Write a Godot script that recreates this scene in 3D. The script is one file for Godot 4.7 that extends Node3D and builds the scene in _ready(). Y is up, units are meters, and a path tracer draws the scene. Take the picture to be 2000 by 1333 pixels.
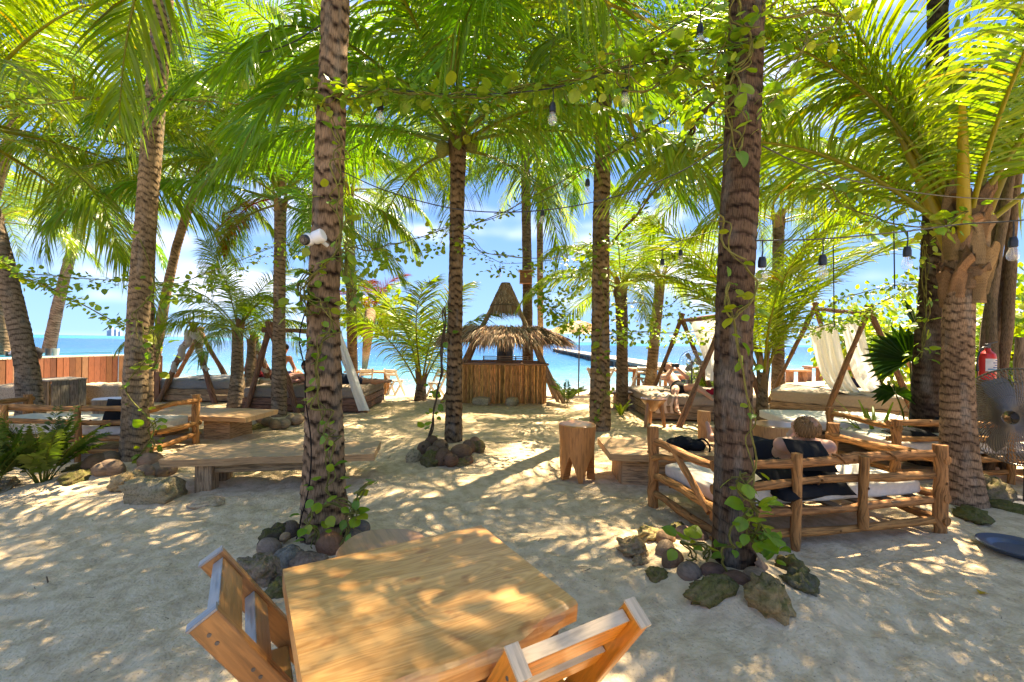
extends Node3D
# A beach bar garden under coconut palms: sand, log sofas, daybeds, a thatched bar and the sea behind.

var R := RandomNumberGenerator.new()
var M := {}
var FR := []            # frond meshes by steepness
var LEAF := []          # vine leaf meshes
var mounds := []
var gn := FastNoiseLite.new()

# ---------------------------------------------------------------- mesh builder
class MB:
	var v := PackedVector3Array()
	var n := PackedVector3Array()
	var c := PackedColorArray()
	var u := PackedVector2Array()
	var ix := PackedInt32Array()
	var col := Color(1, 1, 1)
	var uo := 0.0
	func add(p: Vector3, nn: Vector3, uv: Vector2) -> int:
		v.append(p); n.append(nn); u.append(uv); c.append(col)
		return v.size() - 1
	func tri(a: int, b: int, d: int) -> void:
		var g := (v[b] - v[a]).cross(v[d] - v[a])
		ix.append(a)
		if g.dot(n[a] + n[b] + n[d]) > 0.0:
			ix.append(d); ix.append(b)
		else:
			ix.append(b); ix.append(d)
	func quad(a: int, b: int, d: int, e: int) -> void:
		tri(a, b, d); tri(a, d, e)
	func flat(p: Array, uvs: Array = []) -> void:
		var nn: Vector3 = (p[1] - p[0]).cross(p[2] - p[0]).normalized()
		var first := v.size()
		for k in p.size():
			var w: Vector3 = p[k]
			add(w, nn, uvs[k] if uvs else Vector2(w.x + w.z, w.y))
		for k in range(1, p.size() - 1):
			tri(first, first + k, first + k + 1)
	# a chamfered box; the grain (u) runs along its longest side
	func box(t: Transform3D, size: Vector3, bev := 0.004) -> void:
		var h := size * 0.5
		bev = minf(bev, minf(h.x, minf(h.y, h.z)) * 0.6)
		var la := 0
		if size.y > size.x and size.y >= size.z: la = 1
		elif size.z > size.x and size.z > size.y: la = 2
		var id := {}
		for a in 3:
			for s in [-1, 1]:
				var nn := Vector3.ZERO
				nn[a] = s
				var w := t.basis * nn
				var b := (a + 1) % 3
				var d := (a + 2) % 3
				var ua := la
				if a == la: ua = b
				var va := 3 - a - ua
				for sb in [-1, 1]:
					for sd in [-1, 1]:
						var p := Vector3.ZERO
						p[a] = h[a] * s
						p[b] = (h[b] - bev) * sb
						p[d] = (h[d] - bev) * sd
						var sg := Vector3.ZERO
						sg[a] = s; sg[b] = sb; sg[d] = sd
						id[[a, sg]] = add(t * p, w, Vector2(p[ua] + uo, p[va] + uo * 1.7 + a * 0.37))
				var q := []
				for o in [[-1, -1], [-1, 1], [1, 1], [1, -1]]:
					var sg := Vector3.ZERO
					sg[a] = s; sg[b] = o[0]; sg[d] = o[1]
					q.append(id[[a, sg]])
				quad(q[0], q[1], q[2], q[3])
		for a in 3:
			var b := (a + 1) % 3
			var d := (a + 2) % 3
			for sa in [-1, 1]:
				for sb in [-1, 1]:
					var q := []
					for sd in [-1, 1]:
						var sg := Vector3.ZERO
						sg[a] = sa; sg[b] = sb; sg[d] = sd
						q.append(id[[a, sg]]); q.append(id[[b, sg]])
					quad(q[0], q[1], q[3], q[2])
		for sx in [-1, 1]:
			for sy in [-1, 1]:
				for sz in [-1, 1]:
					var sg := Vector3(sx, sy, sz)
					tri(id[[0, sg]], id[[1, sg]], id[[2, sg]])
	func bx(at: Vector3, size: Vector3, bev := 0.004, yaw := 0.0, pitch := 0.0, roll := 0.0) -> void:
		box(Transform3D(Basis.from_euler(Vector3(pitch, yaw, roll)), at), size, bev)
	# a plank from a to b; w across (towards side), th thick
	func plank(a: Vector3, b: Vector3, w: float, th: float, side: Vector3, bev := 0.004) -> void:
		var x := (b - a).normalized()
		var z := (side - x * side.dot(x)).normalized()
		var y := z.cross(x)
		box(Transform3D(Basis(x, y, z), (a + b) * 0.5), Vector3((b - a).length(), th, w), bev)
	# a round bar along a path; u along in metres, v round it in metres
	func tube(pts: PackedVector3Array, rad: PackedFloat32Array, sides := 8, caps := true, wob := 0.0, sd := 0.0) -> void:
		var m := pts.size()
		var t0 := (pts[1] - pts[0]).normalized()
		var ref := Vector3.UP if absf(t0.y) < 0.9 else Vector3.RIGHT
		var x := (ref - t0 * ref.dot(t0)).normalized()
		var along := uo
		var first := v.size()
		for k in m:
			var t := (pts[mini(k + 1, m - 1)] - pts[maxi(k - 1, 0)]).normalized()
			x = (x - t * x.dot(t)).normalized()
			var y := t.cross(x)
			if k > 0: along += pts[k].distance_to(pts[k - 1])
			for s in sides + 1:
				var a := TAU * s / sides
				var dir := x * cos(a) + y * sin(a)
				var r := rad[k]
				if wob > 0.0 and s % sides >= 0:
					var aa := TAU * (s % sides) / sides
					r *= 1.0 + wob * (sin(aa * 2.0 + along * 3.0 + sd) * 0.5 + sin(aa * 3.0 - along * 7.0 + sd * 2.0) * 0.5)
				add(pts[k] + dir * r, dir, Vector2(along, rad[k] * a + uo))
		for k in m - 1:
			for s in sides:
				var a := first + k * (sides + 1) + s
				quad(a, a + 1, a + sides + 2, a + sides + 1)
		if caps:
			for e in [0, m - 1]:
				var t := (pts[1] - pts[0]).normalized() * -1.0 if e == 0 else (pts[m - 1] - pts[m - 2]).normalized()
				var cc := add(pts[e], t, Vector2(uo, 0))
				var ring := []
				for s in sides:
					var q = first + e * (sides + 1) + s
					ring.append(add(v[q], t, Vector2(uo + (v[q] - pts[e]).dot(x) * 2.0, (v[q] - pts[e]).dot(t.cross(x)) * 2.0)))
				for s in sides:
					tri(cc, ring[s], ring[(s + 1) % sides])
	func bar(a: Vector3, b: Vector3, r0: float, r1 := -1.0, sides := 8) -> void:
		tube(PackedVector3Array([a, b]), PackedFloat32Array([r0, r1 if r1 >= 0.0 else r0]), sides)
	# profile of (radius, height) turned round the y axis
	func lathe(prof: Array, sides: int, at := Vector3.ZERO, b := Basis()) -> void:
		for k in prof.size() - 1:
			var p: Vector2 = prof[k]
			var q: Vector2 = prof[k + 1]
			var e := q - p
			var nn := Vector2(e.y, -e.x).normalized()
			var first := v.size()
			for s in sides + 1:
				var a := TAU * s / sides
				var w := b * Vector3(nn.x * cos(a), nn.y, nn.x * sin(a))
				add(at + b * Vector3(p.x * cos(a), p.y, p.x * sin(a)), w, Vector2(p.y, a * 0.3 + uo))
				add(at + b * Vector3(q.x * cos(a), q.y, q.x * sin(a)), w, Vector2(q.y, a * 0.3 + uo))
			for s in sides:
				var a := first + s * 2
				quad(a, a + 1, a + 3, a + 2)
	# a closed lump; f(dir) gives the point for a direction, shade(dir) its colour
	func lump(rows: int, cols: int, f: Callable, shade = null) -> void:
		var first := v.size()
		for r in rows + 1:
			var th := PI * r / rows
			var many := 1 if r == 0 or r == rows else cols
			for s in many:
				var ph := TAU * s / cols
				var d := Vector3(sin(th) * cos(ph), cos(th), sin(th) * sin(ph))
				if shade != null: col = shade.call(d)
				add(f.call(d), d, Vector2(ph, th))
		var at := func(r: int, s: int) -> int:
			if r == 0: return first
			if r == rows: return first + 1 + (rows - 1) * cols
			return first + 1 + (r - 1) * cols + s % cols
		var ctr: Vector3 = (f.call(Vector3.UP) + f.call(Vector3.DOWN)) * 0.5
		for k in range(first, v.size()):
			n[k] = (v[k] - ctr).normalized()
		var from := ix.size()
		for r in rows:
			for s in cols:
				var a: int = at.call(r, s)
				var b: int = at.call(r, s + 1)
				var d: int = at.call(r + 1, s + 1)
				var e: int = at.call(r + 1, s)
				if a != b: tri(a, b, d)
				if d != e: tri(a, d, e)
		smooth(first, from)
	func smooth(first: int, from: int) -> void:
		var acc := PackedVector3Array()
		acc.resize(v.size() - first)
		for k in range(from, ix.size(), 3):
			var a := ix[k]; var b := ix[k + 1]; var d := ix[k + 2]
			var g := (v[d] - v[a]).cross(v[b] - v[a])
			acc[a - first] += g; acc[b - first] += g; acc[d - first] += g
		for k in acc.size():
			if acc[k].length_squared() > 1e-20: n[first + k] = acc[k].normalized()
	# an open sheet; f(i, j) gives points
	func sheet(ni: int, nj: int, f: Callable, scale := Vector2(1, 1), shade = null) -> void:
		var first := v.size()
		for i in ni + 1:
			for j in nj + 1:
				var p: Vector3 = f.call(float(i) / ni, float(j) / nj)
				if shade != null: col = shade.call(p)
				add(p, Vector3.UP, Vector2(float(i) / ni, float(j) / nj) * scale)
		for i in ni + 1:
			for j in nj + 1:
				var q := first + i * (nj + 1) + j
				var a := v[q + (1 if j < nj else 0)] - v[q - (1 if j > 0 else 0)]
				var b := v[q + ((nj + 1) if i < ni else 0)] - v[q - ((nj + 1) if i > 0 else 0)]
				n[q] = a.cross(b).normalized()
		for i in ni:
			for j in nj:
				var q := first + i * (nj + 1) + j
				quad(q, q + 1, q + nj + 2, q + nj + 1)
	# a stuffed, rounded box (mattress, cushion)
	func pad(t: Transform3D, size: Vector3, r: float, seg := 8, puff := 0.0, wr := 0.0, sd := 1.0) -> void:
		var h := size * 0.5
		var inner := Vector3(maxf(h.x - r, 0.001), maxf(h.y - r, 0.001), maxf(h.z - r, 0.001))
		for a in 3:
			var b := (a + 1) % 3
			var d := (a + 2) % 3
			for s in [-1, 1]:
				var first := v.size()
				var from := ix.size()
				for i in seg + 1:
					for j in seg + 1:
						var fi := sin((float(i) / seg - 0.5) * PI) * 0.5 + 0.5 if seg > 3 else float(i) / seg
						var fj := sin((float(j) / seg - 0.5) * PI) * 0.5 + 0.5 if seg > 3 else float(j) / seg
						fi = lerpf(fi, float(i) / seg, 0.5)
						fj = lerpf(fj, float(j) / seg, 0.5)
						var p := Vector3.ZERO
						p[a] = h[a] * s
						p[b] = h[b] * (fi * 2 - 1)
						p[d] = h[d] * (fj * 2 - 1)
						var q := p.clamp(-inner, inner)
						var nn := (p - q).normalized()
						var w := q + nn * r
						var e := (1.0 - pow(absf(w.x / h.x), 2.0)) * (1.0 - pow(absf(w.z / h.z), 2.0))
						w.y += signf(w.y) * puff * maxf(e, 0.0)
						if wr > 0.0:
							w += nn * wr * (sin(w.x * 23.0 + sd + sin(w.z * 17.0 + sd) * 1.5) * sin(w.z * 19.0 + sd * 2.0 + w.x * 5.0) + 0.5 * sin(w.y * 60.0 + w.x * 11.0 + sd))
						add(t * w, t.basis * nn, Vector2(w[b], w[d]))
				for i in seg:
					for j in seg:
						var q := first + i * (seg + 1) + j
						quad(q, q + 1, q + seg + 2, q + seg + 1)
				if wr > 0.0 or puff > 0.0:
					var keep := n.slice(first)
					smooth(first, from)
					for k in keep.size():
						var i := k / (seg + 1)
						var j := k % (seg + 1)
						if i == 0 or j == 0 or i == seg or j == seg: n[first + k] = keep[k]
	func done(m: Material) -> ArrayMesh:
		var a := []
		a.resize(Mesh.ARRAY_MAX)
		a[Mesh.ARRAY_VERTEX] = v
		a[Mesh.ARRAY_NORMAL] = n
		a[Mesh.ARRAY_TEX_UV] = u
		a[Mesh.ARRAY_COLOR] = c
		a[Mesh.ARRAY_INDEX] = ix
		var am := ArrayMesh.new()
		am.add_surface_from_arrays(Mesh.PRIMITIVE_TRIANGLES, a)
		am.surface_set_material(0, m)
		return am


# ---------------------------------------------------------------- scene helpers
var used := {}
func numbered(s: String) -> String:
	var k: int = used.get(s, 0)
	used[s] = k + 1
	return s if k == 0 else "%s_%03d" % [s, k]

func tag(o: Node, label: String, category: String, group := "") -> void:
	o.set_meta("label", label)
	o.set_meta("category", category)
	if group: o.set_meta("group", group)

func thing(called: String, label: String, category: String, at := Vector3.ZERO, yaw := 0.0, group := "") -> Node3D:
	var o := Node3D.new()
	o.name = numbered(called)
	add_child(o, true)
	o.position = at
	o.rotation.y = yaw
	tag(o, label, category, group)
	return o

func part(called: String, b: MB, m: Material, parent: Node) -> MeshInstance3D:
	var o := MeshInstance3D.new()
	o.name = called
	o.mesh = b.done(m)
	parent.add_child(o, true)
	return o

func put(called: String, mesh: Mesh, parent: Node, t: Transform3D, m: Material = null) -> MeshInstance3D:
	var o := MeshInstance3D.new()
	o.name = called
	o.mesh = mesh
	if m: o.material_override = m
	o.transform = t
	parent.add_child(o, true)
	return o

func solo(called: String, b: MB, m: Material, label: String, category: String, at: Vector3, yaw := 0.0, group := "") -> MeshInstance3D:
	var o := MeshInstance3D.new()
	o.name = numbered(called)
	o.mesh = b.done(m)
	add_child(o, true)
	o.position = at
	o.rotation.y = yaw
	tag(o, label, category, group)
	return o

func struct(called: String, b: MB, m: Material) -> MeshInstance3D:
	var o := MeshInstance3D.new()
	o.name = called
	o.mesh = b.done(m)
	o.set_meta("kind", "structure")
	add_child(o, true)
	return o

func rr(a: float, b: float) -> float:
	return R.randf_range(a, b)

func lin(r: float, g: float, b: float) -> Color:
	return Color(r, g, b)

func vary(c: Color, f := 0.15) -> Color:
	var k := 1.0 + rr(-f, f)
	return Color(c.r * k * (1.0 + rr(-f, f) * 0.25), c.g * k, c.b * k * (1.0 + rr(-f, f) * 0.3))

func noise_tex(freq: float, oct: int, stops: Array, kind := FastNoiseLite.TYPE_SIMPLEX_SMOOTH, size := 512, sd := 1, warp := 0.0) -> NoiseTexture2D:
	var f := FastNoiseLite.new()
	f.seed = sd
	f.noise_type = kind
	f.frequency = freq
	f.fractal_octaves = oct
	f.fractal_gain = 0.55
	if warp > 0.0:
		f.domain_warp_enabled = true
		f.domain_warp_amplitude = warp
		f.domain_warp_frequency = freq * 0.6
	var t := NoiseTexture2D.new()
	t.width = size
	t.height = size
	t.seamless = true
	t.noise = f
	if stops:
		var g := Gradient.new()
		var off := PackedFloat32Array()
		var cs := PackedColorArray()
		for s in stops:
			off.append(s[0])
			cs.append((s[1] as Color).linear_to_srgb())
		g.offsets = off
		g.colors = cs
		t.color_ramp = g
	return t

func gray(x: float) -> Color:
	return Color(x, x, x)

func mat(key: String, tex: Texture2D, rough: float, bump: Texture2D = null, bump_cm := 0.0, uvs := Vector3(1, 1, 1), spec := 0.4, tri := 0) -> StandardMaterial3D:
	var m := StandardMaterial3D.new()
	m.resource_name = key
	m.vertex_color_use_as_albedo = true
	m.albedo_texture = tex
	m.roughness = rough
	m.metallic_specular = spec
	m.uv1_scale = uvs
	if bump:
		m.heightmap_enabled = true
		m.heightmap_texture = bump
		m.heightmap_scale = bump_cm
	if tri > 0:
		m.uv1_triplanar = true
		m.uv1_world_triplanar = tri == 2
	M[key] = m
	return m

func shore(x: float) -> float:
	return -16.5 - 0.55 * maxf(0.0, x)

func gh(x: float, z: float) -> float:
	var t := shore(x) + 6.0 - z
	return 0.0 if t <= 0.0 else maxf(-6.0, -(t * t) / (t + 2.0) * 0.11)

func on(x: float, z: float) -> Vector3:
	return Vector3(x, gh(x, z), z)

func spline(p: Array, m: int) -> PackedVector3Array:
	var out := PackedVector3Array()
	for k in p.size() - 1:
		var a: Vector3 = p[maxi(k - 1, 0)]
		var b: Vector3 = p[k]
		var d: Vector3 = p[k + 1]
		var e: Vector3 = p[mini(k + 2, p.size() - 1)]
		for j in m:
			out.append(b.cubic_interpolate(d, a, e, float(j) / m))
	out.append(p[-1])
	return out

func sag(a: Vector3, b: Vector3, drop: float, m := 14) -> Array:
	var out := []
	for k in m + 1:
		var f := float(k) / m
		out.append(a.lerp(b, f) + Vector3.DOWN * drop * 4.0 * f * (1.0 - f))
	return out

func look(y: Vector3, x: Vector3) -> Basis:
	var yy := y.normalized()
	var xx := (x - yy * x.dot(yy)).normalized()
	return Basis(xx, yy, xx.cross(yy))

# ---------------------------------------------------------------- materials
func make_materials() -> void:
	gn.seed = 5
	gn.frequency = 1.0
	gn.fractal_octaves = 3
	var grain := noise_tex(0.012, 5, [[0.0, gray(0.42)], [0.35, gray(0.72)], [0.55, gray(0.95)], [0.75, gray(0.8)], [1.0, gray(1.0)]], FastNoiseLite.TYPE_SIMPLEX_SMOOTH, 512, 3, 40.0)
	var grainh := noise_tex(0.02, 5, [], FastNoiseLite.TYPE_SIMPLEX_SMOOTH, 512, 4, 30.0)
	mat("wood", grain, 0.55, grainh, 0.15, Vector3(0.5, 5.0, 1), 0.4)
	mat("varnish", grain, 0.28, grainh, 0.06, Vector3(0.5, 5.0, 1), 0.55)
	mat("rough_wood", noise_tex(0.014, 5, [[0.0, gray(0.25)], [0.38, gray(0.6)], [0.6, gray(1.0)], [1.0, gray(0.8)]], FastNoiseLite.TYPE_SIMPLEX_SMOOTH, 512, 8, 60.0), 0.75, grainh, 0.5, Vector3(0.6, 6.0, 1), 0.3)
	mat("bark", noise_tex(0.016, 5, [[0.0, gray(0.3)], [0.36, gray(0.62)], [0.5, gray(0.9)], [1.0, gray(1.0)]], FastNoiseLite.TYPE_SIMPLEX_SMOOTH, 512, 12, 20.0), 0.9, grainh, 0.7, Vector3(1.6, 12.0, 1), 0.2)
	mat("fabric", noise_tex(0.02, 4, [[0.0, gray(0.82)], [1.0, gray(1.0)]], FastNoiseLite.TYPE_SIMPLEX_SMOOTH, 256, 21), 0.95, noise_tex(0.15, 3, [], FastNoiseLite.TYPE_SIMPLEX_SMOOTH, 256, 22), 0.12, Vector3(3, 3, 3), 0.2, 1)
	mat("stone", noise_tex(0.02, 6, [[0.0, gray(0.3)], [0.35, gray(0.7)], [0.55, gray(1.0)], [1.0, gray(0.75)]], FastNoiseLite.TYPE_SIMPLEX_SMOOTH, 512, 31), 0.92, noise_tex(0.04, 5, [], FastNoiseLite.TYPE_CELLULAR, 512, 32), 1.2, Vector3(3, 3, 3), 0.25, 1)
	mat("husk", noise_tex(0.012, 5, [[0.0, gray(0.45)], [0.5, gray(0.9)], [1.0, gray(1.0)]], FastNoiseLite.TYPE_SIMPLEX_SMOOTH, 512, 33, 20.0), 0.85, grainh, 0.5, Vector3(2, 9, 9), 0.25, 1)
	mat("straw", null, 0.85, null, 0.0, Vector3.ONE, 0.25)
	mat("paint", null, 0.35, null, 0.0, Vector3.ONE, 0.5)
	mat("dull", noise_tex(0.03, 4, [[0.0, gray(0.75)], [1.0, gray(1.0)]], FastNoiseLite.TYPE_SIMPLEX_SMOOTH, 256, 41), 0.8, null, 0.0, Vector3(2, 2, 2), 0.3, 1)
	mat("skin", null, 0.5, noise_tex(0.2, 3, [], FastNoiseLite.TYPE_SIMPLEX_SMOOTH, 256, 43), 0.05, Vector3(4, 4, 4), 0.4, 1)
	M.skin.subsurf_scatter_enabled = true
	M.skin.subsurf_scatter_strength = 0.12
	mat("metal", null, 0.35, null, 0.0, Vector3.ONE, 0.5)
	M.metal.metallic = 0.85
	mat("sand", noise_tex(0.012, 6, [[0.0, lin(0.40, 0.295, 0.17)], [0.4, lin(0.53, 0.40, 0.24)], [0.6, lin(0.61, 0.47, 0.29)], [1.0, lin(0.67, 0.53, 0.345)]], FastNoiseLite.TYPE_SIMPLEX_SMOOTH, 1024, 51), 0.95, noise_tex(0.05, 6, [], FastNoiseLite.TYPE_SIMPLEX_SMOOTH, 1024, 52), 0.8, Vector3(0.55, 0.55, 0.55), 0.15, 2)
	M.sand.detail_enabled = true
	var clear := Color(1, 1, 1, 0)
	M.sand.detail_albedo = noise_tex(0.09, 3, [[0.0, Color(0.10, 0.07, 0.04, 0.85)], [0.20, Color(0.14, 0.10, 0.06, 0.55)], [0.29, Color(0.3, 0.25, 0.2, 0.0)], [1.0, Color(0.3, 0.25, 0.2, 0.0)]], FastNoiseLite.TYPE_SIMPLEX_SMOOTH, 1024, 53)
	M.sand.detail_blend_mode = BaseMaterial3D.BLEND_MODE_MIX
	mat("water", null, 0.16, noise_tex(0.02, 5, [], FastNoiseLite.TYPE_SIMPLEX_SMOOTH, 1024, 61, 30.0), 14.0, Vector3(0.10, 0.10, 0.05), 0.22, 2)
	for key in ["frond", "frond_lime", "frond_deep", "leaf"]:
		mat(key, null, 0.34, null, 0.0, Vector3.ONE, 0.5)
		M[key].backlight_enabled = true
		M[key].backlight = Color(0.98, 1.0, 0.30)
	M.frond_lime.albedo_color = Color(1.0, 1.0, 0.5)
	M.frond.albedo_color = Color(0.90, 0.95, 0.5)
	M.frond_deep.albedo_color = Color(0.80, 0.95, 0.55)
	M.leaf.backlight = Color(1.0, 1.0, 0.30)
	M.leaf.albedo_color = Color(1.0, 1.0, 0.75)
	M.leaf.roughness = 0.4
	mat("frond_dry", null, 0.8, null, 0.0, Vector3.ONE, 0.25)
	M.frond_dry.albedo_color = Color(1.0, 0.48, 0.30)
	M.frond_dry.backlight_enabled = true
	M.frond_dry.backlight = Color(0.8, 0.5, 0.25)
	mat("curtain", noise_tex(0.03, 4, [[0.0, gray(0.9)], [1.0, gray(1.0)]], FastNoiseLite.TYPE_SIMPLEX_SMOOTH, 256, 71), 0.9, null, 0.0, Vector3(4, 4, 4), 0.2)
	M.curtain.backlight_enabled = true
	M.curtain.backlight = Color(0.9, 0.89, 0.86)
	var g := StandardMaterial3D.new()
	g.resource_name = "bulb_glass"
	g.transparency = BaseMaterial3D.TRANSPARENCY_ALPHA
	g.albedo_color = Color(0.95, 0.97, 1.0, 0.12)
	g.roughness = 0.05
	M["glass"] = g
	# the table top's cathedral grain, worked out pixel by pixel
	var f := FastNoiseLite.new()
	f.seed = 77
	f.frequency = 0.004
	f.fractal_octaves = 4
	var im := Image.create(768, 512, false, Image.FORMAT_RGB8)
	var hi := Image.create(768, 512, false, Image.FORMAT_L8)
	for y in 512:
		for x in 768:
			var d := f.get_noise_2d(x * 0.26, y * 2.0)
			var e := f.get_noise_2d(x * 0.10 + 900.0, y * 4.5)
			var ring := sin((y * 0.075 + d * 26.0 + (x - 380.0) * (x - 380.0) * 0.00002 * signf(y - 256.0)) * 1.25)
			var fine := f.get_noise_2d(x * 0.8 + 50.0, y * 38.0)
			var k := 0.5 + 0.15 * ring + 0.42 * e + 0.22 * fine
			var kn := maxf(0.0, f.get_noise_2d(x * 1.6 + 400.0, y * 3.6 + 99.0) - 0.36) * 2.2
			var c := lin(0.46, 0.19, 0.04).lerp(lin(0.82, 0.46, 0.15), clampf(k, 0, 1)).lerp(lin(0.34, 0.11, 0.03), clampf(kn, 0, 0.6))
			im.set_pixel(x, y, c.linear_to_srgb())
			hi.set_pixel(x, y, gray(clampf(k, 0, 1)))
	mat("slab", ImageTexture.create_from_image(im), 0.38, ImageTexture.create_from_image(hi), 0.08, Vector3(1.25, 1.4, 1), 0.5)

# ---------------------------------------------------------------- palms
func frond_mesh(e0: float, bend: float, length: float, pairs: int, leaf: float, droop: float, sd: int, width := 0.032) -> ArrayMesh:
	R.seed = sd
	var b := MB.new()
	var segs := 26
	var pts := PackedVector3Array()
	var rad := PackedFloat32Array()
	var p := Vector3.ZERO
	var side_bend := rr(-0.25, 0.25)
	var yaw := 0.0
	for k in segs + 1:
		var s := float(k) / segs
		pts.append(p)
		rad.append(lerpf(0.034, 0.004, pow(s, 0.7)) * length / 3.6)
		var e := deg_to_rad(maxf(e0 - bend * pow(s, 1.35), -88.0))
		yaw = side_bend * s
		p += Vector3(cos(e) * cos(yaw), sin(e), cos(e) * sin(yaw)) * length / segs
	b.col = lin(0.34, 0.30, 0.055)
	b.tube(pts, rad, 5, false)
	var yellow := rr(0.0, 0.5)
	for sgn in [-1.0, 1.0]:
		var gap := 0
		for k in pairs:
			var s := lerpf(0.13, 0.995, (k + rr(-0.3, 0.3)) / (pairs - 1.0))
			s = clampf(s, 0.1, 0.999)
			if gap > 0:
				gap -= 1
				if R.randf() < 0.6: continue
			elif R.randf() < 0.012: gap = 3
			var fi := s * segs
			var i0 := int(fi)
			var o := pts[i0].lerp(pts[mini(i0 + 1, segs)], fi - i0)
			var t := (pts[mini(i0 + 1, segs)] - pts[maxi(i0 - 1, 0)]).normalized()
			var sd_dir := t.cross(Vector3.UP)
			if sd_dir.length() < 0.15: sd_dir = Vector3(0, 0, 1)
			sd_dir = sd_dir.normalized() * sgn
			var up = sd_dir.cross(t) * sgn
			var ang := deg_to_rad(lerpf(72.0, 24.0, pow(s, 1.2)) + rr(-6, 6))
			var d0 = (sd_dir * sin(ang) + t * cos(ang) + up * rr(-0.05, 0.3)).normalized()
			var ln := leaf * (0.30 + 0.75 * sin(PI * clampf(s * 0.80 + 0.10, 0, 1))) * rr(0.85, 1.1)
			if R.randf() < 0.05: ln *= rr(0.4, 0.8)
			var w := width * (0.65 + 0.5 * sin(PI * s)) * rr(0.8, 1.15)
			var c := lin(0.145, 0.265, 0.020).lerp(lin(0.37, 0.43, 0.024), clampf(yellow * 0.6 + R.randf() * R.randf() * 0.9, 0, 1))
			if R.randf() < 0.025: c = lin(0.30, 0.20, 0.06)
			var tip := c.lerp(lin(0.27, 0.21, 0.05), R.randf() * R.randf() * 0.9)
			var tw := rr(-0.6, 0.6)
			var q := o
			var g := droop * rr(0.7, 1.3)
			var steps := 4
			var prev := -1
			var first := b.v.size()
			for m in steps + 1:
				var f := float(m) / steps
				var dir = (d0 * (1.0 - f * 0.45) + Vector3.DOWN * g * (0.15 + f * 1.15)).normalized()
				var wd = (t - dir * t.dot(dir))
				if wd.length() < 0.2: wd = sd_dir - dir * sd_dir.dot(dir)
				wd = wd.normalized().rotated(dir, tw + f * 0.5 * sgn)
				var nn = wd.cross(dir)
				var hw := w * 0.5 * (0.55 + 1.2 * f if f < 0.3 else (1.0 - pow((f - 0.3) / 0.7, 1.6)) * 0.91)
				b.col = c.lerp(tip, f)
				if m < steps:
					b.add(q - wd * hw, nn, Vector2(0, f))
					b.add(q + wd * hw, nn, Vector2(1, f))
				else:
					b.add(q, nn, Vector2(0.5, 1))
				q += dir * ln / steps
			for m in steps - 1:
				b.quad(first + m * 2, first + m * 2 + 1, first + m * 2 + 3, first + m * 2 + 2)
			b.tri(first + steps * 2 - 2, first + steps * 2 - 1, first + steps * 2)
	return b.done(M.frond)

const CLASSES := [80.0, 62.0, 45.0, 28.0, 10.0, -12.0, -38.0]
func make_fronds() -> void:
	for k in CLASSES.size():
		var two := []
		for j in 2:
			two.append(frond_mesh(CLASSES[k], [62.0, 78.0, 84.0, 84.0, 74.0, 62.0, 44.0][k] + (8 if j else -6), 3.6, 84, 0.90, [0.45, 0.7, 0.95, 1.1, 1.2, 1.1, 0.8][k] * (0.85 if j else 1.1), 100 + k * 7 + j))
		FR.append(two)

func place_frond(parent: Node, at: Vector3, az: float, elev: float, size: float, m: Material, roll := 0.0, called := "frond") -> void:
	var best := 0
	for k in CLASSES.size():
		if absf(CLASSES[k] - elev) < absf(CLASSES[best] - elev): best = k
	var extra := deg_to_rad(elev - CLASSES[best])
	var b := Basis(Vector3.UP, -az) * Basis(Vector3(0, 0, 1), extra) * Basis(Vector3.RIGHT, roll)
	put(called, FR[best][R.randi() % 2], parent, Transform3D(b.scaled(Vector3.ONE * size), at), m)

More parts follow.
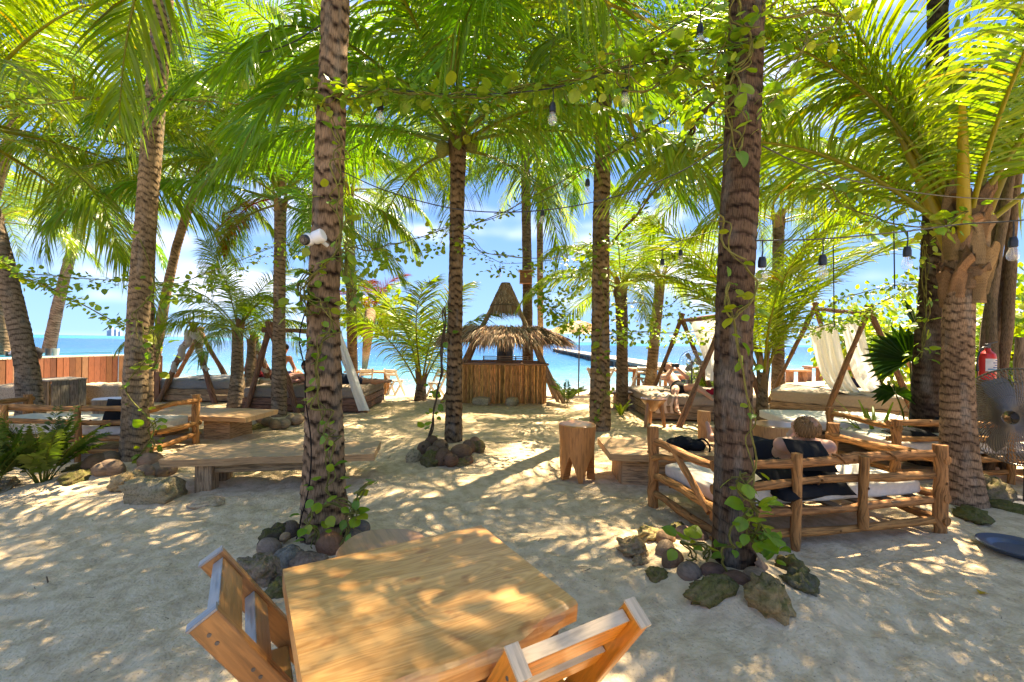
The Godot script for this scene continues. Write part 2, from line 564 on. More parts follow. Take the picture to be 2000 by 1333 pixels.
# a trunk along points, with leaf scars as ridges
func trunk_mesh(pts: PackedVector3Array, rad: PackedFloat32Array, sides: int, row: float, ring: float, pale: Color, dark: Color, sd: int, rough := 1.0) -> MB:
	var b := MB.new()
	var cv := Curve3D.new()
	for p in pts: cv.add_point(p)
	var total := cv.get_baked_length()
	var rows := int(total / row)
	var nz := FastNoiseLite.new()
	nz.seed = sd
	nz.frequency = 1.0
	nz.fractal_octaves = 3
	var cum := [0.0]
	for k in pts.size() - 1: cum.append(cum[-1] + pts[k].distance_to(pts[k + 1]))
	var x := Vector3.RIGHT
	for k in rows + 1:
		var s := minf(total * k / rows, total - 0.001)
		var o := cv.sample_baked(s)
		var t := (cv.sample_baked(minf(s + 0.05, total)) - cv.sample_baked(maxf(s - 0.05, 0.0))).normalized()
		x = (x - t * x.dot(t)).normalized()
		var z := x.cross(t)
		var f := s / total * (rad.size() - 1)
		var i0 := mini(int(f), rad.size() - 2)
		var r0 := lerpf(rad[i0], rad[i0 + 1], f - i0)
		for q in sides + 1:
			var a := TAU * (q % sides) / sides
			var cx := cos(a)
			var cz := sin(a)
			var ph := (s + nz.get_noise_3d(cx * 0.9, s * 0.9, cz * 0.9) * ring * 0.85) / ring
			var saw := ph - floorf(ph)
			var id := floorf(ph)
			var strength := 0.35 + 0.65 * absf(nz.get_noise_2d(id * 3.7, 5.0 + cx * 0.12)) * 2.0
			var ridge := (0.5 - saw) * 0.009 * strength * rough
			var lump := nz.get_noise_3d(cx * 2.2, s * 2.6, cz * 2.2) * 0.010 * rough
			var r := r0 + (ridge + lump) * clampf(r0 / 0.12, 0.4, 1.6)
			var dir := x * cx + z * cz
			var stain := nz.get_noise_3d(cx * 2.5 + 9.0, s * 5.0, cz * 2.5)
			var dk := smoothstep(0.60 if rough > 1.15 else 0.72, 0.84, saw) * clampf(0.55 + strength * 0.7 + stain * 1.0, 0.0, 1.0)
			dk = maxf(dk, smoothstep(0.12, 0.0, saw) * 0.5)
			dk = maxf(dk, clampf(stain * 1.6 - 0.25, 0.0, 0.75))
			var cc := pale.lerp(dark, dk)
			var lich := smoothstep(0.12, 0.4, nz.get_noise_3d(cx * 1.1 + 40.0, s * 1.6, cz * 1.1))
			cc = cc.lerp(Color(0.26, 0.245, 0.20), lich * 0.38)
			var tone := 1.0 + nz.get_noise_2d(id * 9.1, a * 0.3) * 0.5
			b.col = Color(cc.r * tone, cc.g * tone, cc.b * tone)
			b.add(o + dir * r, (dir + t * 0.06).normalized() if saw < 0.85 else (dir - t * 0.22).normalized(), Vector2(s, float(q) / sides))
	for k in rows:
		for q in sides:
			var a := k * (sides + 1) + q
			b.quad(a, a + 1, a + sides + 2, a + sides + 1)
	return b

const PALE := Color(0.38, 0.255, 0.145)
const DARK := Color(0.055, 0.038, 0.024)
func palm(label: String, group: String, pts: Array, rad: Array, o: Dictionary) -> Node3D:
	var sd: int = o.get("seed", 1)
	R.seed = sd
	var at: Vector3 = pts[0]
	var root := thing("palm_tree", label, "palm tree", at, 0.0, group)
	var loc := []
	for p in pts: loc.append(p - at)
	loc[0] = loc[0] + Vector3.DOWN * 0.12
	var path := spline(loc, 4)
	var near: float = o.get("near", 0.03)
	part("trunk", trunk_mesh(path, PackedFloat32Array(rad), o.get("sides", 16), near, o.get("ring", 0.085), o.get("pale", PALE), o.get("dark", DARK), sd, o.get("rough", 1.0)), M.bark, root)
	var top: Vector3 = loc[-1]
	var n: int = o.get("n", 20)
	if n == 0: return root
	var size: float = o.get("size", 1.0)
	var mats: Array = o.get("mats", ["frond", "frond", "frond_lime", "frond_deep"])
	var hi: float = o.get("hi", 80.0)
	var lo: float = o.get("lo", -36.0)
	var a0: float = o.get("az", rr(0, TAU))
	R.seed = sd * 31 + 7
	for k in n:
		var f := (k + 0.5) / n
		var e := lerpf(hi, lo, pow(f, 0.85)) + rr(-8, 8)
		var az := a0 + k * 2.39996 + rr(-0.2, 0.2)
		var m: Material = M[mats[R.randi() % mats.size()]]
		var start = top + Vector3(cos(az), 0, sin(az)) * (rad[-1] * 0.6) + Vector3.UP * (0.28 - f * 0.42) * size
		place_frond(root, start, az, e, size * rr(0.86, 1.06), m, rr(-0.3, 0.3), "frond" if m != M.frond_dry else "dry_frond")
	for fx in o.get("extra", []):     # [azimuth, steepness, size, material, roll]
		place_frond(root, top + Vector3(cos(fx[0]), 0.3, sin(fx[0])) * rad[-1] * 0.6, fx[0], fx[1], fx[2], M[fx[3]], fx[4] if fx.size() > 4 else 0.0)
	# old leaf bases round the crown
	var bt := MB.new()
	for k in 9:
		var az := k * 2.4
		var r := rad[-1] as float
		bt.col = vary(lin(0.34, 0.21, 0.10), 0.3)
		var w := 0.14 * size
		var h := rr(0.25, 0.5) * size
		var y0 := rr(-0.35, 0.1) * size
		bt.sheet(4, 4, func(i, j):
			var a: float = az + (j - 0.5) * 1.3 * (1.0 - i * 0.6)
			return top + Vector3(cos(a), 0, sin(a)) * (r * (1.06 + 0.28 * i * i)) + Vector3.UP * (y0 + i * h) + Vector3(0, 0.02 * sin(j * 9.0 + k), 0))
	part("leaf_bases", bt, M.bark, root)
	if o.get("shaggy", false):
		for k in 34:
			var sb := MB.new()
			sb.col = vary(lin(0.40, 0.25, 0.125), 0.4)
			var az := k * 2.4 + rr(-0.25, 0.25)
			var y0 := 0.12 - k * 0.027
			var r := rad[-1] as float
			var h := rr(0.26, 0.46)
			var w := rr(0.9, 1.5)
			var curl := rr(-0.2, 1.6)
			var tw := rr(-0.6, 0.6)
			var cup := rr(0.02, 0.07)
			var sd2 := rr(0, 9)
			for side in 2:
				sb.sheet(9, 8, func(i, j):
					var a: float = az + (j - 0.5) * w * (1.0 - i * 0.35) + tw * i * i
					var rag: float = 0.05 * sin(j * 11.0 + sd2) * sin(j * 23.0 + sd2 * 2.0) * i
					var out: float = r * (1.01 + 0.16 * curl * i * i) + cup * sin(PI * j) * (0.4 + i) + 0.012 * sin(j * 9.0 + i * 5.0 + sd2) - side * 0.012
					return top + Vector3(cos(a) * out, y0 + i * h + rag - 0.09 * maxf(curl, 0.0) * i * i * i, sin(a) * out))
			part("leaf_base", sb, M.bark, root)
		for e in o.get("stalks", []):
			var st := MB.new()
			st.col = lin(0.42, 0.33, 0.045)
			var d := Vector3(cos(e[0]) * cos(e[1]), sin(e[1]), sin(e[0]) * cos(e[1]))
			var q := top + Vector3(cos(e[0]), 0, sin(e[0])) * 0.13 + Vector3.DOWN * 0.15
			st.tube(spline([q - d * 0.12, q + d * 0.4, q + d * 0.9 + Vector3(0, 0.02, 0), q + d * e[2]], 4), PackedFloat32Array([0.055, 0.055, 0.052, 0.05, 0.046, 0.042, 0.04, 0.037, 0.034, 0.03, 0.026, 0.022, 0.018]), 8)
			part("stalk", st, M.leaf, root)
	for k in o.get("coconuts", 0):
		var az = k * 2.1 + 0.5
		var cn := MB.new()
		cn.col = vary(lin(0.16, 0.17, 0.04), 0.2)
		var cp = top + Vector3(cos(az), 0, sin(az)) * (rad[-1] + 0.12) + Vector3.DOWN * rr(0.05, 0.3)
		cn.lump(8, 10, func(d): return cp + Vector3(d.x * 0.09, d.y * 0.12, d.z * 0.09))
		part("coconut", cn, M.husk, root)
	return root

# ---------------------------------------------------------------- vines, cables
func make_leaves() -> void:
	for j in 4:
		R.seed = 900 + j
		var b := MB.new()
		var cup: float = [0.10, -0.14, 0.22, 0.02][j]
		var n := 13
		var cr := PackedInt32Array()
		b.col = lin(0.14, 0.21, 0.025)
		b.tube(PackedVector3Array([Vector3(-0.55, -0.12, 0.03), Vector3(-0.28, 0.02, 0.02), Vector3(0, 0, 0)]), PackedFloat32Array([0.016, 0.014, 0.012]), 4, false)
		var base: Color = [lin(0.19, 0.33, 0.03), lin(0.26, 0.37, 0.03), lin(0.13, 0.26, 0.03), lin(0.33, 0.38, 0.035)][j]
		var first := b.v.size()
		for i in n:
			var t := float(i) / (n - 1)
			var xx := t * 1.0 - 0.06 * (1.0 if t < 0.1 else 0.0)
			var half := 0.52 * pow(sin(PI * pow(t, 0.75)), 0.62) * (1.0 - 0.45 * t * t * t) + (0.012 if i < n - 1 else 0.0)
			var bow := -0.16 * t * t
			for k in 5:
				var y := (k - 2) * 0.5 * half
				var back := -0.13 * absf(k - 2) * 0.5 * (1.0 - t) * (1.0 - t)
				var h := absf(y) * cup * 1.6 + bow + 0.03 * sin(t * 9.0 + k * 2.0)
				b.col = base.lerp(lin(0.22, 0.27, 0.06), 0.35 if k == 2 else 0.0)
				b.add(Vector3(xx + back, h, y), Vector3(0, 1, 0), Vector2(t, k * 0.25))
		var from := b.ix.size()
		for i in n - 1:
			for k in 4:
				var q := first + i * 5 + k
				b.quad(q, q + 1, q + 6, q + 5)
		b.smooth(first, from)
		LEAF.append(b.done(M.leaf))

func leaf_at(p: Vector3, out: Vector3, size: float) -> Transform3D:
	# a leaf that faces more or less up and away from the stem
	var d := (out + Vector3(rr(-0.5, 0.5), rr(-0.5, 0.25), rr(-0.5, 0.5))).normalized()
	var up := (Vector3(rr(-0.55, 0.55), 1.0, rr(-0.2, 0.9))).normalized()
	if absf(up.dot(d)) > 0.9: up = Vector3(0.3, 0.3, 0.9)
	var z := d.cross(up).normalized()
	var y := z.cross(d).normalized()
	return Transform3D(Basis(d, y, z).scaled(Vector3.ONE * size), p + d * size * 0.5)

func vine(label: String, path: Array, leaves: int, size: float, o := {}) -> Node3D:
	R.seed = o.get("seed", 3)
	var at: Vector3 = path[0]
	var root := thing("vine", label, "vine", at, 0.0, "leafy vines trained over cables and trunks")
	var pts := spline(path, 10)
	var stems: int = o.get("stems", 2)
	var r: float = o.get("r", 0.006)
	var wand: float = o.get("wander", 0.03)
	var lines := []
	for k in stems:
		var line := PackedVector3Array()
		var rad := PackedFloat32Array()
		for i in pts.size():
			var ph := i * 0.55 + k * 3.1
			line.append(pts[i] - at + Vector3(sin(ph * 1.3 + k), sin(ph + k * 2.0), cos(ph * 1.1)) * wand * (0.4 + 0.6 * sin(i * 0.21 + k)))
			rad.append(r * (1.0 if k == 0 else 0.7))
		lines.append(line)
		var b := MB.new()
		b.col = vary(o.get("stem", lin(0.21, 0.20, 0.05)), 0.2)
		b.tube(line, rad, 5, true)
		part("stem", b, M.bark, root)
	var spread: float = o.get("spread", 0.10)
	var many := leaves > 90
	var joined := MB.new()
	var mm := []
	for k in leaves:
		var line: PackedVector3Array = lines[R.randi() % stems]
		var f := rr(0, line.size() - 1.01)
		if o.has("bunch"): f = fmod(floorf(f / 6.0) * 6.0 + R.randf() * 3.5, line.size() - 1.01)
		var i := int(f)
		var p := line[i].lerp(line[i + 1], f - i)
		var away: Vector3 = o.get("away", Vector3.ZERO)
		var out := Vector3(rr(-1, 1), rr(-0.8, 0.8), rr(-1, 1)).normalized() + away
		p += out * rr(0.1, 1.0) * spread * o.get("hang", 1.0)
		p.y -= rr(0.0, o.get("drop", 0.0))
		var t := leaf_at(p, out, size * (0.45 + 0.95 * R.randf() * sqrt(R.randf()) + 0.15))
		if many and k >= 90: mm.append(t)
		else: put("leaf", LEAF[R.randi() % 4], root, t)
	if mm.size():
		for j in 2:
			var m := MultiMesh.new()
			m.transform_format = MultiMesh.TRANSFORM_3D
			m.mesh = LEAF[j]
			var mine := mm.slice(j * mm.size() / 2, (j + 1) * mm.size() / 2)
			m.instance_count = mine.size()
			for k in mine.size(): m.set_instance_transform(k, mine[k])
			var o2 := MultiMeshInstance3D.new()
			o2.name = "foliage"
			o2.multimesh = m
			o2.set_meta("kind", "stuff")
			root.add_child(o2, true)
	return root

func bulb(parent: Node, p: Vector3, k := 1.0) -> void:
	var s := MB.new()
	s.col = lin(0.012, 0.012, 0.013)
	var d := 0.10 * k
	s.tube(PackedVector3Array([p, p + Vector3(0.004, -d * 0.6, 0), p + Vector3.DOWN * d]), PackedFloat32Array([0.004, 0.004, 0.005]), 5)
	s.lathe([Vector2(0.0, -d), Vector2(0.018, -d - 0.004), Vector2(0.024, -d - 0.03), Vector2(0.024, -d - 0.066), Vector2(0.019, -d - 0.07), Vector2(0.0, -d - 0.07)], 12, p)
	var so := part("bulb", s, M.paint, parent)
	var g := MB.new()
	var y := -d - 0.07
	g.lathe([Vector2(0.017, y), Vector2(0.021, y - 0.014), Vector2(0.031, y - 0.038), Vector2(0.033, y - 0.052), Vector2(0.029, y - 0.07), Vector2(0.018, y - 0.083), Vector2(0.0, y - 0.088)], 14, p)
	part("glass", g, M.glass, so)
	var w := MB.new()
	w.col = lin(0.5, 0.42, 0.28)
	for j in 3:
		var a := j * 2.1
		w.bar(p + Vector3(0.004 * cos(a), y, 0.004 * sin(a)), p + Vector3(0.012 * cos(a), y - 0.055, 0.012 * sin(a)), 0.0013, 0.0013, 4)
	part("filament", w, M.dull, so)

func cable(label: String, path: Array, bulbs: Array = [], r := 0.005) -> void:
	var at: Vector3 = path[0]
	var root := thing("string_light" if bulbs else "cable", label, "string lights" if bulbs else "cable", at)
	var pts := spline(path, 6)
	var line := PackedVector3Array()
	var rad := PackedFloat32Array()
	for p in pts:
		line.append(p - at)
		rad.append(r)
	var b := MB.new()
	b.col = lin(0.012, 0.013, 0.012)
	b.tube(line, rad, 5)
	part("cord", b, M.paint, root)
	for q in bulbs:
		var best: Vector3 = line[0]
		for p in line:
			if p.distance_to(q - at) < best.distance_to(q - at): best = p
		bulb(root, best)

# ---------------------------------------------------------------- stones
func mound(x: float, z: float) -> float:
	var y := 0.0
	for m in mounds:
		var d := Vector2(x - m.x, z - m.y).length()
		if d < m.z: y += m.w * (1.0 - smoothstep(0.15, 1.0, d / m.z))
	return y

func rock(label: String, group: String, at: Vector3, size: Vector3, c: Color, moss: float, sd: int, rough := 0.28, called := "rock", blocky := 0.0) -> void:
	if at.z > -4.0: size *= 1.2
	var nz := FastNoiseLite.new()
	nz.seed = sd
	nz.frequency = 1.0
	nz.fractal_octaves = 4
	var b := MB.new()
	var f := func(d: Vector3) -> Vector3:
		var k := 1.0 + nz.get_noise_3d(d.x * 1.3, d.y * 1.3, d.z * 1.3) * rough * 1.6 + nz.get_noise_3d(d.x * 4.0 + 7.0, d.y * 4.0, d.z * 4.0) * rough * 0.6
		var q := d
		if blocky > 0.0:
			var m := maxf(absf(d.x), maxf(absf(d.y), absf(d.z)))
			q = d.lerp(d / m, blocky)
		return q * size * k
	var shade := func(d: Vector3) -> Color:
		var g := nz.get_noise_3d(d.x * 3.0 + 20.0, d.y * 3.0, d.z * 3.0)
		var cc := c * (1.0 + 0.6 * g)
		if moss > 0.0: cc = cc.lerp(lin(0.105, 0.105, 0.022), clampf((g * 1.6 + moss * 1.1 - 0.25 + d.y * 0.3), 0.0, 0.85))
		return Color(cc.r, cc.g, cc.b)
	b.lump(18, 24, f, shade)
	solo(called, b, M.stone, label, "rock", at + Vector3.UP * mound(at.x, at.z) * 0.6, sd * 1.7, group)

func husk(label: String, group: String, at: Vector3, r: float, c: Color, sd: int) -> void:
	R.seed = sd
	if at.z > -4.0: r *= 1.12
	var b := MB.new()
	b.col = c
	var tilt := Basis.from_euler(Vector3(rr(-1, 1), 0, rr(0.9, 2.2)))
	b.lump(14, 18, func(d):
		var a := atan2(d.z, d.x)
		var k = 1.0 + 0.045 * cos(a * 3.0) * (1.0 - d.y * d.y) + 0.02 * sin(d.x * 7.0 + sd) * sin(d.z * 6.0)
		return tilt * Vector3(d.x * r * k, d.y * r * 1.22, d.z * r * k))
	b.col = c * 0.45
	b.lathe([Vector2(r * 0.22, r * 1.17), Vector2(r * 0.18, r * 1.26), Vector2(0, r * 1.24)], 9, Vector3.ZERO, tilt)
	solo("coconut", b, M.husk, label, "coconut", at + Vector3.UP * mound(at.x, at.z) * 0.6, rr(0, 6), group)

# a low plant of arching strap or feather leaves
func tuft(called: String, label: String, at: Vector3, n: int, h: float, w: float, arch: float, c: Color, sd: int, feather := false) -> void:
	R.seed = sd
	var root := thing(called, label, "plant", at)
	for k in n:
		var b := MB.new()
		var az := k * 2.4 + rr(-0.3, 0.3)
		var e := rr(0.15, 1.0) * arch
		var ln := h * rr(0.7, 1.15)
		var dir := Vector3(cos(az), 0, sin(az))
		var cc := vary(c, 0.3)
		var pts := PackedVector3Array()
		var p := dir * rr(0.0, 0.05)
		for i in 11:
			pts.append(p)
			var a := 1.45 - e * 0.5 - e * 1.5 * pow(i / 10.0, 1.3)
			p += (dir * cos(a) + Vector3.UP * sin(a)) * ln / 10.0
		if not feather:
			b.col = cc
			var sdv := dir.cross(Vector3.UP)
			b.sheet(10, 2, func(i, j):
				var q := pts[int(i * 10.0)]
				var hw: float = w * (0.35 + 0.65 * sin(PI * minf(i * 0.9 + 0.1, 1.0)))
				return q + sdv * (j - 0.5) * hw + Vector3.UP * absf(j - 0.5) * hw * 0.6)
		else:
			b.col = cc.lerp(lin(0.3, 0.26, 0.06), 0.5)
			var rd := PackedFloat32Array()
			for i in 11: rd.append(lerpf(0.007, 0.002, i / 10.0))
			b.tube(pts, rd, 4, false)
			for i in 22:
				var s := 0.24 + 0.75 * (i + rr(-0.3, 0.3)) / 21.3
				var q := pts[int(s * 10.0)].lerp(pts[mini(int(s * 10.0) + 1, 10)], fmod(s * 10.0, 1.0))
				var t := (pts[mini(int(s * 10.0) + 1, 10)] - pts[maxi(int(s * 10.0) - 1, 0)]).normalized()
				for sg in [-1.0, 1.0]:
					var sv = t.cross(Vector3.UP).normalized() * sg
					var d = (sv * rr(0.7, 0.9) + t * 0.7 + Vector3.UP * rr(-0.1, 0.35)).normalized()
					var l2 := w * (0.35 + 0.75 * sin(PI * s)) * rr(0.85, 1.1)
					var hw := 0.0045 + 0.0025 * sin(PI * s)
					b.col = vary(cc, 0.2)
					var u2 := t
					var mid = q + d * l2 * 0.5
					var tip = q + d * l2 + Vector3.DOWN * l2 * 0.35
					b.flat([q, mid + u2 * hw, tip, mid - u2 * hw])
		part("leaf", b, M.leaf, root)

# a bush as a cloud of leaves on branching stems
func bush(label: String, at: Vector3, size: Vector3, n: int, leaf: float, sd: int, called := "bush") -> void:
	R.seed = sd
	var root := thing(called, label, "bush", at)
	var st := MB.new()
	st.col = lin(0.12, 0.085, 0.05)
	var tips := []
	for k in 16:
		var d := Vector3(rr(-1, 1), rr(0.5, 1.0), rr(-1, 1))
		var e := Vector3(d.x * size.x, d.y * size.y, d.z * size.z) * 0.95
		var mid := e * 0.5 + Vector3(0, size.y * 0.12, 0)
		st.tube(spline([Vector3(d.x * 0.1, -0.05, d.z * 0.1), mid, e], 4), PackedFloat32Array([0.03, 0.027, 0.024, 0.02, 0.017, 0.014, 0.012, 0.01, 0.008]), 5)
		tips.append(e)
		tips.append(mid)
	part("stem", st, M.bark, root)
	for j in 3:
		var m := MultiMesh.new()
		m.transform_format = MultiMesh.TRANSFORM_3D
		m.mesh = LEAF[[0, 1, 3][j]]
		m.instance_count = n / 3
		for k in n / 3:
			var t: Vector3 = tips[R.randi() % tips.size()]
			var d := Vector3(R.randfn(), R.randfn(), R.randfn()) * size * 0.2
			var p := t + d
			p.y = absf(p.y)
			m.set_instance_transform(k, leaf_at(p, d.normalized(), leaf * rr(0.6, 1.3)))
		var o := MultiMeshInstance3D.new()
		o.name = "foliage"
		o.multimesh = m
		o.set_meta("kind", "stuff")
		root.add_child(o, true)

# ---------------------------------------------------------------- people
# bones are [a, b, radius at a, radius at b]; they are joined softly and meshed as one skin
func skin_mesh(b: MB, bones: Array, h: float, k: float) -> void:
	var lo := Vector3.ONE * 1e9
	var hi := -lo
	for q in bones:
		var r := maxf(q[2], q[3]) + h * 2.0 + k
		for e in [q[0], q[1]]:
			lo = lo.min(e - Vector3.ONE * r)
			hi = hi.max(e + Vector3.ONE * r)
	var nx := int((hi.x - lo.x) / h) + 2
	var ny := int((hi.y - lo.y) / h) + 2
	var nz := int((hi.z - lo.z) / h) + 2
	var f := PackedFloat32Array()
	f.resize(nx * ny * nz)
	f.fill(1.0)
	for q in bones:
		var a: Vector3 = q[0]
		var e: Vector3 = q[1]
		var ra: float = q[2]
		var rb: float = q[3]
		var r := maxf(ra, rb) + h * 2.0 + k
		var p0 := ((a.min(e) - Vector3.ONE * r - lo) / h).floor().max(Vector3.ZERO)
		var p1 := ((a.max(e) + Vector3.ONE * r - lo) / h).ceil()
		var d := e - a
		var dd := maxf(d.length_squared(), 1e-9)
		for z in range(int(p0.z), mini(int(p1.z), nz - 1) + 1):
			for y in range(int(p0.y), mini(int(p1.y), ny - 1) + 1):
				for x in range(int(p0.x), mini(int(p1.x), nx - 1) + 1):
					var p := lo + Vector3(x, y, z) * h
					var t := clampf((p - a).dot(d) / dd, 0.0, 1.0)
					var dist := p.distance_to(a + d * t) - lerpf(ra, rb, t)
					var at := x + nx * (y + ny * z)
					var old := f[at]
					var m := maxf(k - absf(old - dist), 0.0) / k
					f[at] = minf(old, dist) - m * m * k * 0.25
	var id := {}
	var first := b.v.size()
	var from := b.ix.size()
	var ofs := [0, 1, nx, nx + 1, nx * ny, nx * ny + 1, nx * ny + nx, nx * ny + nx + 1]
	for z in nz - 1:
		for y in ny - 1:
			for x in nx - 1:
				var c := x + nx * (y + ny * z)
				var neg := 0
				for o in ofs:
					if f[c + o] < 0.0: neg += 1
				if neg == 0 or neg == 8: continue
				var s := Vector3.ZERO
				var cnt := 0
				for e in [[0, 1], [2, 3], [4, 5], [6, 7], [0, 2], [1, 3], [4, 6], [5, 7], [0, 4], [1, 5], [2, 6], [3, 7]]:
					var fa := f[c + ofs[e[0]]]
					var fb := f[c + ofs[e[1]]]
					if (fa < 0.0) == (fb < 0.0): continue
					var t := fa / (fa - fb)
					var pa := Vector3(e[0] & 1, (e[0] >> 1) & 1, e[0] >> 2)
					var pb := Vector3(e[1] & 1, (e[1] >> 1) & 1, e[1] >> 2)
					s += pa.lerp(pb, t)
					cnt += 1
				var p := lo + (Vector3(x, y, z) + s / cnt) * h
				var g := Vector3(f[c + 1] - f[c], f[c + nx] - f[c], f[c + nx * ny] - f[c])
				id[c] = b.add(p, g.normalized(), Vector2(p.x, p.y))
	for c in id:
		var x: int = c % nx
		var y: int = (c / nx) % ny
		var z: int = c / (nx * ny)
		if y > 0 and z > 0 and (f[c] < 0.0) != (f[c + 1] < 0.0): b.quad(id[c], id[c - nx], id[c - nx - nx * ny], id[c - nx * ny])
		if x > 0 and z > 0 and (f[c] < 0.0) != (f[c + nx] < 0.0): b.quad(id[c], id[c - 1], id[c - 1 - nx * ny], id[c - nx * ny])
		if x > 0 and y > 0 and (f[c] < 0.0) != (f[c + nx * ny] < 0.0): b.quad(id[c], id[c - 1], id[c - 1 - nx], id[c - nx])
	b.smooth(first, from)

func hand_bones(wr: Vector3, dir: Vector3, palm_n: Vector3, curl: float) -> Array:
	var out := []
	var d := dir.normalized()
	var s := d.cross(palm_n).normalized()
	var pn := s.cross(d).normalized()
	var knuckle := wr + d * 0.085
	out.append([wr, knuckle + s * 0.026, 0.020, 0.012])
	out.append([wr, knuckle - s * 0.026, 0.020, 0.012])
	out.append([wr, knuckle, 0.022, 0.014])
	for i in 4:
		var base := knuckle + s * (0.030 - 0.020 * i)
		var ln: float = [0.062, 0.075, 0.070, 0.055][i]
		var p := base
		for j in 3:
			var a := curl * (j + 0.6)
			var q = p + (d * cos(a) + pn * sin(a)) * ln * [0.45, 0.32, 0.26][j]
			out.append([p, q, 0.0095 - j * 0.0008, 0.0088 - j * 0.0008])
			p = q
	var t0 := wr + d * 0.03 + s * 0.024
	var t1 := t0 + (d * 0.7 + s * 0.7 + pn * 0.3).normalized() * 0.04
	out.append([t0, t1, 0.013, 0.0105])
	out.append([t1, t1 + (d * 0.9 + s * 0.15 + pn * curl * 0.6).normalized() * 0.032, 0.0105, 0.009])
	return out

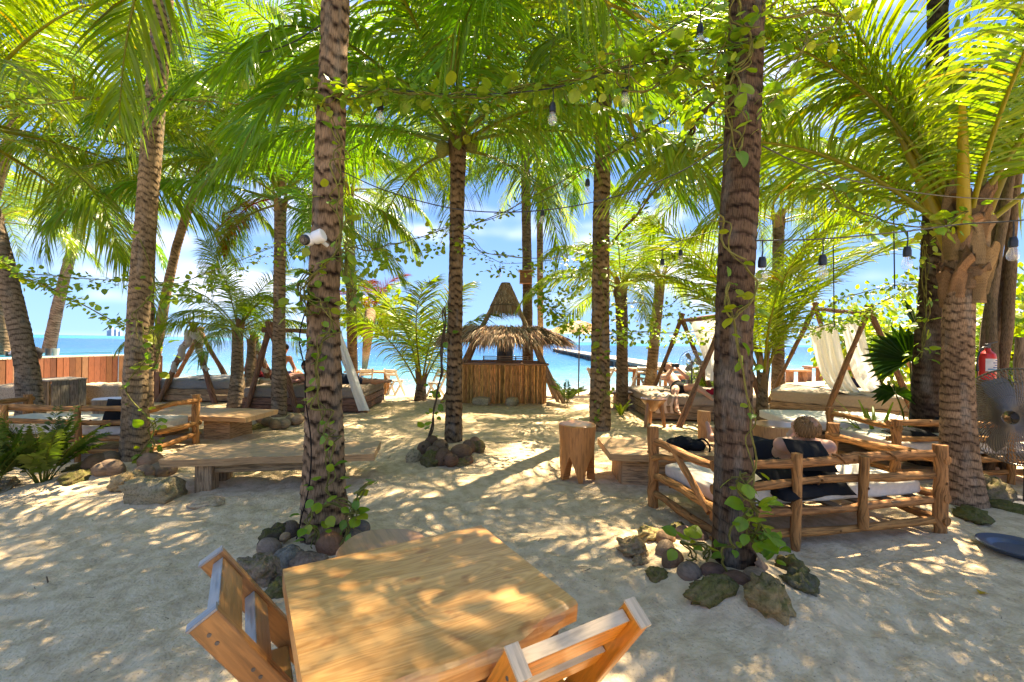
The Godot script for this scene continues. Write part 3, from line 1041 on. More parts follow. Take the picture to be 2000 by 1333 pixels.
func person(label: String, at: Vector3, j: Dictionary, o := {}) -> Node3D:
	var root := thing("person", label, "person", at)
	var q := {}
	for key in j: q[key] = (j[key] as Vector3) - at
	var skin: Color = o.get("skin", lin(0.42, 0.23, 0.145))
	var b := MB.new()
	b.col = skin
	var bones := []
	var face: Vector3 = (o.get("face", Vector3(0, 0, 1)) as Vector3).normalized()
	var up: Vector3 = ((q.head as Vector3) - (q.neck as Vector3)).normalized()
	face = (face - up * face.dot(up)).normalized()
	var sid := up.cross(face)
	var hip: Vector3 = q.hip
	var chest: Vector3 = q.chest
	var w: float = o.get("girth", 1.0)
	bones.append([hip, hip.lerp(chest, 0.55), 0.115 * w, 0.112 * w])
	bones.append([hip.lerp(chest, 0.55), chest, 0.112 * w, 0.12 * w])
	bones.append([q.shl, q.shr, 0.062, 0.062])
	bones.append([q.hpl, q.hpr, 0.095 * w, 0.095 * w])
	bones.append([chest, q.neck, 0.10, 0.055])
	bones.append([chest, (q.shl as Vector3).lerp(chest, 0.4), 0.11, 0.075])
	bones.append([chest, (q.shr as Vector3).lerp(chest, 0.4), 0.11, 0.075])
	bones.append([q.neck, q.head, 0.055, 0.052])
	for s in ["l", "r"]:
		bones.append([q["sh" + s], q["el" + s], 0.052, 0.041])
		bones.append([q["el" + s], q["wr" + s], 0.041, 0.027])
		bones.append([q["hp" + s], (q["hp" + s] as Vector3).lerp(q["kn" + s], 0.5), 0.09 * w, 0.076 * w])
		bones.append([(q["hp" + s] as Vector3).lerp(q["kn" + s], 0.5), q["kn" + s], 0.076 * w, 0.056])
		bones.append([q["kn" + s], (q["kn" + s] as Vector3).lerp(q["an" + s], 0.35), 0.055, 0.056])
		bones.append([(q["kn" + s] as Vector3).lerp(q["an" + s], 0.35), q["an" + s], 0.056, 0.037])
		bones.append([q["an" + s], q["to" + s], 0.038, 0.024])
	skin_mesh(b, bones, o.get("cell", 0.016), 0.03)
	var hd: Vector3 = q.head
	var head := [[hd + up * 0.035 - face * 0.015, hd + up * 0.03 + face * 0.02, 0.088, 0.082], [hd - up * 0.03 + face * 0.03, hd - up * 0.075 + face * 0.06, 0.066, 0.036], [hd - up * 0.10 - face * 0.02, hd - up * 0.02 - face * 0.02, 0.052, 0.06],
		[hd + face * 0.098 + up * 0.012, hd + face * 0.122 - up * 0.022, 0.010, 0.016], [hd + face * 0.09 + up * 0.032 - sid * 0.04, hd + face * 0.09 + up * 0.032 + sid * 0.04, 0.014, 0.014],
		[hd + face * 0.092 - up * 0.052 - sid * 0.016, hd + face * 0.092 - up * 0.052 + sid * 0.016, 0.011, 0.011]]
	for s in [-1.0, 1.0]: head.append([hd + sid * 0.084 * s + up * 0.018 - face * 0.01, hd + sid * 0.088 * s - up * 0.028, 0.016, 0.011])
	skin_mesh(b, head, o.get("fine", 0.009), 0.018)
	for s in ["l", "r"]:
		var dir := ((q["wr" + s] as Vector3) - (q["el" + s] as Vector3)).normalized()
		if o.has("hand"): dir = (dir + (o.hand as Vector3)).normalized()
		skin_mesh(b, hand_bones(q["wr" + s], dir, o.get("palm", Vector3(0, -1, 0.2)), 0.35), o.get("fine", 0.009) * 0.62, 0.008)
	part("body", b, M.skin, root)
	var eyes := MB.new()
	for s in [-1.0, 1.0]:
		eyes.col = lin(0.7, 0.68, 0.64)
		var ep = hd + face * 0.086 + up * 0.012 + sid * 0.033 * s
		eyes.lump(5, 8, func(d): return ep + (d as Vector3) * 0.0125)
		eyes.col = lin(0.03, 0.02, 0.015)
		eyes.lump(4, 6, func(d): return ep + face * 0.009 + (d as Vector3) * 0.006)
	part("eyes", eyes, M.paint, root)
	# hair as a cap of strands-like lumps
	var hc: Color = o.get("hair", lin(0.03, 0.02, 0.014))
	var hb := MB.new()
	var long: float = o.get("long", 0.0)
	hb.lump(30, 64, func(d):
		var v: Vector3 = d
		var fr := v.dot(face)
		var ud := v.dot(up)
		var k := 0.104 + 0.006 * sin(atan2(v.dot(sid), fr) * 23.0 + ud * 4.0) + 0.004 * sin(atan2(v.dot(sid), fr) * 41.0 - ud * 9.0) + 0.004 * sin(ud * 31.0 + fr * 9.0)
		var thr := 0.2 + ud * 0.9
		if fr > thr: k = lerpf(k, 0.078, smoothstep(thr, thr + 0.25, fr))
		if ud < -0.25: k = lerpf(k, 0.074, smoothstep(-0.25, -0.6, ud)) + long * maxf(0.0, -fr) * 0.5
		return hd + up * 0.026 - face * 0.014 + v * k,
		func(d):
			var v: Vector3 = d
			if o.get("bald", false) and v.dot(up) > 0.62 and v.dot(sid) < 0.05 and v.dot(sid) > -0.5 and v.dot(face) < 0.45: return skin.lerp(hc, 0.3)
			return hc * (0.75 + 0.4 * sin(atan2(v.dot(sid), v.dot(face)) * 29.0) * sin(v.dot(up) * 9.0)))
	part("hair", hb, M.straw, root)
	# swimwear or shorts over the hips
	if o.has("wear"):
		var sb := MB.new()
		sb.col = o.wear
		var len: float = o.get("wear_long", 0.45)
		var sbones := [[q.hpl, q.hpr, 0.108 * w, 0.108 * w], [hip, hip.lerp(chest, 0.28), 0.128 * w, 0.122 * w]]
		for s in ["l", "r"]: sbones.append([q["hp" + s], (q["hp" + s] as Vector3).lerp(q["kn" + s], len), 0.103 * w, 0.092 * w])
		skin_mesh(sb, sbones, 0.016, 0.03)
		part("shorts", sb, M.fabric, root)
	if o.has("shirt"):
		var tb := MB.new()
		tb.col = o.shirt
		var tbones := [[hip, chest, 0.128 * w, 0.132 * w], [q.shl, q.shr, 0.073, 0.073], [chest, (q.shl as Vector3).lerp(chest, 0.4), 0.122, 0.085], [chest, (q.shr as Vector3).lerp(chest, 0.4), 0.122, 0.085]]
		for s in ["l", "r"]: tbones.append([q["sh" + s], (q["sh" + s] as Vector3).lerp(q["el" + s], 0.7), 0.066, 0.06])
		skin_mesh(tb, tbones, 0.016, 0.03)
		part("shirt", tb, M.fabric, root)
	return root

# joints of a seated or lying figure from a few points
func pose(hip: Vector3, chest: Vector3, head: Vector3, right: Vector3, kl: Vector3, al: Vector3, kr: Vector3, ar: Vector3, el: Vector3, wl: Vector3, er: Vector3, wr: Vector3, toe: Vector3) -> Dictionary:
	var r := right.normalized()
	var nk := chest.lerp(head, 0.55)
	return {"hip": hip, "chest": chest, "neck": nk, "head": head, "shl": chest.lerp(nk, 0.35) - r * 0.175, "shr": chest.lerp(nk, 0.35) + r * 0.175, "hpl": hip - r * 0.085, "hpr": hip + r * 0.085,
		"knl": kl, "anl": al, "knr": kr, "anr": ar, "ell": el, "wrl": wl, "elr": er, "wrr": wr, "tol": al + toe.normalized() * 0.17, "tor": ar + toe.normalized() * 0.17}

# ---------------------------------------------------------------- furniture
func log_bar(b: MB, a: Vector3, e: Vector3, r: float, wob := 0.012, sides := 12) -> void:
	var pts := PackedVector3Array()
	var rad := PackedFloat32Array()
	var m := maxi(4, int(a.distance_to(e) / 0.09))
	var s := rr(0, 9)
	var d := (e - a).normalized()
	var x := d.cross(Vector3(0.31, 0.9, 0.2)).normalized()
	var y := x.cross(d)
	for k in m + 1:
		var f := float(k) / m
		var env := sin(PI * f) * 0.8 + 0.2
		pts.append(a.lerp(e, f) + (x * sin(f * 5.0 + s) + y * sin(f * 7.0 + s * 2.0) * 0.7) * wob * env)
		rad.append(r * (1.0 + 0.09 * sin(f * 9.0 + s * 3.0) + 0.07 * sin(f * 23.0 + s) + rr(-0.03, 0.03)))
	b.tube(pts, rad, sides, true, 0.10, s)
	# a few knots
	for k in int(m / 5.0):
		var f := rr(0.1, 0.9)
		var p := a.lerp(e, f)
		var ang := rr(0, TAU)
		var o := (x * cos(ang) + y * sin(ang)) * r * 0.85
		var cc := b.col
		b.col = cc * 0.5
		b.lump(5, 7, func(v): return p + o + (v as Vector3) * r * 0.32)
		b.col = cc

const LOGC := Color(0.43, 0.205, 0.065)
func sofa(label: String, at: Vector3, yaw: float, len: float, dep: float, mids: Array, sd: int, o := {}) -> Node3D:
	var root := thing("log_sofa", label, "log sofa", at, yaw, "rustic log sofas with mattresses")
	R.seed = sd
	var post := func(p: Vector3, h: float, r: float):
		var b := MB.new()
		b.col = vary(LOGC, 0.15)
		b.uo = rr(0, 5)
		log_bar(b, p - Vector3(0, 0.05, 0), p + Vector3(rr(-0.015, 0.015), h, rr(-0.015, 0.015)), r, 0.006)
		part("post", b, M.rough_wood, root)
	var rail := func(a: Vector3, e: Vector3, r: float):
		var b := MB.new()
		b.col = vary(LOGC, 0.22)
		b.uo = rr(0, 5)
		log_bar(b, a, e, r, 0.014)
		part("rail", b, M.rough_wood, root)
	var h: float = o.get("h", 0.68)
	for p in [Vector3(0, 0, 0), Vector3(len, 0, 0), Vector3(0, 0, -dep), Vector3(len, 0, -dep)]: post.call(p, h + rr(-0.03, 0.05), 0.047)
	for x in mids: post.call(Vector3(x[0], x[2], 0.012), x[1] - x[2], 0.034)
	for y in [0.10, 0.255, 0.47, 0.635]:
		rail.call(Vector3(-0.07, y + rr(-0.01, 0.01), -0.03), Vector3(len + 0.07, y + rr(-0.015, 0.015), -0.03), 0.036 if y > 0.6 else 0.031)
	for side in [0, 1]:
		if o.get("open", -1) == side: continue
		for y in [0.12, 0.30, 0.60]:
			rail.call(Vector3(len * side, y, 0.05), Vector3(len * side, y + rr(-0.02, 0.02), -dep - 0.06), 0.033)
	if o.get("brace", false):
		rail.call(Vector3(-0.025, 0.60, -dep * 0.62), Vector3(-0.025, 0.26, -0.12), 0.028)
		rail.call(Vector3(-0.025, 0.44, -dep), Vector3(-0.025, 0.56, -dep * 0.55), 0.026)
	rail.call(Vector3(0, 0.26, -dep), Vector3(len, 0.26, -dep), 0.033)
	for k in 7:
		var sl := MB.new()
		sl.col = vary(lin(0.22, 0.13, 0.06), 0.2)
		sl.bx(Vector3(0.15 + (len - 0.3) * k / 6.0, 0.275, -dep * 0.5), Vector3(0.09, 0.02, dep - 0.02))
		part("slat", sl, M.wood, root)
	var m := MB.new()
	m.col = lin(0.62, 0.57, 0.47)
	m.pad(Transform3D(Basis(), Vector3(len * 0.5, 0.35, -dep * 0.5 - 0.02)), Vector3(len - 0.13, 0.125, dep - 0.14), 0.035, 18, 0.012, 0.004, sd)
	part("mattress", m, M.fabric, root)
	return root

func cushion(label: String, t: Transform3D, size: Vector3, c: Color, sd: int, group := "") -> void:
	var b := MB.new()
	b.col = c
	var h := size * 0.5
	for s in [-1, 1]:
		b.sheet(14, 14, func(i, j):
			var a: float = i * 2 - 1
			var e: float = j * 2 - 1
			var k := pow(maxf(0.0, (1.0 - pow(absf(a), 2.6)) * (1.0 - pow(absf(e), 2.6))), 0.55)
			var pin := 1.0 - 0.07 * (1.0 - absf(a * e)) * maxf(absf(a), absf(e))
			return t.basis * Vector3(a * h.x * pin, s * h.y * k + 0.006 * sin(a * 7.0 + sd) * sin(e * 6.0 + sd * 2.0) * k, e * h.z * pin))
	solo("cushion", b, M.fabric, label, "cushion", t.origin, 0.0, group)

func slab_table(label: String, at: Vector3, yaw: float, len: float, wid: float, top: float, th: float, legs: Array, c: Color, sd: int, m: Material, block := false) -> Node3D:
	R.seed = sd
	var root := thing("low_table", label, "low table", at, yaw)
	var b := MB.new()
	b.col = c
	# a slab with waney long edges
	var n := 24
	var up := []
	for k in n + 1:
		var x := len * (float(k) / n - 0.5)
		var e := 0.5 * wid + 0.02 * sin(k * 0.55 + sd) + 0.012 * sin(k * 1.3 + sd * 2.0)
		var f := 0.5 * wid + 0.02 * sin(k * 0.45 + sd * 3.0) + 0.01 * sin(k * 1.1)
		up.append([Vector3(x, top, -e), Vector3(x, top, f)])
	for k in n:
		var a = up[k]
		var d = up[k + 1]
		var u0 := Vector2(a[0].x, a[0].z)
		b.flat([a[0], a[1], d[1], d[0]], [u0, Vector2(a[1].x, a[1].z), Vector2(d[1].x, d[1].z), Vector2(d[0].x, d[0].z)])
		var dn := Vector3(0, -th, 0)
		var inn := Vector3(0, -th, 0.03)
		b.flat([a[0] + inn, d[0] + inn, d[1] + dn - Vector3(0, 0, 0.03), a[1] + dn - Vector3(0, 0, 0.03)])
		b.flat([a[1], a[1] + dn - Vector3(0, 0, 0.03), d[1] + dn - Vector3(0, 0, 0.03), d[1]], [Vector2(a[1].x, 0), Vector2(a[1].x, -th), Vector2(d[1].x, -th), Vector2(d[1].x, 0)])
		b.flat([a[0], d[0], d[0] + inn, a[0] + inn], [Vector2(a[0].x, 0), Vector2(d[0].x, 0), Vector2(d[0].x, -th), Vector2(a[0].x, -th)])
	for k in [0, n]:
		var a = up[k]
		b.flat([a[0], a[1], a[1] + Vector3(0, -th, -0.03), a[0] + Vector3(0, -th, 0.03)], [Vector2(0, a[0].z), Vector2(0, a[1].z), Vector2(0.1, a[1].z), Vector2(0.1, a[0].z)])
	part("table_top", b, m, root)
	for l in legs:
		var q := MB.new()
		q.col = vary(c * 0.8, 0.12)
		q.uo = rr(0, 4)
		q.bx(Vector3(l[0], (top - th) * 0.5 - 0.02, l[1]), Vector3(l[2], top - th + 0.038, l[3]), 0.012)
		part("leg", q, M.rough_wood, root)
	if not block and legs.size() >= 4:
		for z in [legs[0][1], legs[1][1]]:
			var q := MB.new()
			q.col = vary(c * 0.75, 0.1)
			q.bx(Vector3(0, top - th - 0.05, z), Vector3(absf(legs[0][0]) * 2.0 - 0.16, 0.085, 0.09), 0.008)
			part("beam", q, M.rough_wood, root)
	return root

# a stool cut from one trunk, with toothed legs
func stump_stool(label: String, at: Vector3, r: float, h: float, legs: int, cut: float, c: Color, sd: int) -> void:
	R.seed = sd
	var root := thing("stump_stool", label, "stool", at, sd * 0.7)
	var b := MB.new()
	var n := legs * 12
	var rows := 9
	var out := func(a: float, f: float) -> float:
		return r * (1.0 + 0.04 * sin(a * 2.0 + sd) + 0.03 * sin(a * 5.0 + sd)) * (1.0 - 0.10 * sin(f * PI * 0.8) + 0.05 * f)
	for shell in 2:
		var first := b.v.size()
		for i in rows + 1:
			for k in n + 1:
				var a := TAU * (k % n) / n
				var g := fmod(float(k % n) / 12.0, 1.0)
				var gap := absf(g - 0.5) * 2.0           # 1 at the leg, 0 in the gap
				var lowest := cut * pow(clampf((0.82 - gap) / 0.82, 0.0, 1.0), 0.75)
				var y := lerpf(h - 0.012, lowest, float(i) / rows)
				var q := (out.call(a, 1.0 - y / h) as float) * (1.0 if shell == 0 else 0.55)
				var dir := Vector3(cos(a), 0, sin(a))
				b.col = c * (1.0 + 0.18 * sin(a * 3.0 + sd) * sin(y * 4.0))
				b.add(dir * q + Vector3.UP * y, dir if shell == 0 else -dir, Vector2(y, a * r))
		for i in rows:
			for k in n:
				var a := first + i * (n + 1) + k
				b.quad(a, a + 1, a + n + 2, a + n + 1)
		if shell == 1:
			for k in n:
				var a := rows * (n + 1) + k
				var e := first + a
				var p := [b.v[a], b.v[a + 1], b.v[e + 1], b.v[e]]
				b.flat(p)
	part("trunk_body", b, M.wood, root)
	var t := MB.new()
	t.col = c * 1.1
	var cc := t.add(Vector3(0, h, 0), Vector3.UP, Vector2.ZERO)
	var ring := []
	for s in 2:
		for k in n:
			var a := TAU * k / n
			var q := (out.call(a, 0.0) as float) * (0.94 if s == 0 else 1.0)
			ring.append(t.add(Vector3(cos(a) * q, h if s == 0 else h - 0.012, sin(a) * q), Vector3.UP if s == 0 else Vector3(cos(a), 0.8, sin(a)).normalized(), Vector2(cos(a) * q * 0.6, sin(a) * q * 0.6)))
	for k in n:
		t.tri(cc, ring[k], ring[(k + 1) % n])
		t.quad(ring[k], ring[(k + 1) % n], ring[n + (k + 1) % n], ring[n + k])
	part("top", t, M.varnish, root)

# chair with crossed plank legs; it looks along -z
func cross_chair(label: String, at: Vector3, yaw: float, c: Color, edge: Color, m: Material, group := "", fine := true) -> Node3D:
	R.seed = int(at.x * 100.0 + at.z * 37.0 + 500.0)
	var root := thing("chair", label, "chair", at, yaw, group)
	var w := 0.40
	for s in [-1, 1]:
		var b := MB.new()
		b.col = vary(c, 0.06)
		b.uo = rr(0, 3)
		var x: float = s * (w * 0.5 - 0.018)
		b.plank(Vector3(x, -0.02, -0.52), Vector3(x, 0.80, 0.03), 0.072, 0.034, Vector3(0, 0, 1), 0.005)
		var leg := part("back_post", b, m, root)
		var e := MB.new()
		e.col = edge  # wear and painted light share this colour on the post ends
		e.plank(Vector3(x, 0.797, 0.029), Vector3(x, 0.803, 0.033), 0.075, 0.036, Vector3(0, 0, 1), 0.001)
		part("worn_lit_end", e, M.varnish, leg)
		for y in [0.76, 0.735, 0.64, 0.615, 0.46]:
			var sc := MB.new()
			sc.col = lin(0.10, 0.085, 0.07)
			sc.lathe([Vector2(0.0055, 0.0), Vector2(0.005, 0.0018), Vector2(0.0, 0.0018)], 8, Vector3(x + s * 0.0172, y, 0.03 - (0.80 - y) * 0.67 + (0.012 if y > 0.7 else -0.004)), Basis(Vector3(0, 0, 1), -PI / 2 * s))
			part("screw", sc, M.paint, leg)
		var d := MB.new()
		d.col = vary(c, 0.06)
		d.plank(Vector3(x - s * 0.037, -0.02, -0.02), Vector3(x - s * 0.037, 0.435, -0.44), 0.075, 0.03, Vector3(0, 0, 1), 0.005)
		part("cross_leg", d, m, root)
	for y in [0.748, 0.628]:
		var b := MB.new()
		b.col = vary(c, 0.05)
		b.uo = rr(0, 3)
		var z: float = 0.03 - (0.80 - y) * 0.67
		b.plank(Vector3(-w * 0.5 + 0.036, y, z - 0.012), Vector3(w * 0.5 - 0.036, y, z - 0.012), 0.098 if y > 0.7 else 0.07, 0.034, Vector3(0, 0.83, 0.56), 0.005)
		var rl := part("back_rail", b, m, root)
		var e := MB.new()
		e.col = edge  # thin strip paints light along the top of the rail, besides wear
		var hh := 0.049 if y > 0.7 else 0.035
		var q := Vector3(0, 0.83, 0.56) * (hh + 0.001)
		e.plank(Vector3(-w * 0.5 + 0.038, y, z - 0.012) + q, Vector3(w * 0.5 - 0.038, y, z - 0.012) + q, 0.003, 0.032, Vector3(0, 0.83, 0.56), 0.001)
		part("worn_lit_edge", e, M.varnish, rl)
	for k in 5:
		var b := MB.new()
		b.col = vary(c * 0.85, 0.08)
		b.bx(Vector3(0, 0.448, -0.16 - k * 0.078), Vector3(w - 0.08, 0.02, 0.066), 0.004)
		part("seat_slat", b, m, root)
	for z in [-0.26, -0.42]:
		var b := MB.new()
		b.col = vary(c * 0.8, 0.08)
		b.bx(Vector3(0, 0.42, z), Vector3(w - 0.11, 0.035, 0.03), 0.003)
		part("stretcher", b, m, root)
	return root

func daybed(label: String, at: Vector3, yaw: float, w: float, d: float, top: float, mc: Color, wc: Color, sd: int, blanket := Color(0, 0, 0, 0)) -> void:
	R.seed = sd
	var root := thing("daybed", label, "daybed", at, yaw, "beach daybeds under tent frames")
	for k in 2:
		for z in [0.0, -d + 0.04]:
			var b := MB.new()
			b.col = vary(wc, 0.2)
			b.uo = rr(0, 3)
			b.bx(Vector3(w * 0.5, 0.10 + k * 0.135, z - 0.02), Vector3(w, 0.128, 0.04), 0.006)
			part("board", b, M.rough_wood, root)
		for x in [0.02, w - 0.02]:
			var b := MB.new()
			b.col = vary(wc, 0.2)
			b.bx(Vector3(x, 0.10 + k * 0.135, -d * 0.5), Vector3(0.04, 0.128, d - 0.085), 0.006)
			part("board", b, M.rough_wood, root)
	for x in [0.09, w - 0.09]:
		for z in [-0.09, -d + 0.09]:
			var b := MB.new()
			b.col = wc * 0.8
			b.bx(Vector3(x, 0.08, z), Vector3(0.08, 0.26, 0.08))
			part("leg", b, M.rough_wood, root)
	var m := MB.new()
	m.col = mc
	m.pad(Transform3D(Basis(), Vector3(w * 0.5, 0.17 + top * 0.5, -d * 0.5)), Vector3(w - 0.02, top - 0.24, d - 0.02), 0.06, 20, 0.02, 0.012, sd)
	part("mattress", m, M.fabric, root)
	if blanket.a > 0.0:
		var b := MB.new()
		b.col = blanket
		b.sheet(30, 20, func(i, j): return Vector3(w * (0.30 + 0.36 * i + 0.05 * sin(j * 5.0)), top + 0.035 + 0.05 * absf(sin(i * 9.0 + j * 4.0 + sin(j * 7.0))) * (1.0 - absf(i - 0.5)), -0.06 - 0.55 * j - 0.05 * sin(i * 8.0)))
		part("blanket", b, M.fabric, root)

func tent_frame(label: String, apex: Array, feet: Array, r: float, c: Color, wraps := []) -> void:
	# each apex has two feet; a ridge pole joins the apexes
	var at: Vector3 = feet[0]
	var root := thing("tent_frame", label, "tent frame", at, 0.0, "A-frame poles over the daybeds")
	for k in feet.size():
		var a: Vector3 = apex[k / 2]
		var f: Vector3 = feet[k]
		var b := MB.new()
		b.col = vary(c, 0.2)
		var over := (a - f).normalized() * 0.12
		log_bar(b, f - at - over * 0.6, a - at + over + Vector3(0, 0, 0.03 * (k % 2)), r, 0.01, 10)
		var po := part("pole", b, M.rough_wood, root)
		if k in wraps:
			var cb := MB.new()
			cb.col = lin(0.66, 0.62, 0.55)
			var pts := PackedVector3Array()
			var rad := PackedFloat32Array()
			for i in 60:
				var s := i / 59.0
				var d := (a - f)
				var x := d.cross(Vector3(0, 0, 1)).normalized()
				var y := x.cross(d.normalized())
				pts.append(f.lerp(a, 0.42 + 0.52 * s) - at + (x * cos(s * 16.0) + y * sin(s * 16.0)) * r * 0.4)
				rad.append(0.062 + 0.03 * s + 0.006 * sin(i * 1.3))
			cb.tube(pts, rad, 7)
			part("cloth_wrap", cb, M.curtain, po)
	if apex.size() > 1:
		var b := MB.new()
		b.col = vary(c, 0.2)
		var e: Vector3 = (apex[1] - apex[0]).normalized() * 0.15
		log_bar(b, apex[0] - at - e - Vector3(0, 0.05, 0), apex[1] - at + e - Vector3(0, 0.05, 0), r * 0.9, 0.012, 10)
		part("ridge_pole", b, M.rough_wood, root)

func curtain(label: String, a0: Vector3, a1: Vector3, b0: Vector3, b1: Vector3, belly: Vector3, folds: float, sd: int) -> void:
	var b := MB.new()
	b.col = lin(0.88, 0.87, 0.84)
	var nrm := (a1 - a0).cross(b0 - a0).normalized()
	b.sheet(26, 48, func(i, j):
		var p: Vector3 = a0.lerp(a1, j).lerp(b0.lerp(b1, j), i) - a0
		return p + belly * sin(PI * i) + nrm * (0.05 * sin(j * folds * TAU + sin(i * 4.0 + sd) * 0.8 + sd) + 0.02 * sin(j * folds * 13.0 + i * 3.0)) * (0.4 + 0.8 * i), Vector2(2, 1))
	solo("curtain", b, M.curtain, label, "curtain", a0, 0.0, "gauze drapes of the daybed tents")

# straw: many thin blades hanging from a line of roots
func blade(b: MB, p: Vector3, out: Vector3, ln: float, w: float, c: Color) -> void:
	b.col = c
	var s := out.cross(Vector3.UP).normalized()
	s = s.rotated(out.normalized(), rr(-0.8, 0.8))
	var q := p
	var d := out.normalized()
	var first := b.v.size()
	for k in 4:
		var hw = w * [0.5, 0.5, 0.35, 0.06][k]
		var nn := s.cross(d).normalized()
		b.add(q - s * hw, nn, Vector2.ZERO)
		b.add(q + s * hw, nn, Vector2.ZERO)
		d = (d + Vector3.DOWN * rr(0.1, 0.4) + Vector3(rr(-0.12, 0.12), 0, rr(-0.12, 0.12))).normalized()
		q += d * ln / 3.0
	for k in 3: b.quad(first + k * 2, first + k * 2 + 1, first + k * 2 + 3, first + k * 2 + 2)

func cage_fan(label: String, at: Vector3, hub: Vector3, axis: Vector3, r: float, c: Color, wires: int) -> void:
	var root := thing("pedestal_fan", label, "fan", at)
	var h := hub - at
	var z := axis.normalized()
	var bs := Basis(Vector3.UP.cross(z).normalized(), Vector3.UP, z).orthonormalized()
	var cg := MB.new()
	cg.col = c
	for side in [-1.0, 1.0]:
		for k in wires:
			var a := TAU * k / wires
			var pts := PackedVector3Array()
			var rad := PackedFloat32Array()
			for i in 7:
				var f := i / 6.0
				pts.append(h + bs * Vector3(cos(a + f * 0.5) * r * (0.14 + 0.86 * f), sin(a + f * 0.5) * r * (0.14 + 0.86 * f), side * r * 0.30 * sqrt(maxf(0.0, 1.0 - f * f * 0.97))))
				rad.append(r * 0.0085)
			cg.tube(pts, rad, 4, false)
		for q in [0.14, 0.45, 0.72]:
			var pts := PackedVector3Array()
			var rad := PackedFloat32Array()
			for i in 33:
				var a := TAU * i / 32.0
				pts.append(h + bs * Vector3(cos(a) * r * q, sin(a) * r * q, side * r * 0.30 * sqrt(1.0 - q * q)))
				rad.append(r * 0.008)
			cg.tube(pts, rad, 4, false)
	var rim := PackedVector3Array()
	var rr2 := PackedFloat32Array()
	for i in 41:
		var a := TAU * i / 40.0
		rim.append(h + bs * Vector3(cos(a) * r, sin(a) * r, 0))
		rr2.append(r * 0.02)
	cg.tube(rim, rr2, 6, false)
	part("cage", cg, M.metal, root)
	for k in 3:
		var bl := MB.new()
		bl.col = lin(0.17, 0.15, 0.13)
		var a0 := TAU * k / 3.0
		bl.sheet(8, 6, func(i, j):
			var q: float = r * (0.13 + 0.72 * i)
			var a: float = a0 + (j - 0.5) * (0.34 + 0.30 * sin(PI * i))
			return h + bs * Vector3(cos(a) * q, sin(a) * q, (j - 0.5) * r * 0.22))
		part("blade", bl, M.paint, root)
	var mo := MB.new()
	mo.col = lin(0.06, 0.06, 0.065)
	mo.tube(PackedVector3Array([h - z * r * 0.55, h - z * r * 0.5, h - z * r * 0.1, h + z * r * 0.12]), PackedFloat32Array([r * 0.10, r * 0.15, r * 0.15, r * 0.07]), 14)
	part("motor", mo, M.paint, root)
	var st := MB.new()
	st.col = lin(0.05, 0.05, 0.055)
	var foot := Vector3(h.x - z.x * r * 0.35, 0, h.z - z.z * r * 0.35)
	st.bar(foot, Vector3(foot.x, h.y, foot.z), 0.022, 0.018, 10)
	st.lathe([Vector2(0.0, 0.05), Vector2(0.06, 0.045), Vector2(r * 0.75, 0.025), Vector2(r * 0.78, 0.0)], 24, foot)
	part("stand", st, M.paint, root)

# ---------------------------------------------------------------- setting
func ground() -> void:
	var nz := FastNoiseLite.new()
	nz.seed = 11
	nz.frequency = 1.0
	nz.fractal_octaves = 4
	var xs := PackedFloat32Array()
	var zs := PackedFloat32Array()
	var x := -70.0
	while x < 70.0:
		xs.append(x)
		x += 0.055 if absf(x) < 4.6 else clampf(absf(x) * 0.035, 0.1, 3.0)
	var z := 7.0
	while z > -75.0:
		zs.append(z)
		z -= 0.5 if z > 0.2 else (0.05 if z > -5.5 else clampf(absf(z) * 0.014, 0.06, 2.0))
	R.seed = 17
	var steps := []
	for k in 26:
		var p := Vector2(rr(-4.3, 3.6), rr(-5.2, -1.4))
		var dir := Vector2.from_angle(rr(0, TAU))
		for q in 5:
			steps.append([p + dir * 0.34 * q + dir.orthogonal() * (0.09 if q % 2 else -0.09), dir.rotated(rr(-0.2, 0.2)), rr(0.008, 0.02)])
	var b := MB.new()
	for zz in zs:
		for xx in xs:
			var y := gh(xx, zz)
			var k := 1.0 if zz > -14.0 else 0.4
			y += k * (nz.get_noise_2d(xx * 0.35, zz * 0.35) * 0.030 + nz.get_noise_2d(xx * 1.9, zz * 1.9) * 0.026 + nz.get_noise_2d(xx * 5.0 + 30.0, zz * 4.0) * 0.012)
			# rake lines on the left, footprints elsewhere
			var rk := smoothstep(0.1, 0.35, nz.get_noise_2d(xx * 0.5 + 50.0, zz * 0.5)) * (1.0 if xx < 0.2 else 0.35)
			y += rk * 0.006 * sin((zz * 1.0 + xx * 0.35 + nz.get_noise_2d(xx, zz) * 0.25) * 62.0)
			if zz > -7.0 and absf(xx) < 4.7:
				for st in steps:
					var d2: Vector2 = Vector2(xx, zz) - st[0]
					if absf(d2.x) > 0.25 or absf(d2.y) > 0.25: continue
					var e := Vector2(d2.dot(st[1]) / 0.15, d2.cross(st[1]) / 0.07).length()
					y += st[2] * (-exp(-e * e * 1.2) + 0.45 * exp(-(e - 1.5) * (e - 1.5) * 4.0))
			for m in mounds:
				var d := Vector2(xx - m.x, zz - m.y).length()
				if d < m.z: y += m.w * (1.0 - smoothstep(0.15, 1.0, d / m.z))
			b.add(Vector3(xx, y, zz), Vector3.UP, Vector2(xx, zz))
	var w := xs.size()
	for j in zs.size() - 1:
		for i in w - 1:
			var q := j * w + i
			b.quad(q, q + 1, q + w + 1, q + w)
	b.smooth(0, 0)
	struct("sand", b, M.sand)

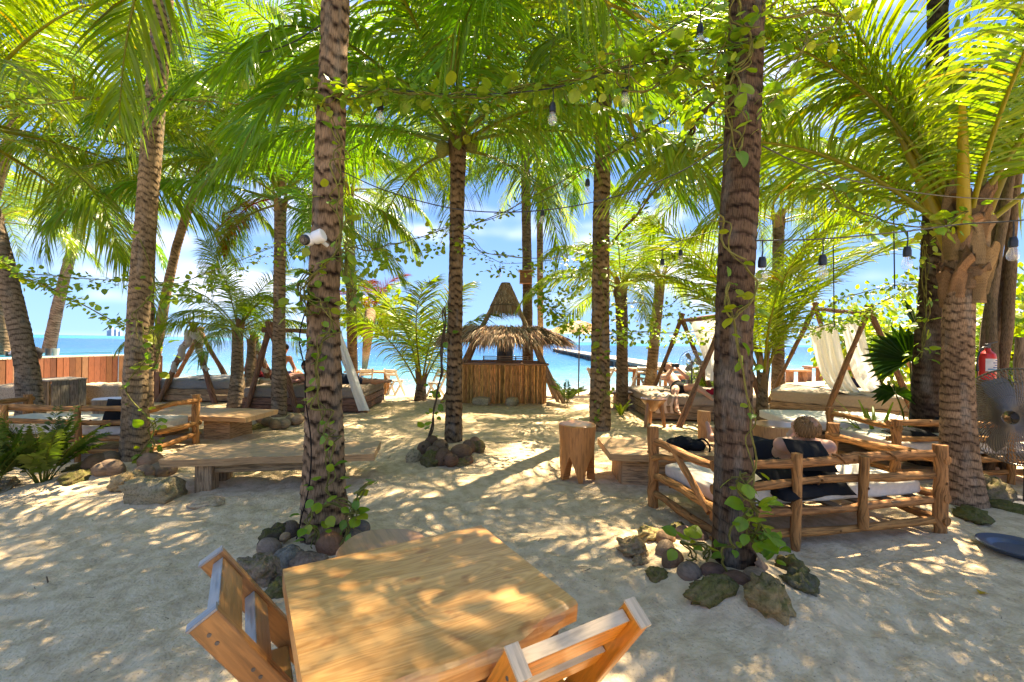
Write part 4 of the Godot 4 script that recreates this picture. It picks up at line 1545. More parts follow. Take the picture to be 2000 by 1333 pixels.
func sea() -> void:
	var nz := FastNoiseLite.new()
	nz.seed = 15
	nz.frequency = 1.0
	nz.fractal_octaves = 3
	var b := MB.new()
	var rows := 230
	var cols := 150
	var stops := [[-3.0, lin(0.30, 0.30, 0.28)], [0.6, lin(0.34, 0.36, 0.36)], [2.2, lin(0.15, 0.26, 0.29)], [8.0, lin(0.085, 0.21, 0.27)], [20.0, lin(0.022, 0.105, 0.20)], [60.0, lin(0.008, 0.058, 0.15)], [170.0, lin(0.006, 0.048, 0.14)], [240.0, lin(0.006, 0.065, 0.15)], [300.0, lin(0.01, 0.17, 0.215)], [800.0, lin(0.01, 0.18, 0.225)], [1400.0, lin(0.008, 0.07, 0.16)], [9000.0, lin(0.008, 0.06, 0.15)]]
	for r in rows + 1:
		var f := float(r) / rows
		var z := -13.0 - 22.0 * f - 5500.0 * pow(f, 5.0)
		for c in cols + 1:
			var g := (float(c) / cols - 0.5) * 2.0
			var x := g * (60.0 - z * 1.7)
			var t := shore(x) - z
			var s := nz.get_noise_2d(x * 0.25 / maxf(1.0, -z / 60.0), z * 1.1 / maxf(1.0, -z / 60.0))
			t += s * minf(0.9 + absf(t) * 0.25, 70.0)
			var k := 0
			while k < stops.size() - 2 and stops[k + 1][0] < t: k += 1
			b.col = (stops[k][1] as Color).lerp(stops[k + 1][1], clampf((t - stops[k][0]) / (stops[k + 1][0] - stops[k][0]), 0, 1))
			var y := -0.5
			if z > -120.0: y += 0.035 * sin(t * 2.1 + s * 4.0) * clampf(t * 0.5, 0, 1) + 0.05 * nz.get_noise_2d(x * 0.5, z * 0.9)
			b.add(Vector3(x, y, z), Vector3.UP, Vector2(x, z))
	for r in rows:
		for c in cols:
			var q := r * (cols + 1) + c
			b.quad(q, q + 1, q + cols + 2, q + cols + 1)
	b.smooth(0, 0)
	struct("sea", b, M.water)

func sky_cover() -> ImageTexture:
	# wisps and hazy banks of cloud, the same all round
	var f := FastNoiseLite.new()
	f.seed = 91
	f.frequency = 1.4
	f.fractal_octaves = 5
	var im := Image.create(768, 384, false, Image.FORMAT_RGBA8)
	for y in 384:
		var el := PI * (0.5 - (y + 0.5) / 384.0)
		for x in 768:
			var a := 0.0
			if el > -0.02:
				var az := TAU * (x + 0.5) / 768.0
				var d := Vector3(cos(el) * cos(az), sin(el), cos(el) * sin(az))
				var n := f.get_noise_3d(d.x * 1.2, d.y * 4.2, d.z * 1.2)
				n += 0.35 * f.get_noise_3d(d.x * 5.0, d.y * 16.0, d.z * 5.0)
				a = smoothstep(-0.06, 0.55, n) * 0.5
			im.set_pixel(x, y, Color(1, 1, 1, a))
	return ImageTexture.create_from_image(im)

func _ready() -> void:
	# camera, sky, sun, exposure
	var cam := Camera3D.new()
	cam.name = "camera"
	cam.fov = 74.28
	cam.near = 0.05
	cam.far = 12000.0
	cam.position = Vector3(0, 1.5, 0)
	cam.rotation = Vector3(0, 0, 0.0138)
	add_child(cam)
	var sky := ProceduralSkyMaterial.new()
	sky.sky_top_color = Color(0.25, 0.42, 0.70)
	sky.sky_horizon_color = Color(0.50, 0.63, 0.78)
	sky.sky_curve = 0.22
	sky.ground_bottom_color = Color(0.45, 0.50, 0.52)
	sky.ground_horizon_color = Color(0.60, 0.75, 0.86)
	sky.sky_cover = sky_cover()
	sky.sky_cover_modulate = Color(0.82, 0.75, 0.65, 1)
	sky.sun_angle_max = 60.0
	sky.sun_curve = 0.12
	sky.sky_energy_multiplier = 0.70
	var env := Environment.new()
	env.background_mode = Environment.BG_SKY
	env.sky = Sky.new()
	env.sky.sky_material = sky
	env.background_energy_multiplier = 1.0
	env.tonemap_mode = Environment.TONE_MAPPER_LINEAR
	env.tonemap_exposure = 6.0
	env.sdfgi_enabled = true
	env.ssao_enabled = true
	env.ssil_enabled = true
	var we := WorldEnvironment.new()
	we.name = "world_environment"
	we.environment = env
	add_child(we)
	var sun := DirectionalLight3D.new()
	sun.name = "sun"
	sun.light_energy = 1.6
	sun.light_color = Color(1.0, 0.925, 0.79)
	sun.light_angular_distance = 0.55
	sun.shadow_enabled = true
	sun.position = Vector3(0.29, 0.84, -0.46) * 20.0
	add_child(sun)
	sun.look_at(Vector3.ZERO, Vector3.UP)

	make_materials()
	make_fronds()
	make_leaves()
	for m in [[-1.34, -3.2, 0.75, 0.08], [1.46, -2.85, 0.85, 0.12], [-0.78, -6.1, 0.9, 0.12], [-4.26, -5.1, 1.0, 0.10], [-4.25, -8.2, 0.8, 0.08], [4.3, -4.2, 1.0, 0.06], [1.49, -7.5, 0.7, 0.05]]:
		mounds.append(Vector4(m[0], m[1], m[2], m[3]))
	ground()
	sea()
	structures()
	palms()
	furniture()
	people()
	stones()
	greens()
	strings()
	small_things()

func structures() -> void:
	# planked wall of the plunge pool on the left
	var path := spline([Vector3(-12.4, 0, -8.6), Vector3(-12.15, 0, -9.7), Vector3(-12.05, 0, -10.6), Vector3(-12.1, 0, -11.6), Vector3(-11.98, 0, -12.6), Vector3(-11.65, 0, -13.6), Vector3(-11.0, 0, -14.2)], 10)
	var root := thing("pool_wall", "curved reddish brown plank wall of the raised plunge pool at the left", "wall", path[0])
	R.seed = 4
	var cv := Curve3D.new()
	for p in path: cv.add_point(p - path[0])
	var total := cv.get_baked_length()
	var n := int(total / 0.15)
	for k in n:
		var s := (k + 0.5) * total / n
		var a := cv.sample_baked(s - 0.07)
		var e := cv.sample_baked(s + 0.07)
		var b := MB.new()
		b.col = vary(lin(0.145, 0.056, 0.027), 0.4)
		if R.randf() < 0.12: b.col = lin(0.22, 0.12, 0.07)
		b.uo = rr(0, 9)
		var dir := (e - a).normalized()
		b.box(Transform3D(Basis(dir, Vector3.UP, dir.cross(Vector3.UP)), (a + e) * 0.5 + Vector3(rr(-0.008, 0.008), 0.36, 0)), Vector3(total / n - 0.008, 1.06, 0.03), 0.004)
		part("plank", b, M.wood, root)
	var cp := MB.new()
	cp.col = lin(0.55, 0.52, 0.47)
	var cl := PackedVector3Array()
	for p in path: cl.append(p - path[0] + Vector3(-0.08, 0.91, -0.04))
	for k in cl.size() - 1:
		cp.plank(cl[k], cl[k + 1], 0.2, 0.04, Vector3(1, 0, 0.2), 0.006)
	part("coping", cp, M.stone, root)
	var wt := MB.new()
	wt.col = lin(0.02, 0.11, 0.18)
	var p0: Vector3 = path[0]
	wt.sheet(24, 10, func(i, j):
		var q := cv.sample_baked(i * total)
		return q + Vector3(-0.15 - j * 2.6, 0.90, -0.1 - j * 1.2))
	part("pool_water", wt, M.water, root)
	var bk := MB.new()
	bk.col = lin(0.05, 0.16, 0.24)
	for k in 16:
		var a := cv.sample_baked(total * k / 16.0) + Vector3(-2.8, 0.40, -1.35)
		var e := cv.sample_baked(total * (k + 1) / 16.0) + Vector3(-2.8, 0.40, -1.35)
		bk.plank(a, e, 0.1, 1.04, Vector3(1, 0, 0.3), 0.01)
	part("far_rim", bk, M.dull, root)
	# end panel of the wall, seen right of the leaning trunk
	var ep := thing("plank_screen", "short reddish brown plank screen at the right end of the pool wall", "screen", Vector3(-8.198, 0.000, -10.214))
	for k in 4:
		var b := MB.new()
		b.col = vary(lin(0.27, 0.11, 0.05), 0.25)
		b.uo = rr(0, 9)
		b.bx(Vector3((k - 1.5) * 0.11, 0.34, 0), Vector3(0.104, 0.70, 0.035))
		part("plank", b, M.wood, ep)
	# pale stone benches
	R.seed = 9
	for e in [["cream limestone bench behind the leaning palm at the far left", Vector3(-10.113, 0.000, -9.174), 1.25, 0.46], ["cream limestone bench right of the slatted crate", Vector3(-8.973, 0.000, -9.806), 0.86, 0.44]]:
		var b := MB.new()
		b.col = lin(0.50, 0.385, 0.27)
		b.pad(Transform3D(Basis(), Vector3(0, e[3] * 0.5 - 0.02, -0.25)), Vector3(e[2], e[3], 0.55), 0.06, 12, 0.02, 0.015, e[2] * 5.0)
		solo("stone_bench", b, M.stone, e[0], "bench", e[1], 0.05)
	# crate of upright boards between them
	var cr := thing("slatted_crate", "weathered crate of upright boards between the two stone benches", "crate", Vector3(-9.217, 0.000, -9.258), -0.35)
	for k in 9:
		var b := MB.new()
		b.col = vary(lin(0.25, 0.155, 0.075), 0.35)
		b.uo = rr(0, 9)
		b.bx(Vector3(-0.40 + k * 0.066, 0.29, 0.28), Vector3(0.06, 0.56, 0.03))
		part("slat", b, M.rough_wood, cr)
	for k in 4:
		var b := MB.new()
		b.col = vary(lin(0.24, 0.20, 0.16), 0.15)
		b.uo = rr(0, 9)
		b.bx(Vector3(0.172, 0.29, 0.19 - k * 0.14), Vector3(0.03, 0.56, 0.135))
		part("board", b, M.rough_wood, cr)
	var ct := MB.new()
	ct.col = lin(0.36, 0.31, 0.25)
	ct.bx(Vector3(-0.12, 0.585, 0.0), Vector3(0.64, 0.03, 0.62))
	part("lid", ct, M.rough_wood, cr)

	# the thatched bar
	var bar := thing("thatched_bar", "thatched beach bar with a front of upright poles and a pointed straw top", "bar", Vector3(-0.2, gh(-0.2, -10.9), -10.9))
	R.seed = 20
	for k in 50:
		var b := MB.new()
		b.col = vary(lin(0.72, 0.36, 0.105), 0.45)
		b.uo = rr(0, 9)
		var x := -1.0 + 2.02 * (k + 0.5) / 50.0
		log_bar(b, Vector3(x + rr(-0.006, 0.006), -0.1, rr(-0.01, 0.01)), Vector3(x + rr(-0.008, 0.008), 0.93 + rr(-0.01, 0.01), rr(-0.01, 0.01)), rr(0.018, 0.026), 0.006, 7)
		part("pole", b, M.rough_wood, bar)
	var back := MB.new()
	back.col = lin(0.12, 0.07, 0.035)
	back.bx(Vector3(0.01, 0.42, -0.06), Vector3(2.0, 1.0, 0.02), 0.004)
	part("backing_board", back, M.wood, bar)
	for s in [-1, 1]:
		for k in 12:
			var b := MB.new()
			b.col = vary(lin(0.33, 0.19, 0.08), 0.3)
			b.bar(Vector3(s * 1.03, -0.1, -0.05 - k * 0.07), Vector3(s * 1.03, 0.93, -0.05 - k * 0.07), 0.026, 0.024, 7)
			part("pole", b, M.rough_wood, bar)
	for e in [[Vector3(0, 0.95, -0.14), Vector3(2.2, 0.045, 0.42)], [Vector3(0.0, 0.97, -0.9), Vector3(2.0, 0.05, 0.3)]]:
		var b := MB.new()
		b.col = lin(0.36, 0.20, 0.09)
		b.bx(e[0], e[1], 0.01)
		part("counter", b, M.wood, bar)
	for k in 3:
		var b := MB.new()
		b.col = vary(lin(0.42, 0.29, 0.15), 0.15)
		b.bx(Vector3(0.05, 1.03 + k * 0.045, -0.35), Vector3(1.15, 0.02, 0.015), 0.003)
		part("slat", b, M.wood, bar)
	for x in [-0.5, -0.1, 0.3, 0.6]:
		var b := MB.new()
		b.col = lin(0.38, 0.25, 0.13)
		b.bx(Vector3(x, 1.05, -0.365), Vector3(0.03, 0.16, 0.014), 0.003)
		part("upright", b, M.wood, bar)
	# leaning pole pairs that meet at the top
	for s in [-1.0, 1.0]:
		for z in [0.10, -1.1]:
			for k in 2:
				var b := MB.new()
				b.col = vary(lin(0.38, 0.245, 0.125), 0.2)
				log_bar(b, Vector3(s * (1.52 - 0.13 * k), -0.1, z + 0.05 * k), Vector3(s * (0.06 + 0.03 * k) + 0.02, 2.90, -0.5 + (0.03 if z > 0 else -0.03)), 0.042, 0.012, 9)
				part("leaning_pole", b, M.rough_wood, bar)
	var straw := [lin(0.34, 0.235, 0.145), lin(0.25, 0.165, 0.10), lin(0.42, 0.31, 0.20), lin(0.17, 0.10, 0.06), lin(0.30, 0.17, 0.09)]
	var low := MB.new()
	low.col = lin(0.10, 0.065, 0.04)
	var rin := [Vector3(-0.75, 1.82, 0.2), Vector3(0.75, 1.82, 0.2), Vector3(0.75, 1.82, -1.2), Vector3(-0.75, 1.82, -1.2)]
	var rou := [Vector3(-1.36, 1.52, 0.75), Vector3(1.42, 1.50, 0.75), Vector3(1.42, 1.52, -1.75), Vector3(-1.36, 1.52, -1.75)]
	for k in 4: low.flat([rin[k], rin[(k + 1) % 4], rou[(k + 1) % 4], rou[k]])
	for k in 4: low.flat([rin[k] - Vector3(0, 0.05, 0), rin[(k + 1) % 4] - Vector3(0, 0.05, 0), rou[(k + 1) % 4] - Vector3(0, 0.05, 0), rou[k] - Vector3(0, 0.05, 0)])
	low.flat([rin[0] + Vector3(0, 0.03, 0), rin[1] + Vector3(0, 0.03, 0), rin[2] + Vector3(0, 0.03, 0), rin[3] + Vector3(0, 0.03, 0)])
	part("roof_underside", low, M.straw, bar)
	var th := MB.new()
	for k in 4:
		var a0: Vector3 = rin[k]
		var a1: Vector3 = rin[(k + 1) % 4]
		var b0: Vector3 = rou[k]
		var b1: Vector3 = rou[(k + 1) % 4]
		var many := 1500 if k == 0 else 700
		for i in many:
			var f := rr(-0.04, 1.04)
			var g := R.randf()
			var top := a0.lerp(a1, f)
			var bot := b0.lerp(b1, f)
			var out := (bot - top).normalized() + Vector3(rr(-0.25, 0.25), rr(-0.1, 0.25), rr(-0.25, 0.25))
			blade(th, top.lerp(bot, g) + Vector3(0, 0.04 + 0.05 * R.randf(), 0), out, rr(0.28, 0.55), rr(0.012, 0.03), vary(straw[R.randi() % 5], 0.3))
	var tp := part("lower_thatch", th, M.straw, bar)
	tp.set_meta("kind", "stuff")
	var hat := MB.new()
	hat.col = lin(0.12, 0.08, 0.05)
	hat.lathe([Vector2(0.0, 2.99), Vector2(0.11, 2.98), Vector2(0.20, 2.72), Vector2(0.36, 2.4), Vector2(0.40, 2.38), Vector2(0.18, 2.7), Vector2(0.0, 2.85)], 18, Vector3(0.02, 0, -0.5))
	for i in 1500:
		var a := rr(0, TAU)
		var g := pow(R.randf(), 0.8)
		var r := lerpf(0.11, 0.37, g)
		var out := Vector3(cos(a) * 0.32, -1.0, sin(a) * 0.32)
		blade(hat, Vector3(0.02 + cos(a) * r, 2.98 - g * 0.56, -0.5 + sin(a) * r), out, rr(0.22, 0.42), rr(0.012, 0.028), vary(straw[R.randi() % 5], 0.3))
	part("top_thatch", hat, M.straw, bar).set_meta("kind", "stuff")
	var sp := MB.new()
	sp.col = lin(0.018, 0.018, 0.02)
	sp.bx(Vector3(0.02, 1.26, -0.92), Vector3(0.42, 0.56, 0.3), 0.03)
	for y in [1.14, 1.38]:
		sp.lathe([Vector2(0.11, -0.01), Vector2(0.10, 0.01), Vector2(0.03, 0.0), Vector2(0.0, 0.015)], 20, Vector3(0.02, y, -0.765), Basis(Vector3.RIGHT, PI / 2))
	solo("loudspeaker", sp, M.paint, "black loudspeaker standing on the counter inside the thatched bar", "loudspeaker", bar.position)

	# the pier
	var a := Vector3(9.6, 0.12, -19.0)
	var e := Vector3(9.3, 0.12, -92.0)
	var pier := thing("pier", "long weathered wooden pier on concrete piles running out over the sea", "pier", a)
	R.seed = 30
	var ln := a.distance_to(e)
	var d := (e - a) / ln
	for k in 150:
		var s := ln * pow((k + 0.5) / 150.0, 1.0)
		var b := MB.new()
		b.col = vary(lin(0.36, 0.32, 0.29), 0.2)
		b.uo = rr(0, 9)
		b.bx(d * s + Vector3(0, -0.03, 0), Vector3(2.2, 0.05, ln / 150.0 - 0.02), 0.006)
		part("plank", b, M.rough_wood, pier)
	for k in 38:
		var s := 1.0 + k * 1.9
		for x in [-0.95, 0.95]:
			var b := MB.new()
			b.col = vary(lin(0.20, 0.17, 0.14), 0.25)
			b.bx(d * s + Vector3(x, -1.2, 0), Vector3(0.28, 2.0, 0.28), 0.02)
			part("pile", b, M.stone, pier)
		var cb := MB.new()
		cb.col = lin(0.24, 0.20, 0.17)
		cb.bx(d * s + Vector3(0, -0.15, 0), Vector3(2.25, 0.18, 0.25), 0.01)
		part("crossbeam", cb, M.rough_wood, pier)
	for x in [-1.06, 1.06]:
		var b := MB.new()
		b.col = lin(0.26, 0.22, 0.19)
		b.plank(Vector3(x, -0.12, 0), d * ln + Vector3(x, -0.12, 0), 0.16, 0.07, Vector3.UP, 0.005)
		part("edge_beam", b, M.rough_wood, pier)
	# towers far away on the horizon
	R.seed = 33
	var q := 0
	for w in [[212, 5], [217, 8], [226, 6], [234, 4], [771, 4], [778, 5], [786, 3]]:
		var dd := 4200.0
		var base := Vector3(-3761.308, 4.482, -4200.000) if q < 4 else Vector3(-1059.741, 8.354, -4200.000)
		var b := MB.new()
		b.col = lin(0.62, 0.64, 0.66)
		b.bx(Vector3(0, w[1] * 5.0, 0), Vector3(22, w[1] * 10.0, 22), 1.0)
		b.bx(Vector3(0, w[1] * 10.0 + 3.0, 0), Vector3(10, 6, 10), 0.5)
		var nm := ["leftmost", "tallest", "second from right", "rightmost and lowest"]
		solo("far_tower", b, M.dull, ("pale tower on the horizon left of the leaning palm, %s of the four" % nm[q]) if q < 4 else ("tiny pale tower on the horizon right of the vine covered palm, %s of three" % ["left", "middle", "right"][q - 4]), "building", Vector3(base.x + (w[0] - (212 if q < 4 else 778)) * 4.77, -1.0, base.z))
		q += 1

func palms() -> void:
	var g := "coconut palms of the beach garden"
	palm("leaning palm with a light ringed trunk between the left sofa and the boulder", g, [Vector3(-4.260, 0.000, -5.104), Vector3(-4.244, 1.595, -5.100), Vector3(-4.153, 2.987, -5.100), Vector3(-4.072, 4.264, -5.100), Vector3(-4.005, 5.308, -5.100), Vector3(-3.973, 7.804, -5.150)], [0.145, 0.105, 0.100, 0.098, 0.096, 0.095], {"seed": 2, "lo": 4.0, "sides": 26, "near": 0.015, "ring": 0.075, "n": 14, "size": 1.12, "pale": Color(0.36, 0.25, 0.135), "coconuts": 4})
	palm("vine covered palm with dark ring scars just behind the foreground table", g, [Vector3(-1.337, 0.000, -3.272), Vector3(-1.352, 0.614, -3.270), Vector3(-1.370, 1.654, -3.270), Vector3(-1.351, 2.472, -3.270), Vector3(-1.332, 3.215, -3.270), Vector3(-1.320, 3.966, -3.280), Vector3(-1.325, 5.106, -3.300), Vector3(-1.327, 6.382, -3.300)], [0.175, 0.13, 0.108, 0.102, 0.096, 0.092, 0.09, 0.09], {"seed": 3, "sides": 30, "near": 0.011, "ring": 0.105, "n": 10, "size": 1.08, "pale": Color(0.345, 0.23, 0.13), "dark": Color(0.03, 0.02, 0.013), "rough": 1.25})
	palm("slender palm with open crown in the middle, coconut husks round its foot", g, [Vector3(-0.781, 0.000, -6.138), Vector3(-0.781, 0.976, -6.140), Vector3(-0.781, 1.953, -6.140), Vector3(-0.775, 3.070, -6.140), Vector3(-0.770, 4.221, -6.140)], [0.13, 0.105, 0.098, 0.095, 0.11], {"seed": 4, "sides": 22, "near": 0.014, "ring": 0.10, "n": 26, "size": 1.0, "pale": Color(0.26, 0.17, 0.085), "dark": Color(0.03, 0.02, 0.013), "rough": 1.2, "az": 0.6, "lo": 2.0, "coconuts": 2})
	palm("thick dark brown palm trunk in front of the log sofa", g, [Vector3(1.447, 0.000, -2.886), Vector3(1.432, 0.753, -2.890), Vector3(1.420, 1.410, -2.890), Vector3(1.436, 2.132, -2.890), Vector3(1.458, 2.724, -2.890), Vector3(1.477, 3.709, -2.890), Vector3(1.517, 5.060, -2.920), Vector3(1.550, 6.773, -2.950)], [0.135, 0.112, 0.112, 0.108, 0.104, 0.098, 0.095, 0.095], {"seed": 5, "az": 1.3, "sides": 30, "near": 0.011, "ring": 0.085, "n": 10, "size": 1.1, "pale": Color(0.16, 0.102, 0.06), "dark": Color(0.03, 0.02, 0.014), "rough": 0.8})
	palm("straight palm with banded trunk beside the toothed stump stool", g, [Vector3(1.486, 0.000, -7.496), Vector3(1.471, 1.746, -7.500), Vector3(1.460, 3.792, -7.500), Vector3(1.483, 5.795, -7.500)], [0.18, 0.145, 0.138, 0.125], {"seed": 6, "sides": 22, "near": 0.016, "ring": 0.11, "n": 25, "size": 1.0, "pale": Color(0.31, 0.205, 0.10), "dark": Color(0.04, 0.026, 0.016), "rough": 1.2, "lo": -2.0})
	palm("stout palm with shaggy leaf bases and yellow stalks at the right of the log sofa", g, [Vector3(4.235, 0.000, -4.214), Vector3(4.220, 0.529, -4.240), Vector3(4.198, 1.397, -4.240), Vector3(4.213, 2.071, -4.240), Vector3(4.253, 2.650, -4.240)], [0.20, 0.135, 0.115, 0.115, 0.135], {"seed": 7, "sides": 30, "near": 0.012, "ring": 0.075, "n": 10, "size": 0.95, "hi": 84.0, "pale": Color(0.37, 0.235, 0.13), "dark": Color(0.06, 0.038, 0.024), "mats": ["frond_lime", "frond_lime", "frond"], "lo": 48.0, "az": 0.3, "shaggy": true, "stalks": [[3.6, 1.25, 1.5], [4.6, 1.35, 1.3], [-0.35, 0.95, 1.4], [-0.9, 0.8, 1.2], [2.4, 1.1, 1.2]], "extra": [[3.9, 78.0, 1.1, "frond_lime"], [3.45, 70.0, 1.05, "frond_lime"], [4.2, 40.0, 0.95, "frond_lime"], [-0.5, 55.0, 1.0, "frond_lime"]]})
	palm("slim palm on a ring of husks in front of the left daybeds", g, [Vector3(-4.253, 0.000, -8.264), Vector3(-4.274, 2.065, -8.250), Vector3(-4.273, 4.033, -8.250)], [0.14, 0.102, 0.10], {"seed": 8, "lo": -14.0, "sides": 18, "near": 0.02, "ring": 0.08, "n": 18, "size": 0.85, "pale": Color(0.34, 0.235, 0.14), "extra": [[3.5, 4.0, 0.55, "frond_dry"]]})
	palm("short palm between the bar and the right daybeds, its trunk thin and brown", g, [Vector3(2.455, 0.000, -9.962), Vector3(2.465, 1.723, -10.100), Vector3(2.416, 2.756, -10.100)], [0.14, 0.125, 0.14], {"seed": 9, "lo": 2.0, "sides": 16, "n": 16, "size": 0.66, "pale": Color(0.24, 0.16, 0.09), "mats": ["frond_lime", "frond"]})
	palm("slightly leaning palm behind the right daybed tent", g, [Vector3(4.093, -0.016, -13.370), Vector3(4.144, 1.205, -13.200), Vector3(4.324, 3.382, -13.200)], [0.17, 0.15, 0.15], {"seed": 10, "lo": 0.0, "sides": 14, "n": 15, "size": 0.78, "pale": Color(0.25, 0.17, 0.10), "mats": ["frond_lime", "frond", "frond_lime"]})
	palm("small young palm with a wide foot in front of the left daybeds", g, [Vector3(-5.588, 0.000, -9.174), Vector3(-5.665, 0.751, -9.300), Vector3(-5.667, 1.649, -9.300)], [0.20, 0.12, 0.10], {"seed": 11, "sides": 18, "near": 0.02, "n": 15, "size": 0.56, "pale": Color(0.34, 0.24, 0.14), "mats": ["frond", "frond_lime", "frond"], "hi": 80.0, "lo": 14.0})
	palm("small palm behind the wide footed young palm at the left daybeds", g, [Vector3(-5.933, 0.000, -10.272), Vector3(-6.134, 0.771, -10.600), Vector3(-6.131, 1.470, -10.600)], [0.14, 0.10, 0.09], {"seed": 12, "lo": 25.0, "sides": 14, "n": 8, "size": 0.45, "pale": Color(0.33, 0.23, 0.14)})
	palm("far palm with yellowing crown by the water left of the young palm", g, [Vector3(-23.068, -6.000, -69.826), Vector3(-4.999, 1.193, -15.500), Vector3(-4.908, 2.287, -15.500)], [0.17, 0.14, 0.14], {"seed": 13, "lo": -5.0, "sides": 12, "n": 15, "size": 0.6, "mats": ["frond_lime", "frond_lime", "frond_dry"], "pale": Color(0.33, 0.22, 0.13)})
	palm("straight far palm behind the vine covered trunk", g, [Vector3(-5.349, -0.368, -15.256), Vector3(-5.010, 2.489, -14.000), Vector3(-5.124, 6.147, -14.000)], [0.17, 0.15, 0.14], {"seed": 14, "lo": -14.0, "sides": 12, "n": 19, "size": 0.85, "pale": Color(0.2, 0.13, 0.08), "mats": ["frond", "frond_lime"]})
	palm("young trunkless palm with upright lime fronds left of the bar", g, [Vector3(-2.254, -0.016, -11.122), Vector3(-2.290, 0.361, -11.400)], [0.17, 0.12], {"seed": 15, "sides": 16, "n": 7, "size": 0.98, "hi": 86.0, "lo": 68.0, "mats": ["frond_lime"], "pale": Color(0.22, 0.13, 0.08)})
	palm("tall palm rising directly behind the thatched bar", g, [Vector3(0.472, -0.110, -12.754), Vector3(0.408, 3.031, -12.600), Vector3(0.330, 5.607, -12.600), Vector3(0.254, 7.969, -12.600)], [0.17, 0.14, 0.13, 0.12], {"seed": 16, "lo": -14.0, "sides": 14, "n": 21, "size": 1.0, "pale": Color(0.20, 0.135, 0.085)})
	palm("thin far palm just right of the tall palm behind the bar", g, [Vector3(1.293, -0.769, -19.824), Vector3(0.882, 3.267, -14.500), Vector3(0.813, 7.056, -14.500)], [0.13, 0.10, 0.10], {"seed": 17, "lo": -10.0, "sides": 12, "n": 14, "size": 0.85, "pale": Color(0.26, 0.19, 0.12), "mats": ["frond_lime", "frond"]})
	palm("leaning far palm above the plunge pool", g, [Vector3(-18.195, -0.113, -17.500), Vector3(-17.676, 2.579, -17.500), Vector3(-17.149, 4.774, -17.500), Vector3(-16.653, 6.272, -17.500)], [0.22, 0.19, 0.17, 0.17], {"seed": 18, "lo": -22.0, "sides": 14, "n": 18, "size": 1.0, "pale": Color(0.24, 0.18, 0.14), "mats": ["frond", "frond_deep"]})
	palm("far palm cut by the left edge of the view behind the pool", g, [Vector3(-14.725, 0.063, -13.000), Vector3(-14.726, 2.279, -13.000), Vector3(-14.997, 4.787, -13.000)], [0.20, 0.17, 0.16], {"seed": 19, "lo": 0.0, "sides": 12, "n": 13, "size": 0.85, "mats": ["frond", "frond_lime"]})
	palm("palm behind the lime fronds of the right daybeds", g, [Vector3(7.030, 0.000, -11.860), Vector3(7.085, 1.959, -12.000), Vector3(7.059, 4.823, -12.000)], [0.17, 0.14, 0.14], {"seed": 21, "lo": 0.0, "sides": 14, "n": 12, "size": 0.75, "pale": Color(0.17, 0.115, 0.075), "mats": ["frond", "frond_lime"]})
	palm("dark trunk hung with vines close behind the stout palm", g, [Vector3(5.339, 0.000, -5.806), Vector3(5.308, 1.354, -5.750), Vector3(5.377, 2.989, -5.750), Vector3(5.381, 4.623, -5.750), Vector3(5.321, 8.353, -5.700)], [0.17, 0.13, 0.12, 0.10, 0.07], {"seed": 22, "az": 0.9, "lo": -5.0, "sides": 20, "n": 5, "size": 1.05, "pale": Color(0.095, 0.065, 0.04), "dark": Color(0.02, 0.014, 0.01), "rough": 1.3})
	palm("leaning pale palm trunk behind the left sofa at the edge of the view", g, [Vector3(-7.145, 0.000, -6.722), Vector3(-7.211, 0.993, -6.700), Vector3(-7.487, 2.208, -6.700), Vector3(-7.728, 3.118, -6.700), Vector3(-8.191, 4.634, -6.700)], [0.18, 0.13, 0.115, 0.11, 0.10], {"seed": 23, "lo": -20.0, "sides": 22, "near": 0.018, "ring": 0.085, "n": 19, "size": 1.1, "pale": Color(0.30, 0.22, 0.145), "mats": ["frond_lime", "frond", "frond_lime"]})
	palm("young palm with a cut stub and tall lime fronds before the right daybeds", g, [Vector3(4.653, 0.000, -8.318), Vector3(4.625, 0.588, -8.300), Vector3(4.629, 0.984, -8.300)], [0.13, 0.10, 0.09], {"seed": 24, "sides": 16, "n": 7, "size": 0.95, "hi": 88.0, "lo": 74.0, "mats": ["frond_lime"], "pale": Color(0.22, 0.16, 0.09), "extra": [[-0.15, 80.0, 1.05, "frond_lime"], [0.6, 72.0, 0.95, "frond_lime"]]})
	palm("palm directly behind the leaning palm, its crown high in the left of the view", g, [Vector3(-7.319, 0.000, -9.020), Vector3(-7.296, 2.489, -9.000), Vector3(-7.210, 5.149, -9.000)], [0.13, 0.11, 0.10], {"seed": 25, "lo": -18.0, "sides": 14, "n": 21, "size": 0.88, "mats": ["frond", "frond", "frond_deep", "frond_lime"]})
	palm("palm directly behind the vine covered trunk with its crown near the top of the view", g, [Vector3(-4.274, 0.000, -10.268), Vector3(-4.240, 3.390, -10.300), Vector3(-4.171, 6.845, -10.300)], [0.13, 0.11, 0.10], {"seed": 26, "lo": -12.0, "sides": 14, "n": 20, "size": 0.98})
	palm("palm leaning in from the left with a crown high in the corner of the view", g, [Vector3(-12.305, 0.000, -10.136), Vector3(-12.080, 3.263, -10.200), Vector3(-11.037, 7.509, -10.200)], [0.13, 0.11, 0.10], {"seed": 27, "lo": -12.0, "sides": 14, "n": 21, "size": 1.05, "mats": ["frond_lime", "frond", "frond_lime"]})
	palm("palm hidden behind the dark trunk, fronds either side of it", g, [Vector3(4.624, 0.000, -9.268), Vector3(4.634, 2.690, -9.300), Vector3(4.643, 5.121, -9.300)], [0.12, 0.10, 0.10], {"seed": 28, "lo": -6.0, "sides": 14, "n": 14, "size": 0.82, "mats": ["frond_lime", "frond", "frond_lime"]})
